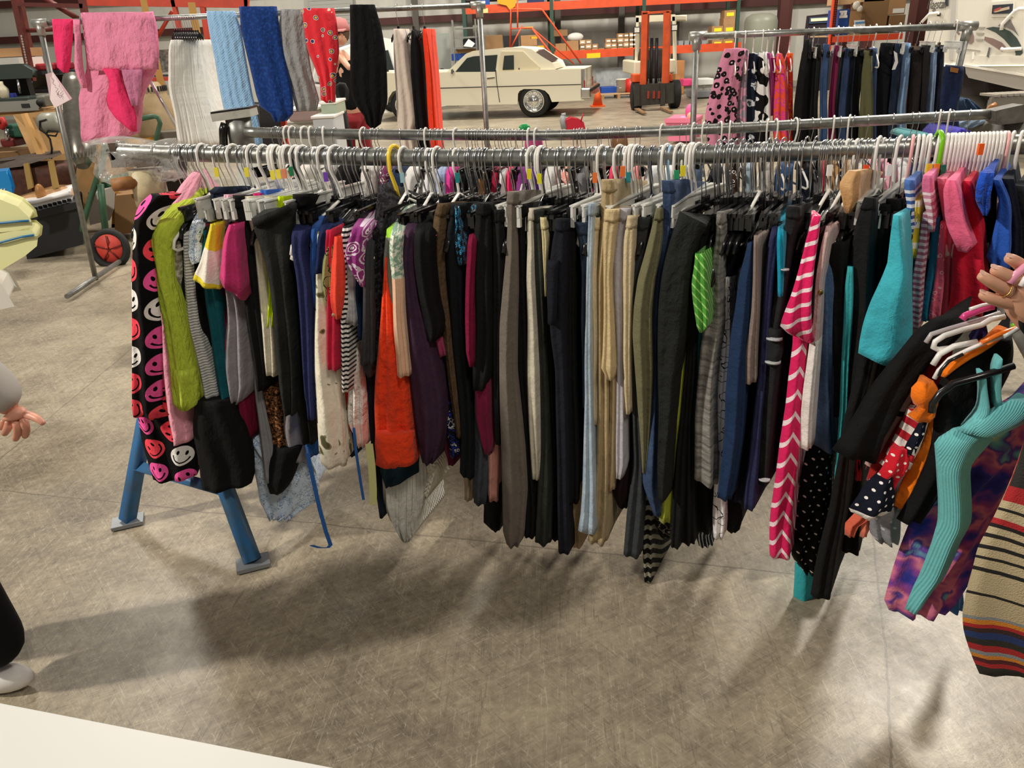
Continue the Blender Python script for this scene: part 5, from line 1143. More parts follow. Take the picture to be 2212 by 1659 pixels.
gar('n', 'navy_slacks', 'slim dark navy slacks with a long drooping hem, left of the orange trousers', 'trousers', fab('182434'), .02,
  '800,786,812;900,796,812;1000,805,815;1060,812,822;1119,820,827', amp=.004)
strap('waist_tie', 'short blue tie string hanging below the navy dress hem', [(764, 925), (768, 970), (774, 1010), (780, 1050), (785, 1080)], 2.05, .004, fab('2b5da3'))
strap('printed_strap', 'olive printed strap hanging left of the orange trousers', [(797, 960), (803, 1010), (806, 1060), (806, 1090)], 2.0, .011, fab('7f8050', 'vor', s=60, warp=.8, stops=[(0, '7f8050'), (.4, '14140e'), (.48, 'c9c98c')]))
OR = fab('f4441a', cs=20, crumple=.6)
o = gar('s', 'orange_trousers', 'bright orange wide trousers with a deep stitched hem cuff', 'trousers', OR, -.015,
  '555,831,840;600,828,840;650,824,848;700,820,856;760,816,872;820,812,886;880,810,892;932,810,895;1003,811,899,997', nf=2.6, amp=.013)
sub(o, 'hem_cuff', OR, rail_Y(835)-.235, '930,810,896;1004,811,900,998', nf=1.8, amp=.006)
gar('n', 'dark_blue_skirt', 'dark petrol blue skirt hem peeking out under the orange trousers', 'skirt', fab('13323e'), .03, '960,818,905;1020,822,905;1052,832,850,1045')
gar('n', 'white_gauze_skirt', 'white pleated gauze skirt with a pointed drooping hem', 'skirt', fab('dcdad2', rib=.012, crumple=.6), .06,
  '960,818,920;1040,822,922;1090,832,915;1130,845,900;1160,860,890;1170,868,884', nf=4, amp=.010)
gar('n', 'crochet_top', 'cream crocheted hem right of the petrol blue skirt', 'top', fab('e8e3d4', knit=1, crumple=.9), .08, '950,910,945;995,918,945;1022,925,942;1075,908,924', amp=.01)
gar('s', 'lime_tee', 'lime and grey tee, narrow, right of the yellow hanger', 'shirt', [fab('a4e03f'), fab('77786f')], -.005,
  '450,848,863;480,838,860;512,832,850;560,828,848;600,829,851;650,837,852;694,845,851', sh=500, bands=[(0, 0), (515, 1)])
o = gar('s', 'knit_sweater', 'mint and cream lace-knit sweater with a peach ribbed sleeve', 'sweater', [fab('d6e3cf', 'noise', s=80, stops=[(0, '8fae9a'), (.5, 'e2e6d2'), (.6, 'f1ecda')]), fab('eec2a2', rib=.007)], -.035,
  '444,876,889;475,855,878;506,843,866;545,840,862;600,846,870;660,849,872;690,850,874;710,851,878;760,855,883;813,856,887,809', sh=508, bands=[(0, 0), (598, 1)], hang='tubeW')
gar('s', 'plum_jacket', 'dark plum soft jacket with long loose sleeves', 'jacket', fab('40293f'), .0,
  '438,906,922;470,885,914;500,871,902;560,862,897;640,869,908;720,875,927;800,883,947;860,890,957;920,898,959;960,903,952;1001,913,938', sh=500, nf=1.8, amp=.012)
gar('s', 'black_sweater', 'black sweater sleeve over the plum jacket', 'sweater', fab('171718'), -.01,
  '440,935,956;470,905,940;500,893,932;560,893,930;640,905,941;700,915,956;736,920,942', sh=505)
gar('n', 'rose_card', 'dusky rose sleeve end poking out beside the brown trousers', 'top', fab('a03b5e'), -.015, '700,930,950;728,938,956;750,942,961;772,949,966,765')
gar('s', 'pink_trim_top', 'white and pink edged strap top left of the brown trousers', 'top', fab('e5557e'), -.01, '447,945,962;475,928,945;500,920,932;530,915,926;550,920,928', sh=510, hang='tubeW')
gar('t', 'trousers', 'brown cotton trousers with a crumpled pocket flap', 'trousers', fab('5d4a35', cs=20, crumple=.5), -.01,
  '440,946,966;474,936,966;540,935,963;600,938,961;650,945,967;700,956,977;760,962,981;850,972,990;945,986,998', nf=1.4)
gar('n', 'abstract_print_top', 'black, blue and white swirl print hem below the brown trousers', 'top', fab('10101a', 'vor', s=34, warp=2, stops=[(0, '10101c'), (.28, 'e8e8ee'), (.36, '10101c'), (.52, '2a3ea8'), (.6, '0d0d14')]), .02,
  '830,962,972;880,960,978;930,963,992;988,972,995,975')
gar('n', 'wine_skirt', 'dark wine hem behind the swirl print', 'skirt', fab('5a1530'), .05, '920,950,985;965,958,990;1003,968,982')
gar('t', 'trousers', 'blue-black trousers right of the brown pair', 'trousers', fab('161b20'), .0,
  '440,975,1006;500,962,998;560,962,1003;650,970,1008;750,978,1014;850,988,1024;950,994,1028;1020,993,1029;1029,1000,1028')
gar('t', 'metallic_top', 'shiny metallic blue and black bikini top', 'swimwear', fab('1672a8', 'noise', s=60, stops=[(.3, '05080c'), (.5, '2f9ad0'), (.56, '0a2c48'), (.64, '6fc3e8')], rough=.3), -.03,
  '445,982,990;500,984,991;540,984,1000;572,990,1003', amp=.004)
gar('s', 'maroon_sleeve_top', 'wine red long-sleeve top left of the black wool coat', 'top', fab('7b1238'), .0,
  '480,1021,1030;520,1010,1028;600,1006,1024;700,1005,1023;760,1006,1022;792,1013,1021', sh=510)
o = gar('t', 'trousers', 'black wool trousers with a folded snap cuff above the wine tunic', 'trousers', fab('1a1b1b'), -.02,
  '438,1030,1063;500,1025,1063;600,1022,1062;700,1023,1064;800,1022,1066;843,1023,1052,838')
gar('n', 'wine_tunic', 'wine red tunic hem hanging below the black snap-cuff trousers', 'tunic', fab('7d1440'), .0,
  '800,1024,1060;850,1025,1063;900,1028,1067;950,1036,1069;979,1046,1062')
gar('n', 'slate_trousers', 'slate grey trouser leg ending left of the salmon pair', 'trousers', fab('40454c'), .02, '860,1024,1056;950,1023,1056;1040,1022,1056;1086,1024,1052')
gar('n', 'beige_trousers', 'beige trouser hem, leftmost of the pale hems by the slate leg', 'trousers', fab('a8957a'), .05, '980,1000,1028;1040,1002,1024;1080,1004,1020')
gar('n', 'salmon_trousers', 'salmon pink trouser leg left of the long taupe pair', 'trousers', fab('c98e84'), .03, '900,1052,1082;967,1050,1080;1020,1052,1080;1080,1054,1078')
gar('n', 'velvet_trousers', 'black velvet hems below the salmon pink leg', 'trousers', fab('0b0c10'), .05, '1040,1046,1085;1100,1044,1084;1130,1046,1084;1145,1062,1080')
gar('t', 'trousers', 'black trousers with an open looped waistband left of the taupe pair', 'trousers', fab('202121'), -.01,
  '452,1062,1094;500,1064,1092;560,1064,1094;700,1064,1088;800,1066,1084;900,1068,1084;960,1070,1084')
gar('t', 'taupe_trousers', 'long taupe trousers with a tall waistband on a clear hanger', 'trousers', fab('6e655c'), -.02,
  '414,1097,1122;450,1093,1119;480,1096,1116;540,1093,1118;620,1086,1119;700,1080,1118;800,1080,1116;880,1080,1124;960,1081,1132;1060,1083,1138;1150,1086,1132;1179,1095,1121', nf=1.6, amp=.012, hang='clipW')
gar('t', 'trousers', 'black trousers between the taupe pair and the cream pair', 'trousers', fab('161616'), .0,
  '440,1112,1137;500,1112,1135;620,1117,1140;800,1118,1147;900,1128,1151;1000,1133,1152;1100,1135,1160;1158,1134,1157')
gar('t', 'cream_jeans', 'slim cream jeans with a side seam, between black pairs', 'trousers', fab('c9c2b0'), -.01,
  '450,1143,1156;490,1138,1154;520,1140,1155;600,1136,1155;700,1139,1161;800,1139,1166;900,1142,1167;980,1145,1167;1034,1149,1165')
gar('t', 'trousers', 'charcoal trousers right of the cream jeans', 'trousers', fab('30332f'), .0,
  '452,1146,1174;520,1150,1174;600,1155,1177;700,1160,1182;850,1164,1188;950,1164,1192;1050,1160,1196;1168,1156,1191')
gar('t', 'thin_cream_trousers', 'pale yellow trousers seen only as a thin folded edge', 'trousers', fab('d8cb9c'), -.01, '470,1167,1179;520,1171,1183;560,1173,1180;640,1177,1180')
gar('t', 'trousers', 'black trousers left of the navy cargo pair', 'trousers', fab('101011'), .02, '455,1178,1206;560,1178,1200;700,1178,1200;860,1182,1205;1000,1190,1208;1166,1193,1210')
NC = fab('1e202c')
o = gar('t', 'cargo_trousers', 'dark navy cargo trousers with a side pocket and stitched seam', 'trousers', NC, -.03,
  '472,1203,1229;520,1193,1227;580,1187,1226;650,1186,1225;730,1190,1224;800,1199,1224;900,1200,1226;1000,1203,1228;1100,1205,1230;1192,1207,1232', nf=1.3)
sub(o, 'cargo_pocket', NC, rail_Y(1200)-.205, '563,1181,1207;590,1181,1206;650,1181,1203;700,1184,1202', nf=.6)
gar('t', 'cuffed_trousers', 'black trousers with a turned-up cuff right of the navy cargo pair', 'trousers', fab('121315'), .0,
  '450,1224,1247;600,1223,1243;700,1223,1242;800,1221,1245;900,1220,1249;1000,1218,1251;1082,1217,1248')
gar('n', 'sand_trousers', 'sand coloured hem below the turned-up black cuff', 'trousers', fab('a78f6b'), .03, '1040,1228,1262;1100,1230,1261;1180,1236,1256')
gar('t', 'trousers', 'black trousers filling the gap left of the dark wash jeans', 'trousers', fab('0e0e0f'), .05, '445,1240,1262;600,1238,1262;800,1238,1264;960,1242,1264;1060,1244,1262')
gar('t', 'dark_jeans', 'dark wash jeans with an open waist left of the light wash pair', 'jeans', fab('222d3b', 'denim', c2='3a4a5e'), -.01,
  '480,1241,1269;520,1250,1272;600,1256,1269;700,1255,1268;800,1257,1268;880,1258,1266')
gar('t', 'light_jeans', 'light wash flared jeans with a frayed white hem', 'jeans', fab('8a9aac', 'denim', c2='b9cad6'), -.02,
  '440,1272,1284;490,1270,1283;560,1267,1279;640,1265,1278;700,1264,1278;780,1263,1279;860,1264,1281;950,1261,1284;1050,1257,1287;1110,1252,1287;1142,1247,1288', wave=.006)
gar('t', 'cream_capris', 'cream capri trousers with a wavy edge right of the light wash jeans', 'trousers', fab('d3c2a2'), -.005,
  '470,1283,1296;520,1281,1293;600,1276,1290;660,1277,1290;720,1280,1291;800,1280,1290;880,1281,1291;917,1283,1290')
gar('t', 'khaki_trousers', 'long khaki trousers with a tall elastic waist', 'trousers', fab('a8946f'), .0,
  '388,1300,1326;430,1299,1330;475,1299,1330;520,1296,1324;600,1290,1315;700,1290,1312;800,1289,1316;900,1289,1318;1000,1287,1321;1100,1281,1321;1168,1271,1313', nf=1.8, amp=.012, hang='clipW')
gar('t', 'tan_capris', 'pale tan cropped trousers with a crumpled rolled cuff', 'trousers', fab('ccb68a'), -.035,
  '452,1308,1336;480,1304,1334;520,1303,1327;600,1303,1319;690,1304,1324;760,1303,1328;795,1299,1329;821,1313,1322')
gar('t', 'slim_tan_trousers', 'slim tan trouser leg below the rolled tan cuff', 'trousers', fab('b5a07a'), .0, '470,1318,1336;700,1318,1332;820,1318,1331;900,1317,1330;1000,1312,1330;1057,1309,1328')
gar('t', 'lavender_trousers', 'pale lavender-grey trousers between two tan pairs', 'trousers', fab('b3afb6'), -.01,
  '450,1340,1363;500,1330,1354;560,1324,1350;640,1325,1347;720,1330,1348;800,1332,1349;900,1332,1352;1000,1331,1353;1033,1331,1344')
gar('t', 'cream_cargos', 'cream cargo trousers with laced side seam and narrow ankle', 'trousers', fab('cdbb98'), -.03,
  '466,1356,1374;520,1347,1370;600,1345,1365;700,1347,1363;780,1347,1362;850,1348,1361;868,1350,1360;894,1352,1360')
gar('n', 'burgundy_skirt', 'very dark burgundy rounded hem under the lavender trousers', 'skirt', fab('250f17'), .03, '880,1340,1364;1000,1338,1362;1060,1322,1358;1096,1336,1355')
gar('t', 'grey_trousers', 'dark grey dress trousers with an open lined waistband', 'trousers', fab('34373a'), .0,
  '468,1374,1405;500,1372,1402;520,1372,1397;600,1364,1388;700,1362,1382;800,1363,1380;900,1366,1386;1000,1368,1392;1100,1354,1393;1196,1347,1385')
gar('t', 'olive_trousers', 'faded olive trousers with a side pocket seam', 'trousers', fab('6d6a4d'), -.025,
  '450,1418,1430;500,1405,1432;550,1392,1426;600,1378,1416;660,1370,1410;720,1367,1410;800,1371,1411;880,1376,1407;960,1384,1402;1022,1388,1395', nf=1.6, amp=.012)
o = gar('t', 'blue_jeans', 'indigo jeans with a thick bunched waistband right of the olive trousers', 'jeans', fab('22304e', 'denim', c2='4a5f80'), -.01,
  '390,1430,1454;420,1431,1458;470,1431,1456;520,1425,1450;600,1412,1430;700,1408,1424;800,1406,1424;880,1400,1426;960,1390,1428;1040,1386,1428;1112,1412,1428', hang='clipW')
gar('t', 'black_cargos', 'big charcoal-black cargo trousers with a stitched seam and wide waist', 'trousers', fab('262927', cs=16, crumple=.5), -.055,
  '455,1467,1528,483;480,1460,1520,500;520,1447,1508;560,1437,1499;600,1430,1495;660,1424,1490;740,1421,1480;820,1420,1462;900,1422,1454;1000,1420,1444;1080,1423,1438', nf=1.2, amp=.011)
gar('n', 'lime_trousers', 'chartreuse trousers showing right of the big black cargo pair', 'trousers', fab('9aa32e'), -.0,
  '740,1468,1484;820,1458,1482;900,1448,1477;960,1442,1462;1040,1434,1454;1126,1425,1451')
ZZ = fab('101010', 'stripe', c2='8b8878', p=.036, f=.45, vee=.5, wob=.01)
gar('n', 'zigzag_trousers', 'black trousers with woven grey zigzag bands, lowest hem of the middle', 'trousers', ZZ, .03, '1060,1388,1412;1130,1388,1412;1200,1388,1411;1254,1391,1408')
gar('n', 'zigzag_skirt', 'black and grey patterned hem left of the chartreuse trousers', 'skirt', fab('161616', 'vor', s=40, stops=[(0, '8a877a'), (.2, '141414'), (.5, '8a877a'), (.56, '141414')]), .06, '1080,1408,1450;1130,1414,1452;1157,1424,1448')
gar('t', 'trousers', 'black trousers just right of the big cargo pair', 'trousers', fab('171818'), -.005,
  '480,1508,1530;600,1492,1508;700,1486,1502;800,1480,1494;900,1470,1488;1000,1458,1481;1100,1450,1476;1180,1448,1468')
gar('t', 'black_skirt', 'long black skirt with a sheer hem left of the grey heather trousers', 'skirt', fab('1b1b1c'), .01,
  '480,1520,1540;560,1496,1520;700,1488,1514;800,1484,1512;900,1474,1502;1000,1472,1502;1090,1472,1502;1172,1472,1503', nf=2)
gar('n', 'sheer_skirt', 'black sheer layered skirt under the grey heather trousers', 'skirt', fab('0d0d0e'), .05, '1000,1495,1550;1080,1498,1545;1145,1502,1542')
s_ = fab('26303e', 'stripe', c2='d7d9da', p=.010, f=.3, ang=PI/2)
gar('n', 'pinstripe_skirt', 'navy and white vertical striped hem right of the long black skirt', 'skirt', s_, .08, '1120,1500,1545;1150,1502,1542;1177,1508,1540,1168', nf=3)
gar('s', 'green_scarf_top', 'bright green diagonal striped top with a twisted sleeve', 'top', fab('4f9c3a', 'stripe', c2='a8d878', p=.016, f=.22, ang=.9), -.03,
  '535,1502,1516;570,1499,1526;620,1495,1531;680,1499,1530;705,1504,1527;718,1511,1516', sh=540, amp=.012)
gar('t', 'heather_trousers', 'wrinkled heather grey wide trousers', 'trousers', fab('7d7a75', 'noise', s=90, sx=.2, stops=[(.35, '5f5d59'), (.6, '8f8b85')], const=False, cs=18), -.02,
  '458,1549,1564;520,1545,1563;596,1531,1561;660,1527,1564;700,1521,1568;760,1514,1558;830,1508,1550;900,1500,1548;980,1497,1548;1034,1497,1548,1044', nf=1.6, amp=.014)
gar('n', 'teal_slip', 'thin teal edge between the black skirt and heather trousers', 'skirt', fab('0c5a60'), .0, '600,1526,1536;720,1508,1518;800,1506,1514')
gar('t', 'floral_trousers', 'white trousers printed with black flower outlines', 'trousers', fab('eceaea', 'vor', s=26, warp=.7, stops=[(0, '121212'), (.1, 'eceaea'), (.44, '121212'), (.49, 'eceaea')]), .0,
  '600,1568,1576;690,1562,1578;760,1556,1577;830,1549,1573;900,1546,1568;980,1547,1564;1060,1542,1562;1120,1538,1567;1162,1541,1561')
gar('n', 'black_dress', 'black dress hem right of the flower outline trousers', 'dress', fab('0d0d0e'), .05, '1060,1560,1596;1100,1562,1604;1140,1566,1600;1149,1574,1590')
gar('s', 'navy_skirt', 'navy blue soft A-line dress right of the flower outline trousers', 'dress', fab('1c3152'), -.01,
  '495,1620,1631;540,1612,1630;600,1596,1629;660,1590,1626;720,1580,1623;780,1573,1615;850,1565,1609;940,1562,1602;1020,1556,1592;1076,1551,1582', sh=520, nf=1.8)
gar('s', 'taupe_tee', 'taupe satin sleeve right of the navy A-line dress', 'shirt', fab('85766f'), -.025,
  '495,1629,1638;600,1626,1638;680,1622,1637;760,1612,1636;829,1609,1634,821', sh=510)
gar('n', 'navy_top', 'midnight blue top below the taupe satin sleeve', 'top', fab('171a33'), .02, '780,1606,1640;850,1608,1634;950,1602,1628;1050,1590,1614;1082,1584,1606')
gar('s', 'indigo_hoodie', 'indigo sweatshirt with a long ribbed cuff left of the stitched charcoal trousers', 'sweatshirt', fab('272a4c'), -.005,
  '462,1674,1685;520,1661,1682;600,1652,1670;700,1645,1662;800,1638,1656;900,1627,1646;1000,1618,1641;1050,1610,1636;1098,1607,1630', sh=500)
gar('s', 'turquoise_strap_top', 'turquoise top strap with sequins left of the stitched charcoal trousers', 'top', fab('0f93b4'), -.02, '455,1686,1694;490,1680,1692;520,1678,1694;640,1680,1690', sh=500)
CH = fab('2b2c2f')
o = gar('t', 'stitched_trousers', 'charcoal jersey trousers with white contrast stitching on a pocket', 'trousers', CH, -.04,
  '445,1700,1728;480,1696,1731;506,1696,1714;580,1683,1707;655,1669,1698;708,1660,1690;786,1652,1686;850,1647,1678;950,1643,1670;1046,1639,1662', nf=1)
WS = fab('b9bcc0')
Yq = rail_Y(1715)-.15-.04
sub(o, 'pocket', CH, Yq-.012, '708,1657,1692;740,1656,1691;786,1652,1688', nf=.5)
for (ya, yb, xa, xb) in ((729, 733, 1655, 1691), (779, 783, 1652, 1687), (1034, 1037, 1639, 1664), (580, 583, 1683, 1705)):
    sub(o, 'stitching', WS, Yq-.024, '%d,%d,%d;%d,%d,%d' % (ya, xa, xb, yb, xa, xb), nf=.3, amp=.001, back=.004)
gar('t', 'trousers', 'black trousers right of the stitched charcoal pair', 'trousers', fab('141415'), .01, '480,1716,1740;600,1697,1716;720,1690,1708;850,1676,1696;950,1668,1684;1014,1664,1674')
PK = fab('e01f63', 'stripe', c2='f6dfe4', p=.034, f=.27, ang=-.45)
PV = fab('e01f63', 'stripe', c2='f6dfe4', p=.062, f=.24, vee=1.5)
o = gar('s', 'striped_dress', 'hot pink and white chevron striped dress', 'dress', PV, -.02,
  '700,1712,1752;740,1713,1744;800,1705,1740;870,1697,1732;950,1683,1726;1040,1673,1717;1120,1665,1712;1200,1664,1708', nf=1.2)
sub(o, 'sleeve', PK, rail_Y(1720)-.235, '466,1758,1774;510,1745,1770;574,1726,1758;640,1708,1752;690,1689,1753,712;706,1685,1762,746', nf=1.2, amp=.012, back=.06)
gar('s', 'white_satin_top', 'pinkish white satin sleeve right of the hot pink striped dress', 'top', [fab('c8a9a6'), fab('e9e2de')], -.02,
  '474,1788,1797;530,1774,1790;600,1762,1778;680,1757,1772;760,1745,1766;840,1735,1760;900,1730,1756;968,1728,1753', sh=490, bands=[(0, 0), (740, 1)], hang='shirtC')
gar('n', 'blush_slip', 'pale blush hem right of the hot pink striped dress', 'skirt', fab('cfa8b4'), .01, '960,1712,1738;1040,1714,1728;1092,1716,1724')
gar('s', 'brown_satin_top', 'dark brown satin top behind the hot pink striped sleeve', 'top', fab('3b201f', rough=.5), .02, '465,1775,1795;520,1762,1790;600,1750,1776', sh=490)
DJ = fab('2b3d5c', 'denim', c2='5a7396')
o = gar('t', 'denim_jacket', 'blue denim jacket with a brass waist button', 'jacket', DJ, -.03,
  '545,1775,1792;580,1764,1800;620,1763,1803;660,1769,1800;740,1766,1797;820,1763,1797;880,1758,1804;930,1754,1808;957,1754,1808,975', nf=1.5, amp=.012)
MB().lathe([(0, -.004), (.006, -.004), (.006, .002), (0, .002)], P(1772, 631, rail_Y(1780)-.23), 'Y', 14).build('button', mat('brass', 'b08d4a', .3, .9), o)
gar('n', 'polka_skirt', 'long black skirt with small white polka dots', 'skirt', fab('0b0b0c', 'dots', c2='e9e6e0', p=.024, r=.13), .0,
  '900,1765,1800;960,1745,1800;1040,1728,1798;1120,1716,1790;1200,1708,1776;1236,1738,1766', nf=2.4, amp=.012, wave=.006)
gar('n', 'turquoise_leggings', 'turquoise leggings ending lowest of all, under the polka dot skirt', 'trousers', fab('2fa3ac'), .02,
  '1180,1718,1760;1231,1716,1758;1290,1713,1756;1342,1725,1741', amp=.004)
gar('n', 'turquoise_cuff', 'turquoise ribbed cuff right of the lowest turquoise leggings', 'trousers', fab('2c98a2'), .03, '1230,1756,1792;1283,1758,1788;1306,1757,1787,1301', amp=.003)
gar('t', 'black_jeans', 'black trousers with a wide tilted waistband, right of the denim jacket', 'trousers', fab('161617'), -.03,
  '528,1795,1840,508;560,1788,1836,545;600,1796,1832;700,1798,1830;800,1800,1826;900,1802,1822')
gar('s', 'teal_cardigan', 'teal cardigan edge between two black trousers', 'cardigan', fab('3aa6ab'), .0, '560,1832,1842;620,1824,1842;700,1822,1840;800,1817,1834;880,1814,1830;980,1806,1818;1060,1800,1812', sh=570)
o = gar('t', 'black_capris', 'black cropped jersey trousers with a slanted front pocket', 'trousers', fab('1c1c1e'), -.035,
  '427,1868,1893;480,1848,1891;550,1840,1888;640,1845,1886;720,1840,1878;800,1834,1872;880,1828,1856', hang='clipW')
gar('t', 'tan_shorts', 'tan satin briefs clipped high on the rail', 'shorts', fab('c69a68', rough=.5), -.02, '368,1832,1860;395,1812,1858;430,1817,1851;460,1826,1838', hang='clipW')
gar('s', 'black_leggings', 'black leggings with a long slanting leg right of the polka dot skirt', 'trousers', fab('1b1b1c'), -.045,
  '700,1870,1898;800,1850,1884;900,1824,1858;977,1812,1836;1100,1790,1824;1200,1766,1808;1284,1752,1796', amp=.006)
gar('n', 'black_tunic', 'black tunic behind the long slanting leggings', 'tunic', fab('0f0f10'), .02, '900,1830,1885;1000,1822,1870;1100,1818,1862;1186,1818,1858')
gar('n', 'red_hem', 'small red hem behind the black tunic', 'skirt', fab('b0182a'), .0, '980,1848,1862;1036,1847,1860')
TQ = fab('3fb3c4')
o = gar('s', 'turquoise_tee', 'turquoise tee with a wide flared sleeve', 'shirt', TQ, -.05,
  '464,1930,1947;500,1925,1950;567,1914,1958,573;650,1882,1968;706,1866,1976;740,1858,1972;764,1853,1930,790', nf=1, amp=.010)
for i, (yy, x0, x1, nm) in enumerate(((440, 1895, 1925, 'left of the turquoise tee'), (430, 1915, 1950, 'behind the turquoise tee'), (470, 1940, 1972, 'right of the turquoise tee, below baby clothes'))):
    gar('t', 'trousers', 'black trousers hanging '+nm, 'trousers', fab('131314'), .03+i*.01, '%d,%d,%d;600,%d,%d;800,%d,%d;960,%d,%d' % (yy, x0, x1, x0-12, x1-8, x0-25, x1-25, x0-45, x1-45))
FILL = [(640, 668, 430, 880, 'navy denim'), (690, 712, 430, 900, 'charcoal jersey'), (742, 768, 440, 760, 'black ribbed cotton'), (785, 815, 425, 780, 'black velvet'),
        (860, 892, 430, 900, 'black crepe'), (905, 930, 445, 830, 'ink black knit'), (968, 990, 440, 880, 'black satin'), (1006, 1024, 440, 960, 'soft black wool'),
        (1092, 1112, 430, 1000, 'black twill'), (1205, 1225, 430, 640, 'black corduroy'), (1262, 1282, 430, 560, 'faded black linen'), (1335, 1352, 440, 900, 'dark brown'), (1384, 1402, 440, 1000, 'green-black'),
        (1538, 1560, 430, 1040, 'jet black'), (1570, 1592, 440, 1000, 'black sequinned'), (1590, 1612, 430, 980, 'black pleated'), (1612, 1630, 450, 900, 'black glossy'), (1640, 1665, 440, 900, 'black crinkled'), (1668, 1690, 440, 940, 'black ponte'), (1742, 1766, 440, 820, 'black chiffon'), (1795, 1815, 430, 900, 'black lacy'), (1880, 1905, 430, 900, 'black stretch')]
for i, (x0, x1, y0, y1, nm) in enumerate(FILL):
    y0 += 38
    sl = -40 if x0 > 1400 else (20 if x0 < 1000 else 0)
    gar('t' if i % 2 else 's', 'dark_garment', nm+' garment deep in the row, mostly hidden by its neighbours', 'garment', fab(['121213', '17181a', '0e0f11', '1a1a1b'][i % 4] if nm != 'dark brown' else '2a1f1a'), .075,
        '%d,%d,%d;%d,%d,%d' % (y0, x0, x1, y1, x0+sl, x1+sl), amp=.004)
# baby clothes at the right end
gar('b', 'baby_suit', 'blue and white striped baby suit with a plain blue shoulder', 'baby clothes', [fab('4b72b5'), fab('dfe4ee', 'stripe', c2='3c5fa3', p=.017, f=.5)], .0,
  '388,1954,1976;410,1953,1977;440,1960,1977;475,1955,1981;500,1949,1970;560,1950,1968;600,1955,1966', bands=[(0, 0), (412, 1)])
gar('b', 'baby_suit', 'yellow and white striped baby suit', 'baby clothes', fab('d5be3a', 'stripe', c2='ece6d2', p=.05, f=.3), .0, '432,1975,1988;500,1969,1987;530,1962,1987;556,1964,1981')
gar('b', 'baby_dress', 'rose pink baby dress with a striped ruffle shoulder', 'baby clothes', [fab('d9709a'), fab('c98aa0', 'stripe', c2='efdce0', p=.016)], -.02, '378,1994,2013;400,1990,2014;430,1996,2018;470,2003,2020;500,2004,2018', bands=[(0, 0), (408, 1)])
gar('b', 'baby_leggings', 'mauve baby leggings with thin grey stripes', 'baby clothes', fab('8e5468', 'stripe', c2='b9a5ae', p=.015), -.01, '460,1994,2012;540,1982,2005;600,1970,1996;660,1967,1992;710,1972,1988')
gar('b', 'baby_top', 'petrol blue baby top left of the rose floral one', 'baby clothes', fab('0d6a8c'), .0, '470,2015,2030;560,2006,2024;640,1996,2018;692,1989,2010')
gar('b', 'baby_top', 'coral rose baby top with a small floral ring print', 'baby clothes', fab('d8617a', 'vor', s=60, warp=.2, stops=[(0, 'd8617a'), (.2, 'f0b4bc'), (.3, 'd8617a')]), -.005, '480,2031,2045;560,2024,2042;640,2012,2036;690,2007,2032')
gar('b', 'baby_top', 'dusty pink plain baby top left of the red dress', 'baby clothes', fab('cf6d85'), .01, '385,2024,2046;500,2040,2062;600,2033,2058;690,2026,2055')
gar('b', 'baby_sweater', 'bubblegum pink baby sweater with a wide sleeve', 'baby clothes', fab('f0698f'), -.05, '388,2045,2066;410,2035,2073;450,2041,2086;500,2049,2101;522,2056,2107;542,2067,2090')
RD = fab('cc1433')
gar('b', 'red_dress', 'red velvet child dress', 'dress', RD, -.01, '390,2081,2098;430,2080,2112;480,2078,2128;540,2058,2134;600,2054,2134;675,2046,2130', nf=1.8, amp=.012)
gar('b', 'blue_shirt', 'royal blue child shirt with a turned-back sleeve', 'baby clothes', fab('2456b5'), -.03, '388,2144,2161;430,2158,2182;460,2157,2187;500,2145,2184;553,2128,2180;584,2148,2184')
gar('b', 'blue_scarf', 'cobalt blue knotted scarf on a small white hanger', 'scarf', fab('1c4fc0', cs=25, crumple=.7), -.07, '372,2118,2148;400,2105,2140;430,2107,2138;465,2122,2132')
gar('b', 'baby_top', 'black child top between the red dress and the blue shirt', 'baby clothes', fab('131316'), .02, '400,2118,2150;500,2118,2152;600,2112,2150;680,2108,2150')
gar('b', 'baby_top', 'navy child top right of the royal blue shirt', 'baby clothes', fab('192036'), .0, '385,2160,2190;480,2180,2205;600,2178,2210;680,2170,2205')
gar('b', 'baby_top', 'slate child top at the very right end of the row', 'baby clothes', fab('33353c'), .02, '400,2190,2225;500,2200,2240;640,2200,2245')

for px in (1552, 1563, 1578, 1590, 1604, 1618, 1660, 1674, 1690, 1740, 1760):
    put_hanger('shirtB', interp(FRP, P(px, 336, rail_Y(px)).x), -ang_at(px)+random.uniform(-.08, .08), 'large black shoulder hanger with a silver hook, right of the middle of the front rail', 'large black shoulder hangers right of the middle', None, (1.35, 1.12, 1.35))
for px in (505, 548, 570, 598, 618, 640, 655, 700, 1150, 1168, 1300, 1338, 1362, 1375, 1440, 1468, 1492, 1508):
    put_hanger('clipW', interp(FRP, P(px, 336, rail_Y(px)).x), -ang_at(px)-.12+random.uniform(-.08, .08))
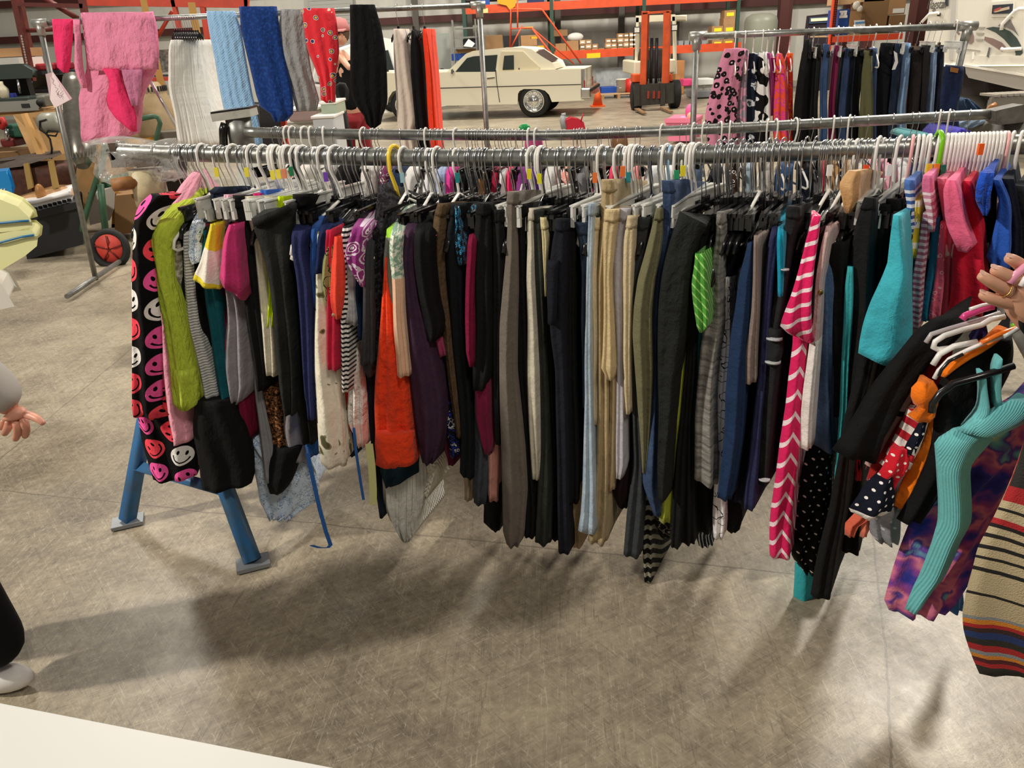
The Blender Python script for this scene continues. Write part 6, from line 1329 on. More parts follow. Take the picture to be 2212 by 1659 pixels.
# ---------------------------------------------------------------- loose hangers on the front rail: whites, colours and chrome
def front_at(px): 
    d = ray(px, 336); t = 2.2/(d.y+.245*d.x); return interp(FRP, d.x*t)
def lab(col, where): return col+' plastic hanger '+where
COLH = [(468, 'e6e3dc', 'milky white', 'first white one from the left end of the rail'), (533, 'e6e3dc', 'milky white', 'with a yellow size tab, left of the clear clip hangers'),
        (590, 'e4e1d8', 'cloudy clear', 'with a yellow size tab above the neon top'), (606, 'e4e1d8', 'cloudy clear', 'right against another above the neon top'), (645, 'e9e6e0', 'milky white', 'with an orange size tab'),
        (640, '1b2a33', 'dark petrol', 'among the wire hooks left of the bare white hanger'), (682, 'ece9e4', 'bright white', 'hooked left of the purple size tab'),
        (725, 'e9e6e0', 'big bright white', 'hanging empty in front of the navy sweatshirt'), (870, 'e9e6e0', 'white', 'right of the yellow hanger'), (925, 'e9e6e0', 'white', 'above the plum jacket'),
        (985, 'e9e6e0', 'white', 'above the brown trousers'), (1152, 'e9e6e0', 'white', 'with a yellow tab above the cream jeans'), (1288, 'e9e6e0', 'white', 'with an orange tab above the khaki waist'),
        (1350, 'e9e6e0', 'white', 'above the lavender trousers'), (1362, 'ece9e4', 'ivory', 'with a teal tab beside the cream cargos'), (1448, 'a9cfe8', 'pale sky blue', 'above the indigo jeans'),
        (1410, '1d2540', 'navy', 'above the olive trousers'), (1430, 'f0eee9', 'pure white', 'next to the sky blue one'), (1462, 'e9e6e0', 'white', 'with a green tab next to the sky blue one'), (1478, 'ece8dd', 'off-white', 'with a yellow tab right of the indigo jeans'),
        (1648, 'dfdcd6', 'flat pearly', 'above the taupe sleeve'), (1800, 'dfdcd6', 'flat pearly', 'above the hot pink striped dress'), (1905, 'dfdcd6', 'flat pearly', 'above the turquoise tee'), (1848, 'e9e6e0', 'white', 'with an orange tab right of the tan briefs'),
        (1828, 'e9e6e0', 'clear white', 'above the tan briefs'), (1052, '151516', 'shiny black', 'above the black looped waistband'), (1172, '151516', 'glossy black', 'with a yellow tab left of the navy cargos')]
for (px, hx, cn, wh) in COLH:
    p = front_at(px); mm = mat('plastic_'+hx, '#'+hx, .3, spec=.5)
    put_hanger('tubeW', p, -ang_at(px)-(.25 if px == 725 else 0)+random.uniform(-.08, .08), lab(cn, wh), 'coloured and white plastic hangers on the front rail', {'hook': mm, 'frame': mm}, (1.4, 1.05, 1.05) if px == 725 else (1, .7, .85))
# a yellow hanger with a long thick hook
YH = mat('plastic_yellow', 'f2cf3e', .3)
p = front_at(852); t = put_hanger('tubeW', p, -ang_at(852)-.1, 'bright yellow plastic hanger on the front rail', None, {'hook': YH, 'frame': YH}, (1.5, 1, 1.15))
if 'group' in t: del t['group']
p = front_at(2022); GH = mat('plastic_lime', '7cc61e', .3)
t = put_hanger('babyW', p, -.2, "lime green children's hanger among the small white ones", None, {'hook': GH, 'frame': GH}, (1.6, 1, 1.25))
if 'group' in t: del t['group']
for px in (1966, 2168):
    p = front_at(px); PH = mat('plastic_pink', 'f0b7b4', .3)
    t = put_hanger('babyW', p, -.45, "pale pink children's hanger at the %s end of the small white row" % ('left' if px < 2000 else 'right'), None, {'hook': PH, 'frame': PH})
    if 'group' in t: del t['group']
for px in list(range(2040, 2164, 8))+[1978, 1988, 2003]:
    put_hanger('babyW', front_at(px), -.45+random.uniform(-.04, .04))
for i in range(78):
    px = 385+ (1560 * (i+.5)/78) + random.uniform(-6, 6)
    if 1930 < px: continue
    put_hanger('clipB' if (890 < px < 1500 or i % 3 == 0) else 'shirtB', front_at(px), -ang_at(px)+random.uniform(-.09, .09), None, None, None, (1, random.uniform(.9, 1.05), random.uniform(.95, 1.02)))
# little size tabs on hooks
TABS = [(468, 372, 'f1e04a', 'yellow'), (533, 372, 'f1e04a', 'yellow'), (589, 378, 'f1e04a', 'yellow'), (602, 376, 'f1e04a', 'yellow'), (614, 375, 'e98a62', 'coral'), (629, 370, '1f7a4d', 'green'), (704, 382, '7a45b8', 'purple'),
        (869, 384, '9fc7cf', 'pale aqua'), (988, 384, '1d8c8c', 'teal'), (1143, 376, 'f0e032', 'yellow'), (1165, 386, 'f0e832', 'yellow'), (1285, 384, 'f07a3a', 'orange'), (1345, 370, 'f07a3a', 'orange'), (1357, 383, '2a8f96', 'teal'),
        (1461, 379, '2f9e6c', 'green'), (1475, 369, 'f0e032', 'yellow'), (1870, 368, 'f0562a', 'orange'), (2006, 366, 'f2c832', 'yellow'), (2022, 366, 'f58a32', 'orange'), (2036, 368, '1f6b54', 'dark green'), (2118, 322, 'f0641e', 'orange'), (1792, 368, 'efefec', 'white'), (1920, 368, 'efefec', 'white')]
for i, (x, y, hx, cn) in enumerate(TABS):
    Y = rail_Y(x)-.055; q = P(x, y, Y)
    o = MB().box(q, (.012, .008, .026)).build('size_tab', mat('tab_'+hx, '#'+hx, .4), None)
    side = 'left' if x < 900 else ('middle' if x < 1500 else 'right')
    tag(o, cn+' size tab on a hanger hook in the '+side+' part of the front rail', 'size tab', 'size tabs on the front rail: '+cn+' '+side)
# ---------------------------------------------------------------- second rail: hooks and the shoulders of clothes behind
def s2_at(px):
    return interp(S2, P(px, 288, 3.55).x)
hk2 = [596, 604, 612, 640, 652, 690, 724, 790, 802, 806, 815, 822, 865, 910, 932, 940, 948, 955, 962, 1008, 1014, 1020, 1028, 1036, 1042, 1050, 1058, 1064, 1072, 1080, 1086, 1094, 1100, 1108, 1114, 1122, 1130, 1140, 1185, 1212, 1240, 1246, 1252, 1258, 1268, 1290, 1296, 1302, 1318, 1324, 1330, 1342, 1350, 1376, 1382, 1472, 1486, 1505, 1530, 1552, 1580, 1600, 1640, 1706, 1724, 1752, 1770, 1812, 1842, 1870, 1925, 1965, 1978, 2014, 2030, 2050, 2088]
for i, px in enumerate(hk2):
    put_hanger('shirtB' if i % 2 else 'clipB', s2_at(px), -.35+random.uniform(-.3, .3), 'black hanger with a silver wire hook on the second rail', 'wire-hook hangers on the second rail')
for px in (620, 632, 658, 672, 700, 785, 920, 985, 1142, 1158, 1430, 1498, 1520, 1556, 1576, 1658, 1675, 1717, 1798, 1832, 2024, 2044):
    put_hanger('tubeW', s2_at(px), -.3+random.uniform(-.3, .3), 'white plastic hanger on the second rail', 'white plastic hangers on the second rail')
SEC = [(660, 'e9e4dc', 'cream', 340, 46), (700, 'd8d5cf', 'light grey', 345, 40), (745, '1a1a1e', 'black', 340, 50), (792, 'e3ded8', 'white lace', 338, 40), (830, '6f2a55', 'plum patterned', 345, 30), (852, '2c3c58', 'slate blue', 350, 40), (885, 'e7e5e3', 'plain white', 352, 36),
       (925, 'ececee', 'snow white', 350, 34), (950, 'a9b9de', 'periwinkle', 352, 26), (970, 'e9409f', 'hot pink', 350, 22), (992, '222226', 'black and white', 355, 30), (1020, '23262f', 'ink', 352, 30), (1035, 'a5713c', 'caramel', 362, 20), (1068, 'a3173a', 'crimson', 350, 20), (1082, 'eeeeef', 'bright white', 352, 20),
       (1100, 'f02f6b', 'fuchsia', 352, 14), (1128, '8e3f8c', 'shiny purple', 340, 34), (1156, '5c2f80', 'violet', 345, 24), (1186, 'e6e3df', 'ruffled white', 345, 26), (1222, 'f0a090', 'salmon striped', 350, 26), (1252, '86868a', 'pebble grey', 352, 30), (1285, '7a1f4f', 'mulberry', 350, 16), (1322, 'e8486a', 'coral red', 348, 20), (1345, 'b43a68', 'raspberry', 350, 22),
       (1372, 'f08d8a', 'light coral', 350, 26), (1405, 'd9d9da', 'silver grey', 350, 36), (1440, 'e6e4df', 'ivory', 352, 30), (1500, '4f6480', 'grey-blue denim', 346, 36), (1545, '2e2f36', 'dark charcoal', 346, 30), (1580, '3a2a20', 'leopard brown', 346, 36), (1614, '8fa0ad', 'faded denim', 348, 28), (1650, 'b9b2ad', 'greige', 346, 30), (1690, '2d4a72', 'mid-blue denim', 345, 46), (1735, '1b2436', 'deep navy denim', 345, 34),
       (1762, '606065', 'mid grey', 345, 22), (1778, 'd8283a', 'bright red', 348, 14), (1810, 'b48b5e', 'camel', 343, 44), (1856, 'd9d3ca', 'eggshell', 343, 24), (1888, 'e6a0b4', 'baby pink patterned', 340, 26), (1918, 'f0b4c4', 'powder pink', 338, 30), (1948, 'e9e9ea', 'white with pink', 340, 26), (1975, '1e2c58', 'dark blue', 335, 24), (2000, '2f8f96', 'teal', 333, 26), (2050, 'd7484f', 'tomato striped', 335, 30), (2085, '3b3ea0', 'cobalt violet', 332, 30)]
for (x, hx, cn, yt, wd) in SEC:
    o = cloth('second_row_garment', '%d,%d,%d;%d,%d,%d;%d,%d,%d;620,%d,%d' % (yt, x+wd*.2, x+wd*.6, yt+22, x-wd*.35, x+wd*.5, 480, x-wd*.45, x+wd*.5, x-wd*.5, x+wd*.45), 3.42, fab(hx, 'vor', s=60, stops=[(0, hx), (.3, 'e8e4e4'), (.42, hx)]) if ('pattern' in cn or 'lace' in cn or 'leopard' in cn or 'with' in cn or 'striped' in cn) else fab(hx),
              Yr=3.55, sh=yt+22, back=.3, tanA=.25, amp=.008)
    tag(o, cn+' garment on the second rail, seen just under the front rail', 'garment')
# ---------------------------------------------------------------- draped on the back-left rack
PK1 = fab('ec8fb0', crumple=.8, cs=11, sheen=0); PK2 = fab('f23c74', crumple=.7, cs=11, sheen=0)
o = cloth('quilt', '28,174,326;60,178,338;110,184,342;150,188,340;212,168,300;250,176,296;290,180,288;309,183,240', 5.93, PK1, back=.10, tanA=0, tb=.3, nf=2.2, amp=.018)
tag(o, 'pink quilted blanket with hot pink lining draped over the back-left rail', 'blanket')
sub(o, 'top_flap', PK1, 5.86, '27,175,328;60,178,334;100,186,338;140,190,342;153,193,343,150', nf=2.4, amp=.012)
sub(o, 'folded_end', PK2, 5.88, '41,112,157;70,114,158;110,118,155;145,124,152;157,136,148', 'hot pink lining side', nf=1.2, amp=.008)
sub(o, 'lining', PK2, 5.84, '148,220,258;165,235,262;190,236,268;215,226,282;235,232,292;255,250,296;284,284,296', 'hot pink lining side', nf=1.2, amp=.01)
sub(o, 'hanging_fold', fab('c5789a', crumple=.8, cs=11), 5.83, '150,262,308;180,268,306;210,278,303;228,286,302', nf=1, amp=.01)
sub(o, 'side_fold', PK1, 5.89, '42,158,172;90,162,176;150,160,180;190,176,190', nf=.8)
WT = fab('e9e6df')
for i in range(11):
    x = 366+i*5.6; n_ = random.uniform(-3, 3)
    o = cloth('white_shirt', '%d,%d,%d;%d,%d,%d;%d,%d,%d;%d,%d,%d;%d,%d,%d' % (86, x+3, x+9, 100, x-2, x+8, 190+n_, x-3, x+8+i*1.6, 250, x+12+i*.6, x+20+i*2.0, 314-n_, x+18+i*1.0, x+30+i*3.2), 5.9+i*.016, WT, back=.3, tanA=.2, nf=1.2, amp=.008)
    tag(o, 'plain white shirt in the tight bunch on the back-left rail', 'shirt', 'white shirts bunched on the back-left rail')
    q = P(372+i*5, 40, 6.0); put_hanger('shirtB', q, -.3, 'black hanger carrying a white shirt on the back-left rail', 'black hangers of the white shirt bunch', None, (1, .22, .62))
LB = fab('9cc6ee', knit=1, crumple=.5, cs=20)
o = cloth('knit_blanket', '24,446,508;60,450,520;120,462,530;200,476,545;250,486,556;290,532,564;322,538,565', 5.9, LB, back=.1, tanA=0, tb=.06, nf=4.5, amp=.016)
tag(o, 'light blue cable-knit blanket draped over the back-left rail', 'blanket')
NB = fab('173f86', 'noise', s=50, stops=[(.4, '143678'), (.55, '1b4590')], crumple=.5)
o = cloth('navy_blanket', '14,516,598;60,520,604;130,536,618;205,552,632;230,562,634;245,585,634;262,594,615', 5.88, NB, back=.1, tanA=0, tb=.07, nf=2.2, amp=.014)
tag(o, 'royal navy knitted throw beside the light blue blanket', 'blanket')
o = cloth('grey_sheet', '20,606,655;60,600,660;110,606,668;170,626,676;215,632,688;240,640,684', 5.9, fab('9a9a9b', crumple=1.0, cs=12), back=.08, tanA=0, tb=.05, nf=2.6, amp=.018)
tag(o, 'crumpled grey cotton sheet on the back-left rail', 'sheet')
CB = fab('e62f3c', 'vor', s=17, warp=.3, stops=[(0, 'e8c04a'), (.14, '2d3f80'), (.22, 'e9d9c9'), (.27, 'e62f3c')], sheen=.3)
o = cloth('print_blanket', '18,651,722;60,656,730;110,664,734;150,680,726;180,690,724;215,694,726;222,706,720', 5.87, CB, back=.08, tanA=0, tb=.05, nf=3, amp=.016)
tag(o, 'bright red fleece blanket with small round badges print', 'blanket')
BS = fab('0f0f11', crumple=.5)
o = cloth('black_shawl', '10,756,810;60,756,824;120,756,834;190,757,838;225,766,838;250,785,826;268,790,822;278,802,808', 5.88, BS, back=.08, tanA=0, tb=.06, nf=3.4, amp=.016)
tag(o, 'black shawl with pointed corners draped right of the red blanket', 'shawl')
for (nm, lb, hx, rows, mk, px) in (('beige_dress', 'pale beige sleeveless dress on the back-left rail', 'd9c9bd', '62,850,866;90,850,880;150,852,886;220,856,896;266,858,903;275,862,892;330,868,898', 1, 857),
                               ('black_dress', 'black dress hanging between the beige and orange ones', '101013', '66,889,896;100,886,908;160,888,914;240,892,920;300,900,924;330,906,926', 1, 890),
                               ('orange_dress', 'slim bright orange-red dress, rightmost on the back-left rail', 'f4401f', '62,913,921;90,914,926;140,918,932;200,922,938;270,926,944;330,930,948', 1, 914)):
    o = cloth(nm, rows, 5.95, fab(hx), back=.32, tanA=.15, nf=2, amp=.012); tag(o, lb, 'dress')
    q = P(px, 17, 6.15); put_hanger('shirtB', q, -.2, 'hanger of the '+lb[:lb.find(' dress')]+' dress', None)
# ---------------------------------------------------------------- on the back-right rack
YR = 5.85
LEO = fab('d98aa8', 'vor', s=24, warp=.35, stops=[(0, 'e9c3d0'), (.14, '120c10'), (.46, 'd98aa8'), (1, 'd98aa8')], const=True)
def rr(nm, lb, cat, m_, rows, Y=YR, **k):
    o = cloth(nm, rows, Y, m_, back=k.pop('back', .3), tanA=.3, nf=k.pop('nf', 2.2), amp=k.pop('amp', .012), **k); tag(o, lb, cat)
    R_ = parse(rows); q = P((R_[0][1]+R_[0][2])/2, 74, Y+.1); q.z = P(1505, 78, 6).z-.01
    put_hanger(('clipW' if len(C.objects) % 3 == 0 else 'clipB') if cat in ('trousers', 'jeans') else 'tubeW', q, -.2, 'hanger of the '+lb, None)
    return o
rr('leopard_dress', 'pink leopard print dress, leftmost on the back-right rack', 'dress', LEO, '105,1565,1612;130,1556,1606;160,1546,1602;200,1535,1596;250,1522,1592;330,1530,1590', 5.78, nf=2.6)
rr('pink_grey_dress', 'pink and mauve-grey tie dress behind the leopard one', 'dress', fab('b595a6', 'noise', s=9, stops=[(.3, '8d7f8a'), (.5, 'd79ab2'), (.6, 'a8a0ac')]), '108,1602,1618;180,1596,1614;240,1590,1612;325,1592,1610', 5.82)
rr('navy_floral_dress', 'navy dress with pale floral patches', 'dress', fab('1a2233', 'noise', s=14, stops=[(.3, '1a2233'), (.56, 'd3d7dc'), (.66, '3c4a5a')]), '115,1618,1640;170,1608,1640;230,1606,1640;325,1606,1640')
rr('cow_print_dress', 'black and white cow print dress', 'dress', fab('0f0f11', 'noise', s=13, stops=[(0, '0e0e10'), (.50, 'eceae8')], det=1), '112,1640,1656;170,1636,1662;240,1630,1664;325,1630,1664', 5.8)
rr('pink_tee', 'orchid pink tee right of the cow print dress', 'shirt', fab('c85fa6'), '115,1655,1664;150,1660,1672;188,1662,1676;250,1664,1676')
rr('plum_blouse', 'deep magenta top behind the orange and pink floral dresses', 'top', fab('99145e'), '125,1664,1680;180,1668,1684;250,1670,1680')
FL = fab('f0563a', 'noise', s=22, stops=[(.3, 'f0563a'), (.5, 'e0409a'), (.58, 'f8633a'), (.66, 'c04aa0')])
rr('floral_dress', 'orange and pink floral dress with a pointed collar', 'dress', FL, '116,1678,1690;140,1676,1698;200,1672,1702;260,1670,1704;318,1672,1706', 5.8)
rr('floral_dress', 'red-orange floral dress right against the pink floral one', 'dress', fab('ee3b30', 'noise', s=20, stops=[(.3, 'ee3b30'), (.52, 'f0702a'), (.6, 'd03060')]), '115,1700,1714;150,1702,1713;220,1702,1712;262,1704,1714;305,1706,1718', 5.84)
TR = [('black wide dress trousers', '161617', 86, 1738, 1754, 1714, 1742), ('black slim trousers', '1d1f1f', 112, 1750, 1764, 1742, 1756), ('charcoal trousers', '3a3d3a', 96, 1762, 1774, 1752, 1766), ('dark blue faded jeans', '2b3e5e', 96, 1780, 1792, 1770, 1786),
      ('burgundy velvet trousers', '781c46', 98, 1804, 1815, 1790, 1804), ('grey-green jeans', '3a4244', 112, 1814, 1826, 1804, 1816), ('indigo jeans', '22304a', 105, 1826, 1838, 1812, 1828), ('black-blue jeans', '171c26', 106, 1838, 1848, 1826, 1842),
      ('black loop-strap trousers', '131315', 110, 1846, 1866, 1838, 1856), ('olive green cargo trousers', '5c5c3e', 110, 1868, 1885, 1856, 1886), ('small blue check shirt', '4a5f86', 104, 1885, 1896, 1882, 1892), ('navy flared trousers with a white tag', '10131c', 93, 1902, 1934, 1884, 1926),
      ('midnight blue jeans', '161f30', 94, 1934, 1950, 1920, 1938), ('light blue jeans', '6d88a8', 93, 1956, 1968, 1934, 1956), ('dark brown trousers', '322b2a', 108, 1968, 1998, 1960, 1990), ('dark grey slim trousers', '2c2a2c', 98, 1998, 2012, 1990, 2000), ('pale denim jeans', '7d93b4', 103, 2012, 2024, 2000, 2016), ('very dark navy jeans', '141824', 105, 2024, 2040, 2012, 2034), ('blue-black jeans with a leather patch, rightmost', '16203a', 143, 2040, 2083, 2030, 2070)]
for i, (lb, hx, yt, a0, a1, b0, b1) in enumerate(TR):
    je = 'jean' in lb
    rr('jeans' if je else 'trousers', lb+' on the back-right rack', 'jeans' if je else ('shirt' if 'shirt' in lb else 'trousers'), fab(hx, 'denim', c2='#'+''.join('%02x' % min(255, int(int(hx[j:j+2], 16)*1.3+8)) for j in (0, 2, 4))[:6] if je else None) if je else fab(hx),
       '%d,%d,%d;%d,%d,%d;%d,%d,%d;%d,%d,%d' % (yt, a0, a1, yt+50, (a0*2+b0)/3-2, (a1*2+b1)/3+1, 230, b0, b1, 312, b0-2, b1+1), (5.42 if 'rightmost' in lb else 5.75+.03*(i % 3)), back=.24, nf=1.4)
tag(MB().prism([P(2055, 145, 5.38), P(2071, 148, 5.38), P(2069, 158, 5.38), P(2054, 155, 5.38)], (0, .01, 0)).build('leather_patch', mat('leather_tan', '9a6432', .6)), 'tan leather brand patch on the rightmost jeans', 'patch')
tag(MB().prism([P(1931, 110, 5.68), P(1938, 115, 5.68), P(1940, 135, 5.68), P(1934, 150, 5.68), P(1927, 151, 5.68), P(1934, 132, 5.68)], (0, .004, 0)).build('price_tag', mat('white_paper', 'e8e6e2', .6)), 'white curved paper tag on the navy flared trousers', 'tag')
# ---------------------------------------------------------------- the bunch of child clothes pushed forward by the hand, right
def held(nm, lb, cat, m_, rows, Y, **k):
    o = cloth(nm, rows, Y, m_, back=k.pop('back', .14), tanA=k.pop('tanA', .78), nf=k.pop('nf', 1.6), amp=k.pop('amp', .01), **k); return tag(o, lb, cat)
YH0 = 1.50
BKK = fab('131314')
o = held('child_shirt', 'black long-sleeve child shirt on a pink hanger, outermost of the pushed bunch', 'shirt', BKK,
  '675,2058,2094;690,2000,2092;709,1979,2088;740,1955,2060;770,1932,2018;822,1894,1984;883,1852,1943;935,1815,1905;968,1793,1889,992', YH0+.05, back=.10)
ZB = fab('c9a3a0', 'noise', s=16, sx=.35, stops=[(0, '100c0e'), (.40, 'cfaaa6'), (.60, '100c0e'), (.66, 'cfaaa6')])
held('zebra_top', 'dusty pink child top with black zebra lines', 'top', ZB, '735,2002,2040;800,1985,2028;880,1930,1992;960,1882,1940;1000,1864,1900', YH0+.09)
held('red_shirt', 'red child top between the zebra lines and the flag dress', 'top', fab('a51c1c'), '750,2015,2060;850,1976,2030;940,1925,1978;1005,1880,1925;1035,1868,1900', YH0+.07)
FG = fab('b81f2c', 'stripe', c2='ece2dc', p=.03, f=.5, ang=.5)
held('flag_dress', 'red and white striped child dress', 'dress', FG, '880,1960,1998;940,1935,1990;1000,1896,1966', YH0+.03)
held('dotted_dress', 'red polka dot skirt section of the striped child dress', 'dress', fab('d01a2c', 'dots', c2='f2e6e0', p=.018, r=.16), '965,1925,1965;1010,1902,1958;1052,1888,1930', YH0+.01)
held('dotted_skirt', 'navy ruffle with white dots and a white hem', 'skirt', [fab('14182c', 'dots', c2='f2ecea', p=.02, r=.16), fab('efe9e6')], '1030,1884,1930;1070,1850,1932;1096,1834,1925;1108,1838,1905', YH0, bands=[(0, 0), (1096, 1)])
held('star_top', 'dark navy child fabric with white stars', 'top', fab('1d1844', 'vor', s=24, stops=[(0, 'f4f0ee'), (.16, '1d1844')]), '698,2104,2130;715,2098,2132;736,2092,2128', YH0-.01, back=.02)
held('dotted_sleeve', 'navy polka dot sleeve of the child dress', 'dress', fab('14182c', 'dots', c2='f2ecea', p=.018, r=.16), '905,1990,2002;940,1966,1994;978,1950,1976', YH0+.0)
held('coral_leggings', 'coral child leggings with two ends hanging down', 'trousers', fab('df6a50'), '1060,1870,1905;1100,1850,1895;1130,1828,1860;1156,1824,1846', YH0+.06, nf=2.5)
held('coral_cuff', 'coral legging end right of the longer one', 'trousers', fab('e07a62'), '1090,1868,1885;1128,1860,1876;1158,1857,1872', YH0+.05)
held('grey_star_top', 'grey child top with pale spots, under the navy ruffle', 'top', fab('86878e', 'dots', c2='c9c9ce', p=.03, r=.13), '1080,1885,1950;1120,1874,1948;1150,1878,1942;1164,1892,1938', YH0+.04, nf=2.6)
OG = fab('f47a12')
o = held('orange_tee', 'bright orange child tee with a wide sleeve', 'shirt', OG, '880,2015,2032;930,2000,2030;980,1982,2020;1040,1950,2000;1090,1929,1966', YH0+.01)
sub(o, 'sleeve', OG, YH0-.02, '822,1984,2016;836,1958,2024;855,1965,2028;872,1975,2028;880,1985,2024;896,1958,2016;908,1975,2005', nf=1)
sub(o, 'shoulder_edge', OG, YH0-.03, '710,2150,2180;730,2120,2160;770,2070,2100;800,2040,2060;812,2030,2044', nf=.5, back=.02)
held('black_child_tee', 'black child tee right of the orange one, pushed forward', 'shirt', BKK,
  '725,2130,2185;760,2085,2190;800,2040,2185;850,2020,2160;900,2018,2140;960,2012,2100;1010,1998,2060;1060,1970,2025;1117,1934,1985', YH0-.01)
TQ2 = fab('6fc0c4', rib=.004)
TD = fab('3a3aa0', 'noise', s=9, det=3, stops=[(.28, '221c50'), (.40, '3b3a9c'), (.47, 'a04a90'), (.53, 'e08096'), (.57, '5a3a98'), (.63, '7cc0c0'), (.70, 'e6e6b8')], const=False)
o = held('tie_dye_dress', 'purple and pink tie-dye child dress behind the turquoise tank', 'dress', TD,
  '868,2160,2240;900,2140,2250;950,2100,2240;1000,2085,2225;1045,2018,2205;1115,1972,2170;1180,1948,2140;1229,1930,2112;1290,1908,2065;1312,1916,2036', YH0+.02, nf=3, amp=.016, back=.10)
o = held('tank_top', 'turquoise ribbed child tank top with thin straps', 'top', TQ2,
  '925,2060,2150;945,2018,2150;1000,2023,2096;1075,2025,2097;1120,2023,2095;1160,2012,2073;1240,1990,2046;1317,1957,1991', YH0-.07, nf=1.3, back=.05)
sub(o, 'neck_band', TQ2, YH0-.09, '862,2185,2240;880,2140,2235;905,2095,2215;930,2072,2180', nf=.6)
sub(o, 'strap', TQ2, YH0-.09, '808,2117,2130;850,2120,2134;890,2112,2136;930,2070,2110', nf=.5)
sub(o, 'strap', TQ2, YH0-.09, '776,2160,2166;800,2144,2164;850,2150,2162;880,2148,2166', nf=.5)
held('blue_hem', 'blue and white hem behind the tie-dye dress', 'skirt', fab('2a5f9a'), '1240,2030,2085;1290,2030,2080;1312,2040,2078', YH0+.1)
# their hangers
def hgr(lb, hx, pts, r=.0055, Y=YH0-.04, closed=False):
    m_ = mat('plastic_'+hx, '#'+hx, .25, spec=.6)
    q = [P(x, y, Y) for (x, y) in pts]
    return tag(MB().tube(q, r, 8, closed=closed).build('child_hanger', m_), lb, 'hanger')
hgr('white child hanger with a rounded loop, pushed forward', 'ece9e4', [(2170, 684), (2140, 690), (2120, 702), (2080, 712), (2040, 725), (2020, 738), (2016, 750), (2026, 755), (2050, 752)], .0058)
hgr('clear grey child hanger behind the white looped one', 'b9b2b4', [(2160, 676), (2120, 690), (2050, 710), (2012, 722), (2000, 740)], .0052, YH0-.02)
hgr('thick white child hanger below the looped one', 'eeebe6', [(2110, 738), (2060, 748), (2030, 765), (2015, 788)], .0062, YH0-.05)
hgr('thin white child hanger with a narrow shoulder', 'efe9e6', [(2185, 720), (2130, 738), (2090, 756), (2050, 776), (2028, 800), (2018, 818)], .0048, YH0-.055)
hgr('hot pink child hanger under the hand', 'e2468f', [(2145, 662), (2120, 668), (2085, 682), (2078, 690)], .0075, YH0-.03)
hgr('white hanger just above the hot pink one', 'f2ecec', [(2150, 655), (2120, 660), (2095, 668)], .004, YH0-.03)
hgr('black child hanger with a ridged grip', '141416', [(2190, 790), (2120, 812), (2060, 828), (2030, 850), (2014, 872), (2012, 890)], .0075, YH0-.09)
hgr('dark narrow child hanger beside the orange shoulder', '1c1c20', [(2080, 765), (2050, 780), (2034, 798), (2028, 812)], .0035, YH0-.065)
hgr('orange hanger end near the wrist', 'f47a22', [(2205, 705), (2160, 722), (2120, 740)], .005, YH0-.06)
hgr('lime green hanger tip near the wrist', '76c832', [(2206, 694), (2186, 706)], .0055, YH0-.05)
hgr('pale blue hanger tip near the wrist', 'cfd8dc', [(2212, 702), (2185, 718), (2168, 727)], .0045, YH0-.065)
hgr('pink and white striped hanger resting against the hand', 'e79bb8', [(2240, 562), (2212, 578), (2192, 595), (2182, 612)], .0075, 1.38)
hgr('white hanger hook resting on the back of the hand', 'f4f0f0', [(2240, 590), (2215, 602), (2206, 618)], .006, 1.37)
# ---------------------------------------------------------------- people
def skin_obj(name, m_, verts, edges, radii, parent=None, root=0, sub=2):
    me = bpy.data.meshes.new(name); base = WL(parent) if parent else Vector((0, 0, 0))
    me.from_pydata([Vector(v)-base for v in verts], edges, []); o = bpy.data.objects.new(name, me); C.objects.link(o)
    if parent: o.parent = parent
    me.materials.append(m_)
    md = o.modifiers.new('skin', 'SKIN'); md.use_smooth_shade = True
    for i, r in enumerate(radii):
        me.skin_vertices[0].data[i].radius = (r, r) if not isinstance(r, tuple) else r
        me.skin_vertices[0].data[i].use_root = (i == root)
    s = o.modifiers.new('subdivision', 'SUBSURF'); s.levels = sub; s.render_levels = sub
    return o
def flesh(hexc):
    s = NT('skin'); n_ = s.noise(s.obj(), 30, 4); h = lin(hexc); s.put(s.b.inputs['Base Color'], s.mix(n_, tuple([c*.86 for c in h[:3]])+(1,), h)); s.b.inputs['Roughness'].default_value = .45
    s.b.inputs['Subsurface Weight'].default_value = .12; s.b.inputs['Subsurface Radius'].default_value = (.02, .008, .004); s.bump(s.noise(s.obj(), 240, 3), .15, .002)
    return s.m
SK1 = flesh('d8977f'); SK2 = flesh('dba588')
def chain(o, name, m_, pts, rad, parent, sub=2):
    v = [Vector(p) for p in pts]; return skin_obj(name, m_, v, [(i, i+1) for i in range(len(v)-1)], rad, parent, 0, sub)
def head(par, c, face_dir, skin, hairc, long=True):
    f = Vector(face_dir).normalized(); s_ = Vector((-f.y, f.x, 0)).normalized()
    c = Vector(c); hd = MB().ball(c, .10, 24, 16, (.82, .9, 1.15)); hd.ball(c+f*.075+Vector((0, 0, -.03)), .05, 14, 8, (1, 1, 1)).ball(c+f*.102+Vector((0, 0, -.012)), .017, 10, 6, (.8, .8, 1.4))
    for sg in (-1, 1): hd.ball(c+s_*sg*.082, .022, 10, 6, (.5, .6, 1.2))
    h = hd.build('head', skin, par)
    for sg in (-1, 1): MB().ball(c+f*.088+s_*sg*.032+Vector((0, 0, .012)), .012).build('eye', mat('eye_dark', '2a2320', .2), h)
    MB().ball(c+f*.094+Vector((0, 0, -.052)), .02, 12, 6, (1, 1, .35)).build('mouth', mat('lips', 'a8605a', .5), h)
    MB().ball(c-f*.018+Vector((0, 0, .022)), .108, 22, 12, (.9, .98, 1.12)).build('hair', mat('hair_'+hairc, '#'+hairc, .7), par)
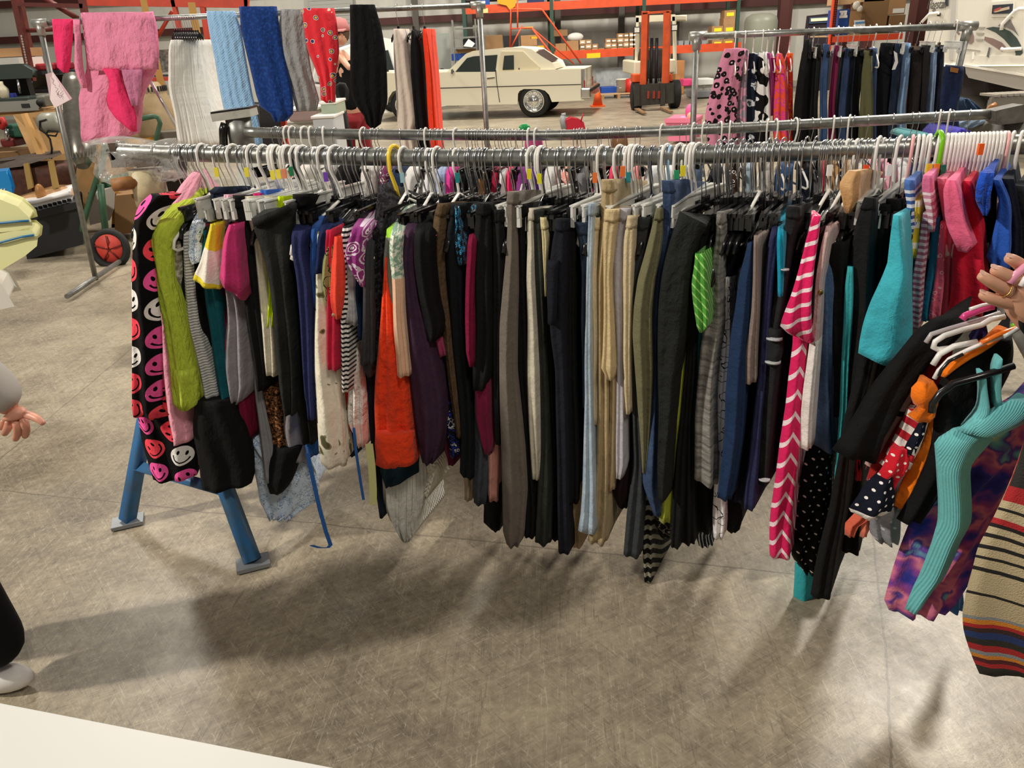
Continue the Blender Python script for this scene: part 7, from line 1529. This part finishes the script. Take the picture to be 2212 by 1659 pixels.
def fingers(par, skin, specs, nailm=None):
    for pts, rr in specs:
        o = chain(None, 'finger', skin, pts, rr, par)
        if nailm:
            a = Vector(pts[-2]); b = Vector(pts[-1]); d = (b-a).normalized(); r = rr[-1]
            up = (Vector((0, 0, 1.0))-d*d.z).normalized(); fr = Vector((0, -1, 0)); fr = (fr-d*fr.dot(d)).normalized(); nrm = (up*.75+fr*.65).normalized()
            side = d.cross(nrm).normalized(); q = b+nrm*r*.78-d*.003; 
            vs = []
            for (u, v_) in ((-.8, -.9), (.8, -.9), (.9, .2), (.5, .8), (-.5, .8), (-.9, .2)): vs.append(q+side*u*r*.62+d*v_*r*.9)
            MB().prism(vs, nrm*.0012).build('fingernail', nailm, o)
# --- left person, only arm, side and shoe in view
t = thing('person', 'person at the left edge in a grey sweatshirt and dark trousers, hand reaching down', 'person', (-1.52, 1.62, 0))
GS = fab('aba59f', crumple=.4); DK = fab('14151c', crumple=.4)
wr = P(28, 893, 1.58); el = P(-70, 740, 1.60); shd = P(-130, 520, 1.62); px_ = -1.57
pel = Vector((px_, 1.66, .86)); chest = Vector((px_, 1.66, 1.22)); nk = Vector((px_, 1.66, 1.42))
V = [pel, Vector((px_, 1.66, 1.04)), chest, nk, Vector((px_+.02, 1.62, 1.50)), Vector((-1.42, 1.62, 1.36)), Vector((-1.36, 1.60, 1.12)), P(-18, 830, 1.58), wr,
     Vector((px_-.18, 1.68, 1.36)), Vector((px_-.24, 1.70, 1.10)), Vector((px_-.26, 1.60, .86)), Vector((px_+.085, 1.66, .82)), Vector((px_+.10, 1.64, .46)), Vector((px_+.11, 1.68, .10)), Vector((px_-.085, 1.70, .82)), Vector((px_-.09, 1.76, .46)), Vector((px_-.09, 1.80, .10))]
E = [(0, 1), (1, 2), (2, 3), (3, 4), (2, 5), (5, 6), (6, 7), (7, 8), (2, 9), (9, 10), (10, 11), (0, 12), (12, 13), (13, 14), (0, 15), (15, 16), (16, 17)]
RAD = [.13, .125, .135, .055, .05, .06, .045, .034, .022, .06, .045, .028, .085, .055, .04, .085, .055, .04]
body = skin_obj('body', SK1, V, E, RAD, t)
head(t, (px_+.01, 1.66, 1.60), (.8, .3, 0), SK1, '4a3526')
sv = [pel+Vector((0, 0, .02)), V[1], V[2], V[3]+Vector((0, 0, -.02)), V[5], V[6], P(-14, 836, 1.58), P(34, 882, 1.57), V[9], V[10], V[11]]
skin_obj('sweatshirt', GS, sv, [(0, 1), (1, 2), (2, 3), (2, 4), (4, 5), (5, 6), (6, 7), (2, 8), (8, 9), (9, 10)], [.155, .15, .155, .075, .082, .07, .058, .036, .082, .07, .045], t)
tv = [pel, V[12], V[13], V[14]+Vector((0, 0, -.02)), V[15], V[16], V[17]]
skin_obj('trousers', DK, tv, [(0, 1), (1, 2), (2, 3), (0, 4), (4, 5), (5, 6)], [.15, .11, .085, .085, .11, .085, .08], t)
for (fx, fy) in ((px_+.085, 1.66), (px_-.12, 1.74)):
    MB().ball((fx+.02, fy, .04), .05, 18, 10, (1.75, .85, .8)).build('shoe', mat('shoe_white', 'dcd8d4', .5), t)
Y0 = 1.57
palm = chain(None, 'hand', SK1, [P(22, 886, Y0), P(32, 895, Y0), P(36, 906, Y0)], [(.019, .026), (.022, .034), (.018, .032)], t)
fingers(t, SK1, [([P(52, 894, Y0-.01), P(70, 899, Y0-.02), P(84, 906, Y0-.03), P(96, 917, Y0-.035)], [.0105, .0095, .0085, .0065]),
                 ([P(48, 900, Y0), P(54, 915, Y0-.01), P(57, 930, Y0), P(53, 945, Y0+.01)], [.0105, .010, .0095, .008]),
                 ([P(33, 903, Y0), P(38, 920, Y0-.01), P(38, 936, Y0), P(32, 951, Y0+.01)], [.0105, .010, .0095, .008]),
                 ([P(20, 905, Y0+.01), P(20, 918, Y0), P(14, 930, Y0+.01), P(8, 938, Y0+.02)], [.0105, .010, .009, .008]),
                 ([P(12, 905, Y0+.02), P(8, 916, Y0+.02), P(2, 926, Y0+.03)], [.0095, .009, .0075])])
# --- right person: hand on the hangers, striped knit dress at the edge
t = thing('person', 'person at the right edge in a striped knit dress, ringed hand pushing child hangers', 'person', (1.52, 1.18, 0))
YH = 1.42
w_ = P(2252, 712, YH); px_ = 1.62
V = [Vector((px_, 1.05, .88)), Vector((px_, 1.05, 1.06)), Vector((px_, 1.05, 1.26)), Vector((px_, 1.05, 1.46)), Vector((px_, 1.06, 1.54)), Vector((px_-.18, 1.12, 1.38)), Vector((px_-.26, 1.22, 1.16)), P(2300, 780, 1.36), w_,
     Vector((px_+.2, 1.05, 1.38)), Vector((px_+.27, 1.05, 1.12)), Vector((px_+.28, 1.12, .9)), Vector((px_+.09, 1.02, .82)), Vector((px_+.10, 1.02, .46)), Vector((px_+.10, 1.04, .08)), Vector((px_-.06, 1.05, .82)), Vector((px_-.03, 1.03, .46)), Vector((px_-.02, 1.05, .08))]
body = skin_obj('body', SK2, V, E, [.14, .125, .14, .055, .05, .06, .045, .034, .025, .06, .045, .028, .085, .055, .04, .085, .055, .04], t)
head(t, (px_, 1.06, 1.64), (-.8, .5, -.2), SK2, '6b5a48')
OGm = fab('5f6350'); sl = [V[3]+Vector((0, 0, -.06)), V[2], V[5], V[6], P(2300, 780, 1.36), P(2246, 706, 1.42)]
skin_obj('sleeve', OGm, sl, [(0, 1), (1, 2), (2, 3), (3, 4), (4, 5)], [.08, .15, .085, .07, .052, .040], t)
MB().tube([P(2212, 664, 1.40), P(2206, 684, 1.39), P(2210, 705, 1.395), P(2226, 728, 1.41)], .007, 8).build('bracelet', mat('cuff_black', '1a1a1c', .5), t)
ST = [(0, '2e2b28'), (.025, 'c9b898'), (.10, '1c1a1a'), (.112, 'c9b898'), (.15, 'b3252a'), (.168, 'c9b898'), (.195, '1c1a1a')]
stops = [(0, 'c9b898'), (.035, '1d1b1c'), (.05, '2c2b24'), (.10, 'b4262a'), (.125, '5a1c22'), (.145, 'd98a2c'), (.165, '8f9498'), (.185, 'b4262a'), (.215, '2c2b24'), (.25, '22386e'), (.285, '3a2320'), (.305, 'b4262a'), (.325, 'd98a2c'), (.35, '8f9498'), (.365, 'c5b490'),
         (.46, '1c1a1a'), (.472, 'c5b490'), (.56, '1c1a1a'), (.575, 'c5b490'), (.61, '1c1a1a'), (.625, 'c5b490'), (.655, '1c1a1a'), (.67, 'c5b490'), (.70, '1c1a1a'), (.715, 'c5b490'), (.745, '1c1a1a'), (.76, 'b4262a'), (.785, 'c5b490'), (.82, '1c1a1a'), (.83, 'c5b490'), (.86, 'b4262a'), (.92, '2e2b28')]
def stripes_mat():
    s = NT('striped_knit'); x, y, z = s.sep(s.uv()); 
    tt = s.math('ADD', s.math('ADD', y, s.math('MULTIPLY', s.math('ADD', x, .24), .30)), s.math('MULTIPLY', s.math('SUBTRACT', s.noise(s.uv(), 5, 1), .5), .04)); fr = s.math('DIVIDE', s.math('SUBTRACT', tt, .30), .58)
    # two ramps of up to 31 stops
    c = s.ramp(fr, stops); s.put(s.b.inputs['Base Color'], c); s.b.inputs['Roughness'].default_value = .9; s.bump(s.noise(s.uv(), 300, 3), .4, .01)
    return s.m
KN = cloth('knit_dress', '860,2240,2460;930,2226,2465;1006,2206,2470;1060,2177,2480;1178,2105,2500;1262,2084,2510;1316,2078,2515;1362,2084,2520;1410,2102,2520;1462,2124,2520,1480', 1.22, stripes_mat(), t, back=.34, tanA=.95, tb=.2, nf=2.2, amp=.015, bulge=.02)
# hand
Yh = 1.40
hp = [P(2232, 690, Yh+.02), P(2212, 664, Yh+.01), P(2200, 640, Yh)]
chain(None, 'hand', SK2, hp, [(.032, .024), (.046, .024), (.042, .022)], t)
skin_obj('palm_back', SK2, [P(2240, 700, Yh+.02), P(2205, 655, Yh), P(2180, 652, Yh+.005), P(2186, 628, Yh-.002), P(2196, 604, Yh), P(2214, 586, Yh+.01)], [(0, 1), (1, 2), (1, 3), (1, 4), (1, 5)], [.034, .032, .018, .020, .020, .018], t)
NL = mat('nail', 'e3b6a4', .25)
fingers(t, SK2, [([P(2222, 590, Yh+.01), P(2204, 572, Yh), P(2186, 560, Yh-.005), P(2171, 556, Yh-.005)], [0.0152, 0.0128, 0.0116, 0.0095]),
                 ([P(2200, 610, Yh), P(2178, 597, Yh-.012), P(2156, 586, Yh-.014), P(2139, 580, Yh-.01)], [0.0159, 0.0137, 0.0122, 0.0098]),
                 ([P(2190, 634, Yh), P(2163, 621, Yh-.015), P(2135, 605, Yh-.018), P(2114, 592, Yh-.014)], [0.0156, 0.0134, 0.0120, 0.0095]),
                 ([P(2190, 656, Yh), P(2160, 651, Yh-.012), P(2133, 642, Yh-.014), P(2114, 633, Yh-.01)], [0.0152, 0.0128, 0.0113, 0.0090]),
                 ([P(2196, 646, Yh+.03), P(2168, 642, Yh+.03), P(2150, 640, Yh+.028)], [0.0159, 0.0140, 0.0116])], NL)
rc = P(2168, 626, Yh-.014); rd = (P(2163, 621, Yh-.015)-P(2190, 634, Yh)).normalized(); s_ = rd.cross(Vector((0, 1, 0))).normalized(); u_ = rd.cross(s_)
MB().tube([rc+s_*.0135*math.cos(a*PI/10)+u_*.0135*math.sin(a*PI/10) for a in range(20)], .0012, 6, closed=True).build('ring', mat('gold', 'd8a860', .2, 1.0), t)
# --- far person behind the blankets
t = thing('person', 'far person in a pink cap and black shirt, partly behind the red blanket', 'person', (P(742, 250, 9.4).x, 9.4, 0))
x0 = P(748, 120, 9.4).x
V = [Vector((x0, 9.4, .92)), Vector((x0, 9.4, 1.1)), Vector((x0, 9.4, 1.34)), Vector((x0-.02, 9.4, 1.52)), Vector((x0-.06, 9.4, 1.6)), Vector((x0-.18, 9.36, 1.42)), P(736, 122, 9.3), P(747, 138, 9.2), P(757, 150, 9.15),
     Vector((x0+.2, 9.4, 1.42)), Vector((x0+.27, 9.4, 1.18)), Vector((x0+.27, 9.3, .95)), Vector((x0+.09, 9.4, .86)), Vector((x0+.1, 9.4, .48)), Vector((x0+.1, 9.42, .08)), Vector((x0-.09, 9.4, .86)), Vector((x0-.1, 9.4, .48)), Vector((x0-.1, 9.42, .08))]
skin_obj('body', SK2, V, E, [.13, .12, .13, .055, .05, .055, .045, .035, .03, .055, .04, .028, .08, .055, .04, .08, .055, .04], t)
hc = P(735, 74, 9.35); head(t, hc, (-.3, -1, 0), SK2, '5a4434')
MB().lathe([(.02, .14), (.08, .12), (.108, .05), (.112, .0), (.0, .0)], hc+Vector((0, 0, .03)), n=20).prism([hc+Vector((-.09, -.09, .04)), hc+Vector((.09, -.09, .04)), hc+Vector((.07, -.2, .02)), hc+Vector((-.07, -.2, .02))], (0, 0, .012)).build('pink_cap', mat('cap_pink', 'c07a78', .8), t)
skin_obj('black_shirt', fab('141416'), [V[0], V[1], V[2], V[3]+Vector((0, 0, -.04)), V[5], V[9]], [(0, 1), (1, 2), (2, 3), (2, 4), (2, 5)], [.145, .14, .15, .07, .075, .075], t)
skin_obj('trousers', fab('8c2a30', 'dots', c2='e0d8d0', p=.05, r=.3), [V[0], V[12], V[13], V[14], V[15], V[16], V[17]], [(0, 1), (1, 2), (2, 3), (0, 4), (4, 5), (5, 6)], [.14, .10, .08, .07, .10, .08, .07], t)
clean_hangers()
